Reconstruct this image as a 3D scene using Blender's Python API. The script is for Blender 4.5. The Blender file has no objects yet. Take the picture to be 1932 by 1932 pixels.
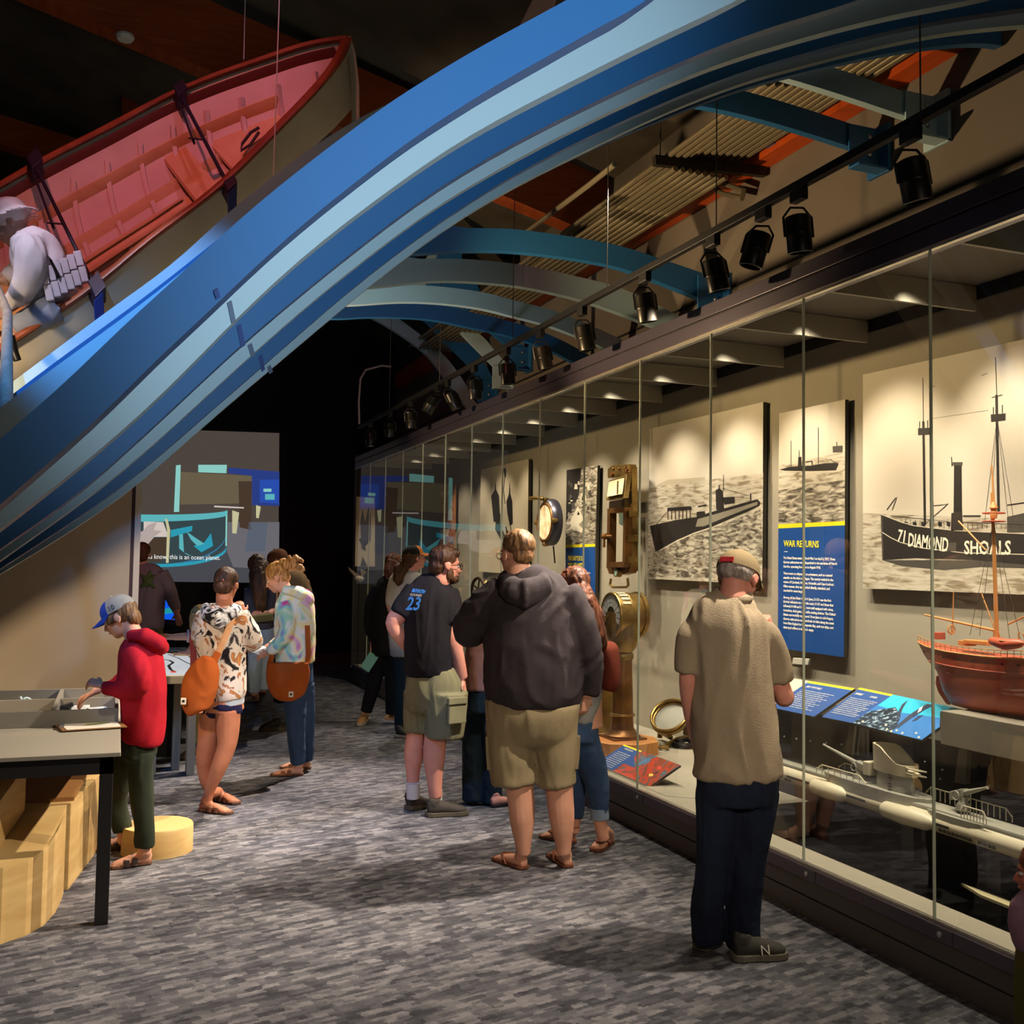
import bpy, bmesh, math, random
from mathutils import Vector, Matrix, noise
import numpy as np
random.seed(7)
C = bpy.context.scene.collection
SC = bpy.context.scene
V = Vector
# ------------------------------------------------------------------ camera
FPX = 1932.0
YAW, PITCH, ROLL, EYE = math.radians(21.0), math.radians(3.05), math.radians(0.85), 1.68
fw = V((math.sin(YAW)*math.cos(PITCH), math.cos(YAW)*math.cos(PITCH), math.sin(PITCH)))
r0 = V((math.cos(YAW), -math.sin(YAW), 0)); u0 = r0.cross(fw)
CR = (math.cos(ROLL)*r0 + math.sin(ROLL)*u0).normalized()
CU = (-math.sin(ROLL)*r0 + math.cos(ROLL)*u0).normalized()
EYEP = V((0, 0, EYE))
HR = V((math.cos(YAW), -math.sin(YAW), 0))      # horizontal right
HF = V((math.sin(YAW), math.cos(YAW), 0))       # horizontal forward
UP = V((0, 0, 1))
def ray(x, y): return fw + CR*((x-966)/FPX) - CU*((y-966)/FPX)
def atX(x, y, X): d = ray(x, y); return EYEP + d*(X/d.x)
def atY(x, y, Y): d = ray(x, y); return EYEP + d*(Y/d.y)
def atZ(x, y, z): d = ray(x, y); return EYEP + d*((z-EYE)/d.z)
def atD(x, y, D): return EYEP + ray(x, y)*D
def depth(p): return (p-EYEP).dot(fw)
cam = bpy.data.cameras.new('camera'); co = bpy.data.objects.new('camera', cam); C.objects.link(co)
cam.sensor_width = 36; cam.sensor_height = 36; cam.lens = 36*FPX/1932; cam.clip_end = 100; cam.clip_start = .05
M = Matrix((CR, CU, -fw)).transposed().to_4x4(); M.translation = EYEP; co.matrix_world = M
SC.camera = co
SC.view_settings.view_transform = 'Standard'; SC.view_settings.look = 'None'
SC.view_settings.exposure = 0; SC.view_settings.gamma = 1; SC.view_settings.use_curve_mapping = False
SC.cycles.max_bounces = 6; SC.cycles.diffuse_bounces = 2; SC.cycles.glossy_bounces = 3
SC.cycles.transparent_max_bounces = 24; SC.cycles.transmission_bounces = 4
SC.cycles.sample_clamp_indirect = 4; SC.cycles.caustics_reflective = False; SC.cycles.caustics_refractive = False
SC.cycles.use_denoising = True
# ------------------------------------------------------------------ materials
def lin(h):
    if isinstance(h, str):
        h = h.lstrip('#'); v = [int(h[i:i+2], 16)/255 for i in (0, 2, 4)]
    else: v = h
    return tuple(((c/12.92) if c <= .04045 else ((c+.055)/1.055)**2.4) for c in v)+(1,)
_m = {}
def mat(name, col='', rough=.6, metal=0, bump=0, bscale=60, var=0, vscale=6, spec=.5, emit=None, es=1, coat=0):
    if name in _m: return _m[name]
    m = bpy.data.materials.new(name); m.use_nodes = True; nt = m.node_tree; b = nt.nodes['Principled BSDF']
    b.inputs['Base Color'].default_value = lin(col); b.inputs['Roughness'].default_value = rough
    b.inputs['Metallic'].default_value = metal; b.inputs['Specular IOR Level'].default_value = spec
    if coat: b.inputs['Coat Weight'].default_value = coat
    tc = None
    if var or bump:
        tc = nt.nodes.new('ShaderNodeTexCoord')
    if var:
        n = nt.nodes.new('ShaderNodeTexNoise'); n.inputs['Scale'].default_value = vscale; n.inputs['Detail'].default_value = 4
        nt.links.new(tc.outputs['Object'], n.inputs['Vector'])
        mr = nt.nodes.new('ShaderNodeMapRange'); mr.inputs['From Min'].default_value = .3; mr.inputs['From Max'].default_value = .7
        mr.inputs['To Min'].default_value = 1-var; mr.inputs['To Max'].default_value = 1+var
        nt.links.new(n.outputs['Fac'], mr.inputs['Value'])
        mx = nt.nodes.new('ShaderNodeVectorMath'); mx.operation = 'SCALE'; mx.inputs[0].default_value = lin(col)[:3]
        nt.links.new(mr.outputs[0], mx.inputs['Scale']); nt.links.new(mx.outputs[0], b.inputs['Base Color'])
    if bump:
        n = nt.nodes.new('ShaderNodeTexNoise'); n.inputs['Scale'].default_value = bscale; n.inputs['Detail'].default_value = 3
        nt.links.new(tc.outputs['Object'], n.inputs['Vector'])
        bp = nt.nodes.new('ShaderNodeBump'); bp.inputs['Strength'].default_value = bump; bp.inputs['Distance'].default_value = .01
        nt.links.new(n.outputs['Fac'], bp.inputs['Height']); nt.links.new(bp.outputs[0], b.inputs['Normal'])
    if emit:
        b.inputs['Emission Color'].default_value = lin(emit); b.inputs['Emission Strength'].default_value = es
    _m[name] = m; return m
def ramp(nt, stops, inp, interp='LINEAR'):
    r = nt.nodes.new('ShaderNodeValToRGB'); r.color_ramp.interpolation = interp
    e = r.color_ramp.elements
    while len(e) < len(stops): e.new(.5)
    for k, (p, c) in enumerate(stops): e[k].position = p; e[k].color = lin(c)
    nt.links.new(inp, r.inputs[0]); return r
def noisemat(name, stops, scale=8, detail=3, dist=0, stretch=(1, 1, 1), rough=.9, bump=0, interp='LINEAR', spec=.3, metal=0, wave=False):
    if name in _m: return _m[name]
    m = bpy.data.materials.new(name); m.use_nodes = True; nt = m.node_tree; b = nt.nodes['Principled BSDF']
    b.inputs['Roughness'].default_value = rough; b.inputs['Specular IOR Level'].default_value = spec; b.inputs['Metallic'].default_value = metal
    tc = nt.nodes.new('ShaderNodeTexCoord'); mp = nt.nodes.new('ShaderNodeMapping'); mp.inputs['Scale'].default_value = stretch
    nt.links.new(tc.outputs['Object'], mp.inputs[0])
    if wave:
        n = nt.nodes.new('ShaderNodeTexWave'); n.inputs['Distortion'].default_value = dist; n.inputs['Detail'].default_value = detail
    else:
        n = nt.nodes.new('ShaderNodeTexNoise'); n.inputs['Detail'].default_value = detail; n.inputs['Distortion'].default_value = dist
    n.inputs['Scale'].default_value = scale
    nt.links.new(mp.outputs[0], n.inputs['Vector'])
    r = ramp(nt, stops, n.outputs['Fac'], interp); nt.links.new(r.outputs[0], b.inputs['Base Color'])
    if bump:
        bp = nt.nodes.new('ShaderNodeBump'); bp.inputs['Strength'].default_value = bump; bp.inputs['Distance'].default_value = .01
        nt.links.new(n.outputs['Fac'], bp.inputs['Height']); nt.links.new(bp.outputs[0], b.inputs['Normal'])
    _m[name] = m; return m
# ------------------------------------------------------------------ objects
def tag(o, label=None, cat=None, group=None, kind=None):
    if label: o['label'] = label
    if cat: o['category'] = cat
    if group: o['group'] = group
    if kind: o['kind'] = kind
    return o
def link(o, parent=None):
    C.objects.link(o)
    if parent is not None:
        o.parent = parent; o.matrix_parent_inverse = Matrix.Translation(-V(parent.get('_o', (0, 0, 0)))) if '_o' in parent.keys() else Matrix()
    return o
ROOTS = {}
def empty(name, loc, label=None, cat=None, group=None):
    o = bpy.data.objects.new(name, None); o.empty_display_size = .1; C.objects.link(o); o.location = V(loc); ROOTS[o.name] = V(loc)
    return tag(o, label, cat, group)
def world_off(parent):
    off = V((0, 0, 0)); p = parent
    while p is not None:
        off += p.location; p = p.parent
    return off
class MB:
    """collects closed shapes in world coordinates, built as ONE mesh object"""
    def __init__(s): s.v = []; s.f = []; s.m = []
    def add(s, vs, fs, mi=0):
        b = len(s.v); s.v += [tuple(v) for v in vs]; s.f += [tuple(i+b for i in f) for f in fs]; s.m += [mi]*len(fs); return s
    def box(s, lo, hi, mi=0):
        x0, y0, z0 = lo; x1, y1, z1 = hi
        return s.add([(x0,y0,z0),(x1,y0,z0),(x1,y1,z0),(x0,y1,z0),(x0,y0,z1),(x1,y0,z1),(x1,y1,z1),(x0,y1,z1)],
              [(0,3,2,1),(4,5,6,7),(0,1,5,4),(1,2,6,5),(2,3,7,6),(3,0,4,7)], mi)
    def obox(s, c, ax, ay, az, mi=0):
        """box from centre and three half-axis vectors"""
        c, ax, ay, az = V(c), V(ax), V(ay), V(az); vs = []
        for k in (-1, 1):
            for a, b in ((-1,-1),(1,-1),(1,1),(-1,1)): vs.append(c+ax*a+ay*b+az*k)
        return s.add(vs, [(0,3,2,1),(4,5,6,7),(0,1,5,4),(1,2,6,5),(2,3,7,6),(3,0,4,7)], mi)
    def bar(s, a, b, w, h=None, up=UP, mi=0):
        a, b = V(a), V(b); h = h or w; d = (b-a); L = d.length/2; d.normalize()
        x = d.cross(V(up)); 
        if x.length < 1e-4: x = d.cross(V((1, 0, 0)))
        x.normalize(); z = x.cross(d)
        return s.obox((a+b)/2, x*w/2, d*L, z*h/2, mi)
    def sweep(s, pts, rad, n=12, up=None, mi=0, cap=True, rot=0):
        """tube through pts; rad = number, or list of r / (ra, rb)"""
        P = [V(p) for p in pts]; N = len(P)
        R = rad if isinstance(rad, (list, tuple)) and len(rad) == N and not isinstance(rad, float) else [rad]*N
        vs = []; fs = []; prev = None
        for i in range(N):
            t = (P[min(i+1, N-1)]-P[max(i-1, 0)]).normalized()
            if up is not None:
                x = V(up); x = (x - t*x.dot(t)).normalized()
            elif prev is None:
                x = t.orthogonal().normalized()
            else: x = (prev - t*prev.dot(t)).normalized()
            prev = x; y = t.cross(x)
            ra, rb = (R[i] if isinstance(R[i], (tuple, list)) else (R[i], R[i]))
            for k in range(n):
                a = 2*math.pi*k/n+rot; vs.append(P[i]+x*(math.cos(a)*ra)+y*(math.sin(a)*rb))
        for i in range(N-1):
            for k in range(n):
                k2 = (k+1) % n; fs.append((i*n+k, i*n+k2, (i+1)*n+k2, (i+1)*n+k))
        if cap: fs.append(tuple(range(n-1, -1, -1))); fs.append(tuple((N-1)*n+k for k in range(n)))
        return s.add(vs, fs, mi)
    def ell(s, c, rx, ry=None, rz=None, ax=None, n=16, m=10, mi=0):
        c = V(c); ry = rx if ry is None else ry; rz = rx if rz is None else rz
        X, Y, Z = ax if ax else (V((1,0,0)), V((0,1,0)), V((0,0,1)))
        vs = [c - Z*rz]
        for i in range(1, m):
            ph = -math.pi/2 + math.pi*i/m
            for k in range(n):
                a = 2*math.pi*k/n
                vs.append(c + X*(rx*math.cos(ph)*math.cos(a)) + Y*(ry*math.cos(ph)*math.sin(a)) + Z*(rz*math.sin(ph)))
        vs.append(c + Z*rz); T = len(vs)-1; fs = []
        for k in range(n):
            k2 = (k+1) % n
            fs.append((0, 1+k2, 1+k))
            fs.append((T, T-n+k, T-n+k2))
            for i in range(m-2): fs.append((1+i*n+k, 1+i*n+k2, 1+(i+1)*n+k2, 1+(i+1)*n+k))
        return s.add(vs, fs, mi)
    def lathe(s, prof, o, axis=UP, n=24, mi=0):
        """prof: list of (radius, height) along axis from o"""
        o = V(o); az = V(axis).normalized(); ax = az.orthogonal().normalized(); ay = az.cross(ax)
        vs = []; fs = []
        for r, h in prof:
            for k in range(n):
                a = 2*math.pi*k/n; vs.append(o+az*h+ax*(math.cos(a)*r)+ay*(math.sin(a)*r))
        for i in range(len(prof)-1):
            for k in range(n):
                k2 = (k+1) % n; fs.append((i*n+k, i*n+k2, (i+1)*n+k2, (i+1)*n+k))
        fs.append(tuple(range(n-1, -1, -1))); fs.append(tuple((len(prof)-1)*n+k for k in range(n)))
        return s.add(vs, fs, mi)
    def torus(s, c, axis, R, r, n=28, m=8, a0=0, a1=2*math.pi, mi=0, x0=None):
        c = V(c); az = V(axis).normalized(); ax = (V(x0) if x0 else az.orthogonal()).normalized(); ay = az.cross(ax)
        full = abs(a1-a0-2*math.pi) < 1e-3
        if full:
            vs = []; fs = []
            for i in range(n):
                a = 2*math.pi*i/n; d = ax*math.cos(a)+ay*math.sin(a)
                for k in range(m):
                    b = 2*math.pi*k/m; vs.append(c+d*(R+r*math.cos(b))+az*(r*math.sin(b)))
            for i in range(n):
                for k in range(m):
                    fs.append((i*m+k, ((i+1) % n)*m+k, ((i+1) % n)*m+(k+1) % m, i*m+(k+1) % m))
            return s.add(vs, fs, mi)
        pts = [c+(ax*math.cos(a0+(a1-a0)*i/n)+ay*math.sin(a0+(a1-a0)*i/n))*R for i in range(n+1)]
        return s.sweep(pts, r, m, mi=mi)
    def prism(s, poly, d, mi=0, mi_cap=None):
        """polygon (3D points, planar) extruded by vector d"""
        P = [V(p) for p in poly]; n = len(P); d = V(d)
        vs = P+[p+d for p in P]
        fs = [tuple(range(n-1, -1, -1)), tuple(range(n, 2*n))]+[(i, (i+1) % n, n+(i+1) % n, n+i) for i in range(n)]
        s.add(vs, fs, mi)
        return s
    def strip(s, A, B, d, mi=0, mi2=None):
        """board between two poly-lines A, B (same length), thickness vector d"""
        n = len(A); A = [V(a) for a in A]; B = [V(b) for b in B]; d = V(d)
        vs = A+B+[a+d for a in A]+[b+d for b in B]; fs = []
        for i in range(n-1):
            fs += [(i, i+1, n+i+1, n+i), (2*n+i, 3*n+i, 3*n+i+1, 2*n+i+1), (i, 2*n+i, 2*n+i+1, i+1), (n+i, n+i+1, 3*n+i+1, 3*n+i)]
        fs += [(0, n, 3*n, 2*n), (n-1, 3*n-1, 4*n-1, 2*n-1)]
        return s.add(vs, fs, mi)
    def mesh(s, name='m'):
        me = bpy.data.meshes.new(name); me.from_pydata(s.v, [], s.f)
        me.polygons.foreach_set('material_index', s.m)
        bm = bmesh.new(); bm.from_mesh(me); bmesh.ops.recalc_face_normals(bm, faces=bm.faces); bm.to_mesh(me); bm.free()
        return me
    def build(s, name, mats, parent=None, smooth=False, bevel=0, ang=40, label=None):
        me = s.mesh(name)
        if bevel:
            bm = bmesh.new(); bm.from_mesh(me)
            es = [e for e in bm.edges if len(e.link_faces) == 2 and e.calc_face_angle(0) > .5]
            bmesh.ops.bevel(bm, geom=es, offset=bevel, segments=2, affect='EDGES', profile=.6); bm.to_mesh(me); bm.free()
        return finish(me, name, mats, parent, smooth, ang, label)
def finish(me, name, mats, parent=None, smooth=False, ang=40, label=None):
    if not isinstance(mats, (list, tuple)): mats = [mats]
    for m in mats: me.materials.append(m)
    # recentre the mesh on its own origin
    n = len(me.vertices); co_ = np.empty(n*3, np.float32); me.vertices.foreach_get('co', co_); co_ = co_.reshape(-1, 3)
    off = world_off(parent) if parent is not None else V((co_[:, 0].mean(), co_[:, 1].mean(), co_[:, 2].min()))
    co_ -= np.array(off, np.float32); me.vertices.foreach_set('co', co_.ravel()); me.update()
    if smooth:
        me.polygons.foreach_set('use_smooth', [True]*len(me.polygons))
        if ang < 180:
            try: me.set_sharp_from_angle(angle=math.radians(ang))
            except Exception: pass
    o = bpy.data.objects.new(name, me); C.objects.link(o)
    if parent is not None: o.parent = parent
    else: o.location = off
    if label: o['label'] = label
    return o
def struct(name, mb, m, **k):
    return tag(mb.build(name, m, **k), kind='structure')
def copy_tree(o, parent=None, shift=None):
    c = o.copy(); C.objects.link(c)
    if parent is not None: c.parent = parent
    for ch in list(o.children): copy_tree(ch, c)
    if shift is not None: c.location = o.location + V(shift)
    return c
def text(body, size, origin, xdir, ydir, name, m, parent, off=.001, extr=.0006, align='LEFT', spacing=1, bold=0, sx=1, line=1):
    """lettering as a mesh lying in the plane spanned by xdir, ydir"""
    cu = bpy.data.curves.new('t', 'FONT'); cu.body = body; cu.size = size; cu.extrude = extr; cu.align_x = align
    cu.space_character = spacing; cu.offset = bold; cu.resolution_u = 2; cu.space_line = line
    to = bpy.data.objects.new('t', cu); C.objects.link(to)
    dg = bpy.context.evaluated_depsgraph_get(); dg.update(); me = bpy.data.meshes.new_from_object(to.evaluated_get(dg))
    bpy.data.objects.remove(to)
    x = V(xdir).normalized(); y = (V(ydir) - x*V(ydir).dot(x)).normalized(); z = x.cross(y)
    T = Matrix((x*sx, y, z)).transposed().to_4x4(); T.translation = V(origin)+z*off
    me.transform(T)
    return finish(me, name, m, parent)
def spot(loc, target, power, col='#ffd9a0', ang=40, blend=.5, size=.03, name='spot_lamp'):
    l = bpy.data.lights.new(name, 'SPOT'); l.energy = power; l.color = lin(col)[:3]; l.spot_size = math.radians(ang); l.spot_blend = blend
    l.shadow_soft_size = size; o = bpy.data.objects.new(name, l); C.objects.link(o); o.location = V(loc)
    o.rotation_euler = (V(target)-V(loc)).to_track_quat('-Z', 'Y').to_euler(); return o
def area(loc, target, power, col, sx, sy, name='area_fill', spread=180):
    l = bpy.data.lights.new(name, 'AREA'); l.energy = power; l.color = lin(col)[:3]; l.shape = 'RECTANGLE'; l.size = sx; l.size_y = sy; l.spread = math.radians(spread)
    o = bpy.data.objects.new(name, l); C.objects.link(o); o.location = V(loc)
    o.rotation_euler = (V(target)-V(loc)).to_track_quat('-Z', 'Y').to_euler(); return o
def wrinkle(m, sc=7.5, st=.42, k=.5, sz=.6):
    nt = m.node_tree; b = nt.nodes['Principled BSDF']; tc = nt.nodes.new('ShaderNodeTexCoord'); mp = nt.nodes.new('ShaderNodeMapping'); mp.inputs['Scale'].default_value = (1, 1, sz)
    n = nt.nodes.new('ShaderNodeTexNoise'); n.inputs['Scale'].default_value = sc; n.inputs['Detail'].default_value = 1.6; n.inputs['Distortion'].default_value = .25
    bp = nt.nodes.new('ShaderNodeBump'); bp.inputs['Strength'].default_value = st; bp.inputs['Distance'].default_value = .035
    nt.links.new(tc.outputs['Object'], mp.inputs[0]); nt.links.new(mp.outputs[0], n.inputs['Vector']); nt.links.new(n.outputs['Fac'], bp.inputs['Height'])
    old = b.inputs['Normal'].links
    if old: nt.links.new(old[0].from_socket, bp.inputs['Normal'])
    nt.links.new(bp.outputs[0], b.inputs['Normal']); return m
# ------------------------------------------------------------------ setting
WX, GX = 4.5, 3.17          # back wall and glass of the long case
m_wall = mat('wall_paint_taupe', '#6f665a', .85, var=.05, vscale=2)
m_wallin = mat('case_wall_paint', '#a39a86', .8, var=.04, vscale=2)
m_black = mat('black_paint', '#0d0c0c', .8)
m_tan = mat('cream_wall_paint', '#b3a590', .8, var=.04, vscale=3)
m_dark = mat('dark_groove', '#15130f', .8)
m_timber = noisemat('stained_timber', [(.2, '#7a3416'), (.8, '#b0552a')], 3, 4, 1, (1, 1, 14), .5)
m_roof = noisemat('roof_deck', [(.3, '#4a4338'), (.7, '#5e5546')], 2, 2, 0, (1, 1, 1), .8)
def carpet():
    m = bpy.data.materials.new('carpet_dashes'); m.use_nodes = True; nt = m.node_tree; b = nt.nodes['Principled BSDF']
    b.inputs['Roughness'].default_value = .95; b.inputs['Specular IOR Level'].default_value = .1
    tc = nt.nodes.new('ShaderNodeTexCoord'); mp = nt.nodes.new('ShaderNodeMapping'); 
    n0 = nt.nodes.new('ShaderNodeTexNoise'); n0.inputs['Scale'].default_value = 55; n0.inputs['Detail'].default_value = 3; nt.links.new(tc.outputs['Object'], n0.inputs['Vector'])
    vm = nt.nodes.new('ShaderNodeVectorMath'); vm.operation = 'MULTIPLY_ADD'; vm.inputs[1].default_value = (.05, .022, 0)
    nt.links.new(n0.outputs['Color'], vm.inputs[0]); nt.links.new(tc.outputs['Object'], vm.inputs[2]); nt.links.new(vm.outputs[0], mp.inputs[0])
    mp.inputs['Rotation'].default_value = (0, 0, math.radians(-14))
    def br(w, h, sq, off):
        t = nt.nodes.new('ShaderNodeTexBrick'); t.inputs['Scale'].default_value = 1; t.inputs['Brick Width'].default_value = w; t.inputs['Row Height'].default_value = h
        t.inputs['Mortar Size'].default_value = 0; t.offset = off; t.squash = sq; t.squash_frequency = 3
        t.inputs['Color1'].default_value = (0, 0, 0, 1); t.inputs['Color2'].default_value = (1, 1, 1, 1); t.inputs['Bias'].default_value = 0
        nt.links.new(mp.outputs[0], t.inputs['Vector']); return t
    a = br(.11, .034, .6, .37); c = br(.05, .02, 1.7, .21)
    nz = nt.nodes.new('ShaderNodeTexNoise'); nz.inputs['Scale'].default_value = 3; nz.inputs['Detail'].default_value = 6; nz.inputs['Roughness'].default_value = .75
    nt.links.new(mp.outputs[0], nz.inputs['Vector'])
    def math_(op, x, y, k=None):
        n = nt.nodes.new('ShaderNodeMath'); n.operation = op
        for i, q in enumerate((x, y)):
            if isinstance(q, (int, float)): n.inputs[i].default_value = q
            else: nt.links.new(q, n.inputs[i])
        return n.outputs[0]
    f = math_('ADD', math_('MULTIPLY', a.outputs['Color'], .38), math_('MULTIPLY', c.outputs['Color'], .27))
    f = math_('ADD', f, math_('MULTIPLY', nz.outputs['Fac'], .62))
    r = ramp(nt, [(.26, '#38373c'), (.42, '#4a494e'), (.58, '#605e62'), (.8, '#848082')], math_('MULTIPLY', f, .85)); nt.links.new(r.outputs[0], b.inputs['Base Color'])
    n2 = nt.nodes.new('ShaderNodeTexNoise'); n2.inputs['Scale'].default_value = 160
    nt.links.new(tc.outputs['Object'], n2.inputs['Vector']); bp = nt.nodes.new('ShaderNodeBump'); bp.inputs['Strength'].default_value = .5; bp.inputs['Distance'].default_value = .004
    nt.links.new(n2.outputs['Fac'], bp.inputs['Height']); nt.links.new(bp.outputs[0], b.inputs['Normal'])
    return m
fl = MB().box((-7, -4, -.1), (8, 21, 0)); o = fl.build('floor', carpet()); tag(o, kind='structure')
struct('wall_right', MB().box((WX, -3, 3.3), (WX+.15, 17.5, 7)), m_wall)
struct('wall_back_of_case', MB().box((WX, -3, 0), (WX+.15, 15.2, 3.298)), m_wallin)
struct('trim_1', MB().box((WX-.012, -3, 3.92), (WX-.001, 17.4, 3.94)), m_dark)
struct('trim_2', MB().box((WX-.03, -3, 3.66), (WX-.001, 17.4, 3.675)), m_dark)
struct('wall_far', MB().box((-7, 17.5, 0), (8, 17.65, 8.5)), m_black)
struct('baseboard_far', MB().box((-7, 17.46, 0), (4.4, 17.498, .16)), mat('dark_timber', '#4a2618', .6))
struct('wall_left', MB().box((-7.1, -4, 0), (-6.95, 17.5, 8.5)), m_black)
struct('wall_behind', MB().box((-7, -4.1, 0), (8, -4, 8.5)), mat('charcoal_paint', '#2a2826', .8))
# roof slopes up from the right wall
rf = MB(); rf.prism([(4.7, -4, 5.5), (4.7, -4, 5.6), (-7, -4, 9.2), (-7, -4, 9.1)], (0, 21.6, 0))
struct('ceiling', rf, m_roof)
# cream partition on the left, with its corner post
pe = atY(262, 1000, 8.0)
WZ = atY(262, 900, 8.0).z; cw = MB().box((-4, 8.0, 0), (pe.x-.055, 8.14, WZ)); struct('wall_cream', cw, m_tan)
struct('trim_3', MB().box((pe.x-.055, 8.0, 0), (pe.x-.03, 8.14, WZ)), mat('oxblood_trim', '#3a1f22', .6))
struct('trim_4', MB().box((pe.x-.03, 7.99, 0), (pe.x+.012, 8.15, WZ)), mat('pale_trim', '#c9bfae', .6))
# timber frame
def beam(name, a, b, w, h, label, group='timber roof beams'):
    o = MB().bar(a, b, w, h).build(name, m_timber); return tag(o, label, 'beam', group)
a, b = atY(72, -62, 9.2), atY(1175, 418, 9.2)
d = (b-a).normalized(); o = MB().bar(a-d*2, b, .22, .6).build('roof_beam', m_timber); tag(o, 'deep red-brown timber rafter running down from upper left above the boat', 'beam', 'timber roof beams')
a, b = atY(0, 250, 13.7), atY(1010, 560, 13.7); d = (b-a).normalized()
o = MB().bar(a-d*2, b, .22, .36).build('roof_beam', m_timber); tag(o, 'farther timber rafter showing low behind the boat bow at far left', 'beam', 'timber roof beams')
a, b = atY(645, -40, 9.8), atY(610, 78, 9.8)
tag(MB().bar(a, b, .2, .16, up=(0, 1, 0)).build('roof_brace', m_timber), 'slanted orange-brown timber brace just above the boat bow tip', 'brace')
a, b = atY(244, 78, 12.4), atY(245, 240, 12.4)
tag(MB().bar(a, b, .17, .17, up=(0, 1, 0)).build('roof_post', m_timber), 'upright orange-brown post under the rafter behind the boat', 'post')
tag(MB().box((WX-.16, 1, 4.72), (WX-.003, 17, 4.96)).build('wall_beam', noisemat('orange_timber', [(.2, '#a63f14'), (.8, '#d0591f')], 3, 4, 1, (14, 1, 14), .5)), 'bright orange-red timber beam running along the right wall', 'beam')
tag(MB().bar(atY(1060, 490, 10.2), atY(1142, 522, 10.2), .16, .12).build('roof_brace', _m['orange_timber']), 'short bright orange brace above the dark blue arch, right of centre', 'brace')
dt = MB().lathe([(.0, 0), (.07, 0), (.075, .02), (.07, .03), (.06, .045), (.02, .05), (0, .05)], atY(236, 66, 9.0), axis=(0, 0, -1), n=20)
tag(dt.build('smoke_detector', mat('off_white_plastic', '#d8d2c4', .5), smooth=True), 'small round white smoke detector under the rafter at upper left', 'smoke detector')
# projection wall picture
m_scr = {}
def em(name, col, s=1.0):
    if name in m_scr: return m_scr[name]
    m = bpy.data.materials.new(name); m.use_nodes = True; nt = m.node_tree; b = nt.nodes['Principled BSDF']
    b.inputs['Base Color'].default_value = lin('#101010'); b.inputs['Roughness'].default_value = .9
    b.inputs['Emission Color'].default_value = lin(col); b.inputs['Emission Strength'].default_value = s; m_scr[name] = m; return m
def poly_layer(mb, pts, tf, lev, mi, eps=.0012):
    """flat picture polygon: pts in picture coordinates, tf maps (x,y,lev) to world"""
    base = len(mb.v); vs = [tf(x, y, lev*eps) for x, y in pts]
    mb.add(vs, [tuple(range(len(vs)))], mi)
SCRY = 17.35
def stf(x, y, l): p = atY(x, y, SCRY-.001); return p+V((0, -l, 0))
sroot = empty('projection_screen', atY(400, 1099, SCRY), 'large projected picture of a teal-ringed exhibit on the dark far wall', 'screen')
mb = MB()
cols = ['#4f4640', '#3d3a3c', '#5fb8bf', '#2f9fb8', '#6b604a', '#2c3f86', '#4a3a2e', '#c9c49a', '#8fd0c8', '#d6c8c0', '#2b4fb0', '#8a5a3a', '#b8a8a4', '#494a50', '#6c6a70', '#3878a0', '#5c6472', '#37484c']
sm = [em('projected_%d' % i, c, .8) for i, c in enumerate(cols)]
def sp(pts, mi, lev=1): poly_layer(mb, pts, stf, lev, mi, .002)
tl, tr_, br_, bl = (200, 806), (527, 817), (525, 1100), (200, 1096)
mb.prism([stf(*q, 0)+V((0, .004, 0)) for q in (tl, tr_, br_, bl)], (0, .05, 0), 0)
sp([(200, 985), (526, 985), (525, 1100), (200, 1096)], 13, 1)
sp([(340, 890), (475, 898), (475, 950), (452, 950), (340, 952)], 4, 2)
sp([(450, 908), (475, 908), (474, 1000), (452, 995)], 6, 3)
sp([(431, 882), (527, 890), (527, 955), (475, 953), (475, 898), (431, 893)], 5, 2)
sp([(490, 905), (527, 905), (526, 950), (490, 948)], 10, 3); sp([(497, 922), (512, 922), (512, 928), (497, 928)], 8, 4); sp([(500, 932), (518, 932), (518, 943), (500, 943)], 2, 4)
sp([(374, 877), (428, 877), (427, 893), (374, 891)], 8, 3)
sp([(332, 878), (341, 877), (338, 966), (328, 966)], 8, 3)
sp([(430, 985), (527, 985), (526, 1075), (440, 1070), (428, 1040)], 14, 2)
sp([(470, 985), (505, 985), (500, 1040), (462, 1040)], 16, 3)
# ring table: upper band, middle band, lower band
def arcband(cx, cy, rx, ry, a0, a1, t0, t1, mi, lev, n=18):
    A = [(cx+rx*math.cos(a0+(a1-a0)*i/n), cy+ry*math.sin(a0+(a1-a0)*i/n)) for i in range(n+1)]
    for i in range(n):
        (x0, y0), (x1, y1) = A[i], A[i+1]; f0, f1 = t0+(t1-t0)*i/n, t0+(t1-t0)*(i+1)/n
        sp([(x0, y0), (x1, y1), (x1, y1+f1), (x0, y0+f0)], mi, lev)
arcband(300, 962, 129, 9, 0, math.pi*.62, 9, 14, 2, 5); sp([(200, 966), (262, 970), (262, 982), (200, 982)], 2, 5)
sp([(262, 980), (322, 979), (380, 976), (427, 968), (427, 1030), (405, 1050), (350, 1062), (262, 1066)], 17, 2)
arcband(300, 1030, 127, 34, -.1, math.pi*.62, 6, 6, 3, 4)
arcband(300, 1004, 127, 60, 0, math.pi*.5, 3, 3, 15, 3)
sp([(426, 965), (429, 965), (428, 1030), (425, 1030)], 8, 5)
sp([(322, 1000), (363, 992), (362, 1002), (322, 1014)], 3, 6); sp([(338, 1008), (345, 1008), (347, 1042), (364, 1050), (352, 1046), (338, 1035)], 2, 6)
sp([(352, 1003), (372, 1017), (386, 1026), (372, 1030), (360, 1018)], 2, 5); sp([(365, 1030), (385, 1024), (398, 1006), (402, 1030), (380, 1042)], 3, 4)
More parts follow.
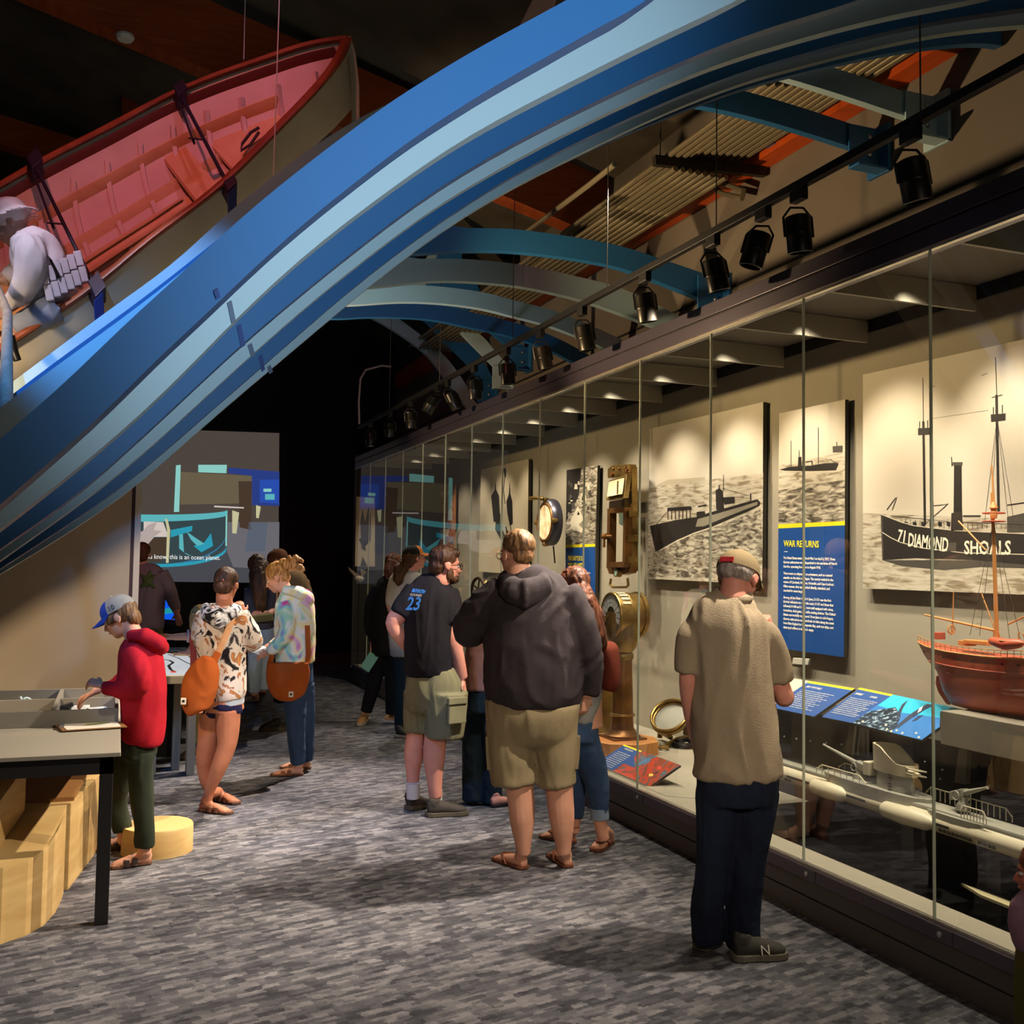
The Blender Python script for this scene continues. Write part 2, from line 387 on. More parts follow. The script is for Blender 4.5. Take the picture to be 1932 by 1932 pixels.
sp([(404, 954), (460, 957), (460, 959.5), (404, 957)], 9, 5); sp([(438, 963), (451, 967), (446, 1007), (438, 1006)], 7, 6); sp([(483, 953), (492, 956), (488, 978), (483, 977)], 7, 6)
sp([(311, 978), (316, 980), (321, 1000), (318, 1062), (313, 1062), (315, 1000)], 7, 7)
sp([(271, 984), (308, 985), (318, 1013), (271, 1013)], 9, 6); sp([(200, 1000), (268, 1003), (280, 990), (296, 985), (290, 1000), (305, 1002), (292, 1012), (280, 1026), (262, 1030), (200, 1030)], 12, 8)
sp([(200, 1018), (318, 1014), (316, 1050), (300, 1060), (200, 1060)], 6, 3)
o = mb.build('picture', sm, sroot)
pw = lambda x, y: atY(x, y, SCRY-.03)
sx = (pw(422, 1056)-pw(272, 1046)).length
text('ou know, this is an ocean planet.', .105, pw(276, 1054), (1, 0, 0), UP, 'subtitle', em('subtitle_white', '#f2f2ee', .9), sroot, sx=.82)
for x, y in ((340, 868), (351, 874), (407, 876), (413, 864), (414, 861), (472, 848), (472, 861), (444, 876), (503, 1074)):
    pass
# ------------------------------------------------------------------ wave arches
from_pts = lambda P, Y: [(q.x, q.z) for q in (atY(x, y, Y) for x, y in P)]
m_blue = mat('wave_blue_paint', '#24659a', .45); m_light = mat('wave_pale_paint', '#aecad2', .45)
def densify(P, n=70):
    """smooth Catmull-Rom through points"""
    P = [np.array(p) for p in P]; P = [2*P[0]-P[1]]+P+[2*P[-1]-P[-2]]; out = []
    L = [np.linalg.norm(P[i+1]-P[i]) for i in range(1, len(P)-2)]; tot = sum(L)
    for i in range(1, len(P)-2):
        k = max(2, int(round(n*L[i-1]/tot)))
        for j in range(k):
            t = j/k; a, b, c, d = P[i-1], P[i], P[i+1], P[i+2]
            out.append(.5*((2*b)+(-a+c)*t+(2*a-5*b+4*c-d)*t*t+(-a+3*b-3*c+d)*t**3))
    out.append(P[-2]); return out
def smooth_pl(P, it=6):
    P = [np.array(p, float) for p in P]
    for _ in range(it): P = [P[0]]+[(P[i-1]+2*P[i]+P[i+1])/4 for i in range(1, len(P)-1)]+[P[-1]]
    return P
def nearest(p, L):
    return min(np.linalg.norm(p-q) for q in L)
def make_arch(Y, low, h, m, label, top=None, th=.052, sm_it=5, from_top=False, group='wave arches'):
    """low: (x,z) curve of the lower (or upper) edge; h: board height or None with top curve"""
    L = smooth_pl(densify(low, 80), sm_it); Tt = densify(top, 200) if top else None
    A, B = [], []
    hs = []
    for p in L: hs.append(h if Tt is None else nearest(p, Tt))
    for _ in range(8): hs = [hs[0]]+[(hs[i-1]+2*hs[i]+hs[i+1])/4 for i in range(1, len(hs)-1)]+[hs[-1]]
    for i, p in enumerate(L):
        t = L[min(i+1, len(L)-1)]-L[max(i-1, 0)]; t = t/np.linalg.norm(t); n = np.array([-t[1], t[0]])
        if n[1] < 0: n = -n
        q = p+n*hs[i]*(-1 if from_top else 1)
        lo, hi = (q, p) if from_top else (p, q)
        A.append((hi[0], Y, hi[1])); B.append((lo[0], Y, lo[1]))
    o = MB().strip(A, B, (0, th, 0)).build('wave_arch', m, smooth=True, ang=35)
    return tag(o, label, 'arch', group)
TRB = {1: [(0,952),(124,845),(217,762),(300,670),(362,620),(424,558),(486,499),(548,443),(611,390),(700,321),(762,273),(824,230),(886,192.6),(948,152),(1010.6,119.6),(1100,69),(1141,44.5),(1183,22.8),(1224,3)],
2: [(0,997),(93,928.6),(186,851),(279.5,770),(341.7,709),(438,607.5),(517.4,531),(610.6,449),(700,385),(793,314),(886,253),(979.5,203),(1100,143),(1183,99),(1266,60),(1348,20),(1398,0)],
3: [(0,1033),(124,955),(186,898),(300,797),(393,707),(477,629),(579.5,545),(700,448),(793,376),(886,317),(979.5,262),(1100,203),(1183,161.5),(1266,124),(1348,89),(1431,58),(1500,37),(1594,9),(1625,0)],
4: [(0,1056),(124,974),(248.5,876),(300,830),(393,744),(483,662),(579.5,573),(700,481),(793,407),(886,349),(979.5,297),(1100,232.5),(1183,195),(1266,156),(1348,122),(1431,95),(1500,76),(1615,43.5),(1698,25),(1780,9),(1842,0)],
5: [(0,1072),(124,996),(248.5,907),(300,861),(393,778),(505,684),(579.5,616),(700,514),(793,444),(886,380),(979.5,323),(1100,262),(1183,225),(1266,186),(1348,154),(1431,124),(1500,106),(1615,72.5),(1698,53),(1780,36),(1863,23),(1932,17)],
6: [(0,1082),(124,1012),(248.5,926),(300,880),(424,768),(517,692),(611,612),(700,536),(793,463),(886,399),(979.5,346),(1100,287),(1183,245),(1266,208),(1348,174),(1431,145),(1500,128),(1615,97),(1698,78),(1780,62),(1863,52),(1932,46.6)],
7: [(1266,218),(1348,185),(1431,157),(1500,140),(1615,112),(1698,96),(1780,85),(1863,79),(1907,77.6)]}
T1 = [(0,874),(124,761),(248,646),(310.6,581),(362,520),(424,461),(486,409),(548,356),(617,300),(700,234.5),(762,186),(799,168),(886,109),(964,60.6),(1073,0),(1130,-35),(1200,-72)]
YA = {k: 1.2+.5*(k-1) for k in range(1, 13)}
curves = {k: [np.array(p) for p in from_pts(v, YA[k])] for k, v in TRB.items()}
c6 = curves[6]; first7 = curves[7][0]
z6 = np.interp(first7[0], [p[0] for p in c6], [p[1] for p in c6])
curves[7] = [p+np.array([0, first7[1]-z6]) for p in c6 if p[0] < first7[0]-.15]+curves[7]
mast = curves[7]
def ordinal(i): return ['nearest and highest', 'second', 'third', 'fourth', 'fifth', 'sixth', 'seventh'][i]
SPL = {1: ((407, 546), (412, 562)), 2: ((433, 569), (441, 608)), 3: ((451, 613), (459, 654)), 4: ((471, 649), (478, 673)), 5: ((491, 670), (497, 700)), 6: ((507, 690), (512, 704))}
for k in range(1, 8):
    P = list(curves[k])
    if k < 7:
        last = P[-1]; zm = np.interp(last[0], [p[0] for p in mast], [p[1] for p in mast])
        P += [p+np.array([0, last[1]-zm]) for p in mast if p[0] > last[0]+.2]
    d = P[0]-P[2]; d = d/np.linalg.norm(d); q_ = (P[0][1]-.03)/-d[1]; P = [P[0]+d*q_, P[0]+d*q_*.6, P[0]+d*q_*.3]+P
    if P[-1][0] < WX-.05: P.append(np.array([WX-.03, P[-1][1]-.01]))
    while P[-1][0] > WX-.02: P.pop()
    P.append(np.array([WX-.02, P[-1][1]]))
    top = from_pts(T1, YA[1]) if k == 1 else None
    if top: 
        top = [tuple(np.array(top[0])+np.array(d)*1.2)]+top; 
    col = 'blue' if k % 2 else 'pale grey-blue'
    arch_ = make_arch(YA[k], P, {1: .05, 2: .085}.get(k, .13) if k > 1 else .05, m_blue if k % 2 else m_light,
              '%s painted wave arch, %s of the seven bands across the picture' % (col, ordinal(k-1)), None)
    if k in SPL:
        (xa_, ya_), (xb_, yb_) = SPL[k]; w_ = 4 if k < 5 else 3.2; Yp = YA[k]-.0035
        MB().prism([atY(xa_-w_, ya_+3, Yp), atY(xa_+w_, ya_-2, Yp), atY(xb_+w_, yb_-3, Yp), atY(xb_-w_, yb_+2, Yp)], (0, .003, 0)).build('splice_plate', mat('splice_navy', '#163a7a', .5) if k % 2 else mat('splice_grey', '#56687e', .5), arch_)
# hole-free arches beyond: 8, 9, 10 show left and right of the bands
def offs(P, Y): return [np.array(p) for p in from_pts(P, Y)]
a8 = offs([(23,753),(93,699),(217,612),(310.6,540),(357,502),(424,447),(548,349),(620,292),(698,237),(850,150),(1000,88),(1200,52),(1360,70)], 4.7)
r8 = offs([(1480,98),(1590,133),(1656,155),(1708,174),(1751,188)], 4.7)
a9 = offs([(23,745),(93,689.5),(217,602.5),(310.6,531),(351,500),(409,452),(548,346),(700,234),(850,170),(1000,138),(1150,132),(1290,147)], 5.2)
r9 = offs([(1410,172),(1532,209),(1584,226),(1642,246)], 5.2)
a10 = offs([(28,717),(93,669),(186,599),(264,543),(326,500),(424,406),(486,356),(548,306),(600,270),(687,217),(756,185),(803,165)], 5.7)
def ext(P, d=None):
    t = P[0]-P[2]; t = t/np.linalg.norm(t)
    if d is None: d = (P[0][1]-.25)/-t[1]
    return [P[0]+t*d, P[0]+t*d/2]+P
make_arch(4.7, ext(a8)+r8, .145, m_light, 'pale grey-blue wave arch whose end is bolted to the wall at top right', from_top=True)
make_arch(5.2, ext(a9)+r9, .15, m_blue, 'blue wave arch ending in a blue bracket left of the pale one at top right', from_top=True)
make_arch(5.7, ext(a10)+offs([(960,128),(1150,100)], 5.7), .15, m_light, 'pale blue-lit wave arch edging the boat hull, behind the bands', from_top=True)
FA = [
 (7.03, [(800,478),(857,474),(960,474),(1064,485),(1150,500),(1203,516),(1278,545),(1348,574)], [(870,430),(986,434),(1150,459.5),(1249,489),(1340,520)], m_blue, 'large dark blue arch, topmost of the cluster spanning the middle of the room'),
 (7.69, [(715,541),(805,531),(883,531),(986,541),(1090,564),(1174,592.5),(1259,625.7),(1290,640)], [(784.6,489),(883,489),(986,500),(1090,522),(1178,546),(1298,604)], m_light, 'wide pale grey arch directly below the dark blue arch in mid room'),
 (8.63, [(673,575),(753.5,569.5),(831,572),(909,582),(960.5,595),(1038,615),(1112,644),(1162,667),(1190,682)], None, m_light, 'second pale grey arch of the middle cluster, above the lower blue one'),
 (9.44, [(650,601),(702,598),(805,602),(883,617),(960.5,634),(1038,661),(1098,692.5),(1110,699)], None, m_blue, 'lower blue arch of the middle cluster, flat over the far opening'),
 (11.2, [(840,585),(880,600),(924,625),(960.5,656),(994,688.6)], [(940,625),(981,646),(1010,672)], m_blue, 'small dark blue arch end, rightmost of the four steep far arches'),
 (11.81, [(800,585),(849,608),(888,646),(924,682),(955,713)], [(870,609.6),(909,633),(940,669),(973.5,703)], m_light, 'small pale arch end, third of the four steep far arches'),
 (12.38, [(745,580),(800,603),(841.5,646),(883,687),(909,721),(929.5,754.6)], [(844,607),(883,638),(914,685),(937,726)], m_blue, 'steep blue far arch, second of the four from the left'),
 (13.0, [(650,580),(702,600),(753.5,630),(805,669),(841.5,716),(888,779)], [(751,600),(795,633),(841.5,674),(878,723.5),(898,762)], m_light, 'steep pale far arch dropping furthest left to the case top'),
]
ENDS = []
for Y, B, T, m, lab in FA:
    P = offs(B, Y)
    P = [q_ for q_ in P if q_[0] < WX-.03]; t_ = P[-1]-P[-2]; P.append(P[-1]+t_*((WX-.012-P[-1][0])/t_[0])); e = P[-1]
    make_arch(Y, ext(P, .3), .15, m, lab, top=(None if T is None else offs(T, Y)), th=.07, sm_it=7)
    ENDS.append((Y, e, m, lab))
# wall brackets
def bracket(x, Y, z, m, label, h=.26):
    mb = MB(); mb.box((x-.16, Y-.012, z-.02), (WX-.004, Y, z+h)); mb.box((WX-.03, Y-.1, z-.04), (WX-.004, Y+.1, z+h+.02))
    mb.box((x-.16, Y-.1, z-.035), (WX-.004, Y, z-.02))
    e = empty('wall_bracket', (WX, Y, z), label, 'bracket', 'arch wall brackets')
    mb.build('bracket_plate', m, e, bevel=.003)
    for dz in (.3, .75): MB().ell((WX-.1, Y-.014, z+h*dz), .018, .012, .018).build('bolt', mat('zinc', '#b9bcc0', .3, .9), e, smooth=True)
def br_at(px, py, Y, m, label): p = atY(px, py, Y); bracket(min(p.x, WX-.1), Y, p.z, m, label)
br_at(1750, 262, 4.69, m_light, 'pale grey bolted bracket at the end of the top right arch')
br_at(1645, 318, 5.19, m_blue, 'blue bolted bracket at the end of the blue top right arch')
br_at(1352, 584, 7.0, m_blue, 'blue bracket above the case frame under the black track')
for px, py, Y, m, lab in ((1572, 222, 5.7, m_light, 'pale bracket on the orange wall beam behind the pale arch'), (1492, 280, 6.2, m_blue, 'small blue bracket on the orange wall beam'), (1430, 322, 6.6, m_light, 'pale bracket at the end of the pipe hanger'),
    (999, 697, 11.2, m_blue, 'far blue bracket, rightmost of the small ones'), (965, 732, 11.8, m_light, 'far pale bracket beside the small blue one'), (935, 757, 12.36, m_blue, 'far blue bracket nearest the case frame')):
    br_at(px, py, Y, m, lab)
# ------------------------------------------------------------------ pipes, hangers
m_pipe = mat('galvanised_conduit', '#8d8268', .45, .6)
p0 = atX(1232, 300, 3.25); 
hy = atX(1428, 322, WX-.1).y
e = empty('pipe_hanger', (3.8, hy, 5.0), 'dark slotted strut hanging on rods and carrying the parallel pipes', 'pipe hanger')
zz = 4.98
xl = atY(1234, 300, hy).x; zl = atY(1234, 303, hy).z; zr = atY(1428, 322, hy).z
MB().bar((xl, hy, zl), (WX-.03, hy, zr), .05, .07).build('strut', mat('dark_strut', '#2b261d', .6, .3), e)
for xx in (xl+.05, WX-.25): MB().sweep([(xx, hy, zl), (xx, hy, 6.2)], .006, 6).build('rod', mat('steel_rod', '#4a463f', .5, .5), e)
for k in range(11):
    x = xl+.12+(WX-.25-xl-.12)*k/10; z = zl+(zr-zl)*k/10+.055
    o = MB().sweep([(x, 2, z), (x, hy, z), (x, 13.5, z)], .022, 8).build('conduit_pipe', m_pipe, smooth=True)
    tag(o, 'one of the parallel galvanised pipes resting on the dark strut near the right wall', 'pipe', 'parallel ceiling conduits')
for k in range(8):
    x = xl+.12+(WX-.25-xl-.12)*k/10; z = zl-.075
    o = MB().sweep([(x, hy-.1, z), (x, 13.0, z)], .02, 8).build('conduit_pipe', m_pipe, smooth=True)
    tag(o, 'one of the lower row of galvanised pipes passing under the dark strut', 'pipe', 'lower ceiling conduits')
q = lambda x, y: atX(x, y, 4.36)
MB_ = MB().sweep([q(1385, 318), q(1350, 330), q(1345, 352), q(1362, 365), q(1400, 374), q(1403, 360), q(1372, 348), q(1352, 340)], .022, 8)
tag(MB_.build('flexible_conduit', m_pipe, smooth=True), 'bent loop of metal conduit below the strut by the orange beam', 'conduit')
MB_ = MB().sweep([atY(990, 440, 8), atY(1110, 350, 6.5), atY(1160, 310, 6)], .02, 8)
tag(MB_.build('sprinkler_pipe', m_pipe, smooth=True), 'single thin pipe crossing in front of the rafter above the dark blue arch', 'pipe')
MB_ = MB().sweep([atY(678, 800, 12.6), atY(677, 760, 12.6), atY(680, 715, 12.6), atY(690, 698, 12.6), atY(720, 690, 12.6), atY(738, 692, 12.6)], .013, 8)
tag(MB_.build('lighting_cable', mat('grey_cable', '#a9a49a', .5), smooth=True), 'pale curved cable dropping to the far end of the light track', 'cable')
# ------------------------------------------------------------------ track lights
TX, TZ = 2.9, 3.47
m_tr = mat('black_metal', '#121110', .45, .2)
tr = MB().box((TX-.018, 1.2, TZ-.02), (TX+.018, 13.2, TZ+.02)).build('light_track', m_tr, bevel=.003)
tag(tr, 'long black lighting track hung on thin wires in front of the case', 'light track')
def wires(y, zt): 
    tag(MB().sweep([(TX, y, TZ), (TX, y, zt)], .0035, 5).build('suspension_wire', mat('wire', '#3a3834', .5)), 'thin wire holding the black lighting track', 'wire', 'track suspension wires')
for y in (3.12, 4.6, 5.9, 7.6, 9.6, 11.6): wires(y, TZ+2.2)
HEADS = [(1718,245, 1722,312), (1507,362, 1507,415), (1440,400, 1430,455), (1345,452, 1349,502), (1217,526, 1218,562), (1098,590, 1101,617), (1019,632, 1022,657), (956,667, 957,690), (895,700, 896,722), (845,728, 851,745), (826,745, 812,765), (774,768, 775,783), (736,790, 736,803), (699,812, 699,824)]
names = ['nearest black track spotlight, large at upper right', 'second black track spotlight from the right', 'track spotlight tilted down to the left, third from the right', 'fourth track spotlight from the right, above the blue bracket', 'fifth track spotlight from the right', 'sixth track spotlight from the right, over the pale arch end', 'seventh track spotlight from the right', 'eighth track spotlight from the right', 'ninth track spotlight from the right', 'track spotlight of the far pair, nearer one', 'slanted track spotlight of the far pair', 'far track spotlight after the pair', 'last but one far track spotlight', 'lit track spotlight at the far end of the track']
for i, (mx, my, bx, by) in enumerate(HEADS):
    mp = atX(mx, my, TX); L = .17; R = .058
    mp.z = TZ-.02; mp.x = TX
    D_ = depth(mp); c = atD(bx, by, D_)
    d = (c-V((mp.x, mp.y, TZ-.09))); d.normalize()
    c = V((mp.x, mp.y, TZ-.09))+d*.13
    if i in (0, 1, 3, 4): d = (d+V((.1, 0, 0))).normalized()
    e = empty('track_spotlight', (mp.x, mp.y, TZ-.02), names[i], 'track spotlight', 'black track spotlights')
    MB().box((mp.x-.02, mp.y-.045, TZ-.075), (mp.x+.02, mp.y+.045, TZ-.02)).build('adapter', m_tr, e, bevel=.004)
    s = d.cross(V((0, 1, 0))).normalized() if abs(d.y) < .9 else V((1, 0, 0))
    s = HR
    MB().sweep([c+s*.066+d*.02, c+s*.066-d*.07, c+s*.03-d*.115, c-s*.03-d*.115, c-s*.066-d*.07, c-s*.066+d*.02], .006, 6).build('yoke', m_tr, e, smooth=True)
    a = c-d*.085
    MB().lathe([(.03, 0), (R*.93, .008), (R, .02), (R, .085), (R*1.02, .087), (R*1.02, .095), (R, .097), (R, .175), (R*.86, .178), (R*.84, .12), (0, .12)], a, d, 24).build('can', mat('bronze_black_metal', '#1d1a14', .35, .5), e, smooth=True)
    if i == 13: MB().lathe([(0, 0), (R*.8, .001), (R*.8, .004), (0, .005)], a+d*.165, d, 20).build('lens', em('lit_lens', '#fff3d8', 12), e)
# ------------------------------------------------------------------ boat on the wave
def interp(P, s):
    P = [V(p) for p in P]; L = [(P[i+1]-P[i]).length for i in range(len(P)-1)]; T = sum(L); d = s*T
    for i, l in enumerate(L):
        if d <= l or i == len(L)-1: return P[i].lerp(P[i+1], min(1, d/l))
        d -= l
def smoothV(P, it=3):
    for _ in range(it): P = [P[0]]+[(P[i-1]+P[i]*2+P[i+1])/4 for i in range(1, len(P)-1)]+[P[-1]]
    return P
NG = [(655,72),(645,109),(614,145),(580,185),(518,246),(460,308),(399,366),(326,418),(254,472),(203,520),(145,563),(36,635),(-120,730),(-300,830)]
FG = [(655,72),(580,82),(507,109),(430,134),(355,163),(285,197),(217,234),(150,268),(80,303),(0,350),(-160,440),(-300,520)]
def yn(i, n): t = i/(n-1); return 6.45-.35*min(1, t*2.6)
def yf(i, n): t = i/(n-1); return 6.45+.6*min(1, t*2.2)
NP = [atY(x, y, yn(i, len(NG))) for i, (x, y) in enumerate(NG)]; FP_ = [atY(x, y, yf(i, len(FG))) for i, (x, y) in enumerate(FG)]
NS = 44
Nn = smoothV([interp(NP, i/(NS-1)) for i in range(NS)], 4); Ff = smoothV([interp(FP_, i/(NS-1)) for i in range(NS)], 4)
kd = V((.04, .3, -.85)).normalized()
def hullpt(i, t, inset=0):
    N, F = Nn[i], Ff[i]; mid = (N+F)/2; h = (F-N)/2; s = i/(NS-1)
    w = .50*(1-math.exp(-s*9))+.36*math.exp(-s*9)
    a = math.pi*t; cx = math.copysign(abs(math.cos(a))**.75, math.cos(a)); sy = math.sin(a)**.62 if math.sin(a) > 0 else 0
    k = kd*w*sy + (atY(683, 215, 6.5)-atY(664, 72, 6.45)).normalized()*0
    if s < .18: k = k + V((.10, 0, 0))*sy*(1-s/.18)
    p = mid - h*cx*(1-inset*.0) + k
    if inset:
        c = mid+kd*w*.35; p = c+(p-c)*(1-inset/max(.06, (p-c).length))
    return p
boat = empty('surfboat', Nn[20], 'white wooden lifeboat with red-brown rails and red-lit inside, riding the wave', 'boat')
def shell(t0, t1, nt, inset, mb, mi=0, th=.0):
    vs = []; fs = []
    for i in range(NS):
        for j in range(nt+1): vs.append(hullpt(i, t0+(t1-t0)*j/nt, inset))
    for i in range(NS-1):
        for j in range(nt): a = i*(nt+1)+j; fs.append((a, a+1, a+nt+2, a+nt+1))
    mb.add(vs, fs, mi)
m_hull = noisemat('cream_boat_paint', [(.3, '#b5ab94'), (.7, '#c9c0aa')], 3, 3, 0, (1, 1, 1), .6)
m_in = noisemat('pale_boat_inside', [(.3, '#c9a796'), (.7, '#d6b9a8')], 4, 3, 0, (1, 1, 1), .7)
m_wood = noisemat('varnished_wood', [(.2, '#6e3520'), (.8, '#9a5430')], 4, 4, 1, (1, 1, 1), .4)
m_woodl = noisemat('pale_boat_timber', [(.2, '#c98f62'), (.8, '#dcae82')], 4, 4, 1, (1, 1, 1), .5)
mb = MB(); shell(0, 1, 22, 0, mb); mb.build('hull', m_hull, boat, smooth=True, ang=180)
mb = MB(); shell(.005, .995, 22, .022, mb); mb.build('planking', m_in, boat, smooth=True, ang=180)
mb = MB(); vs = Nn; mb.sweep(Nn, (.024, .034) and [(.02, .036)]*NS, 10, up=kd); mb.build('gunwale', m_wood, boat, smooth=True)
mb = MB(); mb.sweep(Ff, [(.022, .036)]*NS, 10, up=kd); mb.build('gunwale', m_wood, boat, smooth=True)
# inner rail under the far gunwale
mb = MB(); mb.sweep([hullpt(i, .975, .014) for i in range(1, NS)], [(.010, .06)]*(NS-1), 8, up=(Ff[20]-Nn[20])); mb.build('inner_rail', mat('dark_red_timber', '#5a1f16', .5), boat, smooth=True)
mb = MB(); st = [Nn[0], Nn[0]+V((.035, 0, -.12)), Nn[0]+V((.062, .01, -.3)), Nn[0]+V((.075, .03, -.55))]
mb.sweep(st, [(.02, .03)]*4, 8); mb.build('stem', m_hull, boat, smooth=True)
for i in range(3, NS-2, 3):
    mb = MB(); pts = [hullpt(i, t, .034) for t in [.45+.49*k/10 for k in range(11)]]
    mb.sweep(pts, [(.02, .02)]*11, 4, up=(Nn[i+1]-Nn[i]), rot=.785); mb.build('rib', m_in, boat)
for t in (.86, .66, .54):
    mb = MB(); mb.sweep([hullpt(i, t, .04) for i in range(6, NS)], [(.014, .05)]*(NS-6), 6, up=(hullpt(20, t, .1)-hullpt(20, t, 0))); mb.build('stringer', m_woodl, boat, smooth=True)
# bow deck
mb = MB(); P = [hullpt(i, .93, .05) for i in range(2, 13)]; Q = [hullpt(i, .07, .05) for i in range(2, 13)]
mb.strip([p+kd*.16 for p in P], [q+kd*.16 for q in Q], kd*.02); mb.build('bow_deck', m_woodl, boat)
for i0 in (15, 28, 38):
    A = hullpt(i0, .9, .03); B = hullpt(i0, .1, .03); 
    ax = (Nn[i0+1]-Nn[i0]).normalized()*.085
    MB().obox((A+B)/2+kd*.10, (A-B)/2*.98, ax, kd*.014).build('thwart', m_woodl, boat)
mb = MB()
for k in range(4): 
    i0, i1 = 16, 40; t = .42+.05*k
    mb.sweep([hullpt(i, t, .06) for i in range(i0, i1)], [(.008, .05)]*(i1-i0), 6, up=kd)
mb.build('floorboards', m_woodl, boat, smooth=True)
# rig clamps
for k, (fx, fy, nx, ny, Y0, Y1) in enumerate(((340,178, 432,352, 7.0, 6.1), (66,312, 182,548, 7.0, 6.1))):
    e = empty('boat_clamp', atY(nx, ny, Y1), ['black clamp and rod gripping the boat nearer the bow', 'black clamp and rod gripping the boat beside the seated figure'][k], 'clamp', 'boat mounting clamps')
    F = atY(fx, fy, Y0-.06); N = atY(nx, ny, Y1-.02); m_c = mat('mauve_black_metal', '#2b2230', .5, .3)
    u = (F-N).normalized()
    MB().sweep([F, N], .012, 8).build('rod', m_c, e, smooth=True)
    al = (Nn[10]-Nn[12]).normalized()
    MB().obox(F, u*.07, al*.05, kd*.05).build('clamp_block', m_c, e, bevel=.006)
    MB().obox(N-u*.01, u*.075, al*.045, kd*.045).build('clamp_block', m_c, e, bevel=.006)
    MB().obox(N-u*.08+V((0, -.03, -.12)), V((.01, .02, -.12)), al*.04, V((0, .03, .005))).build('clamp_foot', mat('navy_metal', '#1c2b66', .5), e, bevel=.006)
    MB().sweep([F+al*-.03, F.lerp(N, .42)+al*-.05+kd*.05], .008, 8).build('rod', m_c, e)
    MB().lathe([(0, 0), (.05, 0), (.05, .008), (0, .01)], F.lerp(N, .42)+al*-.03+kd*.03, kd, 16).build('disc', m_c, e)
# pink-lit sail tip above the bands
for (x0_, y0_, x1_, y1_, yy) in ((529, -60, 516, 330, 6.0), (464, -60, 460, 112, 7.3)):
    tag(MB().sweep([atY(x0_, y0_, yy), atY(x1_, y1_, yy)], .0035, 5).build('suspension_cable', mat('pale_cable', '#c9c2ba', .5)), 'pale thin cable crossing in front of the boat bow' if yy < 7 else 'dim thin cable behind the boat near its bow', 'cable')
P_ = [hullpt(9, .55, .1)+kd*-.12+V((x_, 0, z_)) for x_, z_ in ((0, 0), (-.05, -.04), (-.1, -.12), (-.11, -.17), (-.05, -.12), (0, -.03))]
MB().sweep(P_, .01, 8).build('rope_loop', mat('dark_rope', '#3a2226', .8), boat, smooth=True)
e = empty('hanging_fin', atY(1010, 30, 6.2), 'small pink-lit pale point rising behind the top of the bands', 'exhibit piece')
MB().prism([atY(972, 64, 6.2), atY(1004, 0, 6.2), atY(1040, -70, 6.2), atY(1075, -70, 6.2), atY(1040, 30, 6.2), atY(1034, 20, 6.2)], (0, .05, 0)).build('fin', mat('pinkish_white', '#d9b8ae', .6), e, bevel=.01)
q_ = atY(1057, -68, 6.22); MB().sweep([q_, q_+UP*2.0], .004, 5).build('hanging_wire', m_dark, e)
# ------------------------------------------------------------------ long case
Y0c, Y1c = 1.6, 14.6
m_frame = mat('plum_grey_metal', '#4a4450', .35, .5)
m_rail = mat('case_rail_metal', '#5c5560', .4, .4)
case = empty('display_case', (GX, 8, 0), 'long glass display case along the right wall with grey frame and plinth', 'display case')
mb = MB().box((GX-.01, Y0c, 3.06), (GX+.09, Y1c, 3.14)); mb.build('top_rail', m_frame, case, bevel=.003)
MB().box((GX-.012, Y0c, 3.15), (GX+.09, Y1c, 3.225)).build('top_rail', m_frame, case, bevel=.003)
MB().box((GX+.0, Y0c, 3.138), (GX+.08, Y1c, 3.152)).build('shadow_gap', m_dark, case)
MB().box((GX-.004, Y0c, 3.046), (GX+.02, Y1c, 3.06)).build('glass_channel', mat('bright_metal_strip', '#c9c2b2', .25, .8), case)
MB().box((GX-.015, Y0c, .19), (GX+.05, Y1c, .25)).build('bottom_rail', m_rail, case, bevel=.003)
MB().box((GX+.0, Y0c, .245), (GX+.018, Y1c, .262)).build('glass_channel', mat('bright_metal_strip', '', 0), case)
m_pl = mat('grey_plinth', '#57514c', .5, var=.05)
MB().box((GX+.005, Y0c, .105), (GX+.05, Y1c, .183)).build('plinth_panel', m_pl, case, bevel=.003)
MB().box((GX+.005, Y0c, .0), (GX+.05, Y1c, .098)).build('plinth_panel', m_pl, case, bevel=.003)
MB().box((GX+.03, Y0c, .0), (GX+.06, Y1c, .2)).build('shadow_gap', m_dark, case)
m_deck = mat('case_deck_paint', '#9a927f', .7, var=.03)
MB().box((GX+.05, 5.35, .0), (WX-.002, Y1c, .25)).build('deck', m_deck, case)
MB().box((GX+.05, Y0c, .0), (GX+.2, 5.35, .25)).build('deck', m_deck, case)
MB().box((GX+.2, Y0c, .0), (WX-.002, 5.35, .04)).build('sunken_floor', mat('charcoal_deck', '#161514', .8), case)
MB().box((GX+.1, Y0c, 3.24), (WX-.002, Y1c, 3.27)).build('ceiling_panel', mat('case_ceiling', '#5b564c', .7), case)
MB().box((WX-.2, Y0c, 3.16), (WX-.17, Y1c, 3.24)).build('ceiling_lip', m_dark, case)
MB().box((GX, Y1c, 0), (WX-.002, Y1c+.05, 3.27)).build('end_wall', mat('case_end_paint', '#2a2825', .7), case)
k = 0; JY = [3.371+.86*i for i in range(-1, 14)]
m_fin = mat('pale_fin', '#8f8a7c', .5)
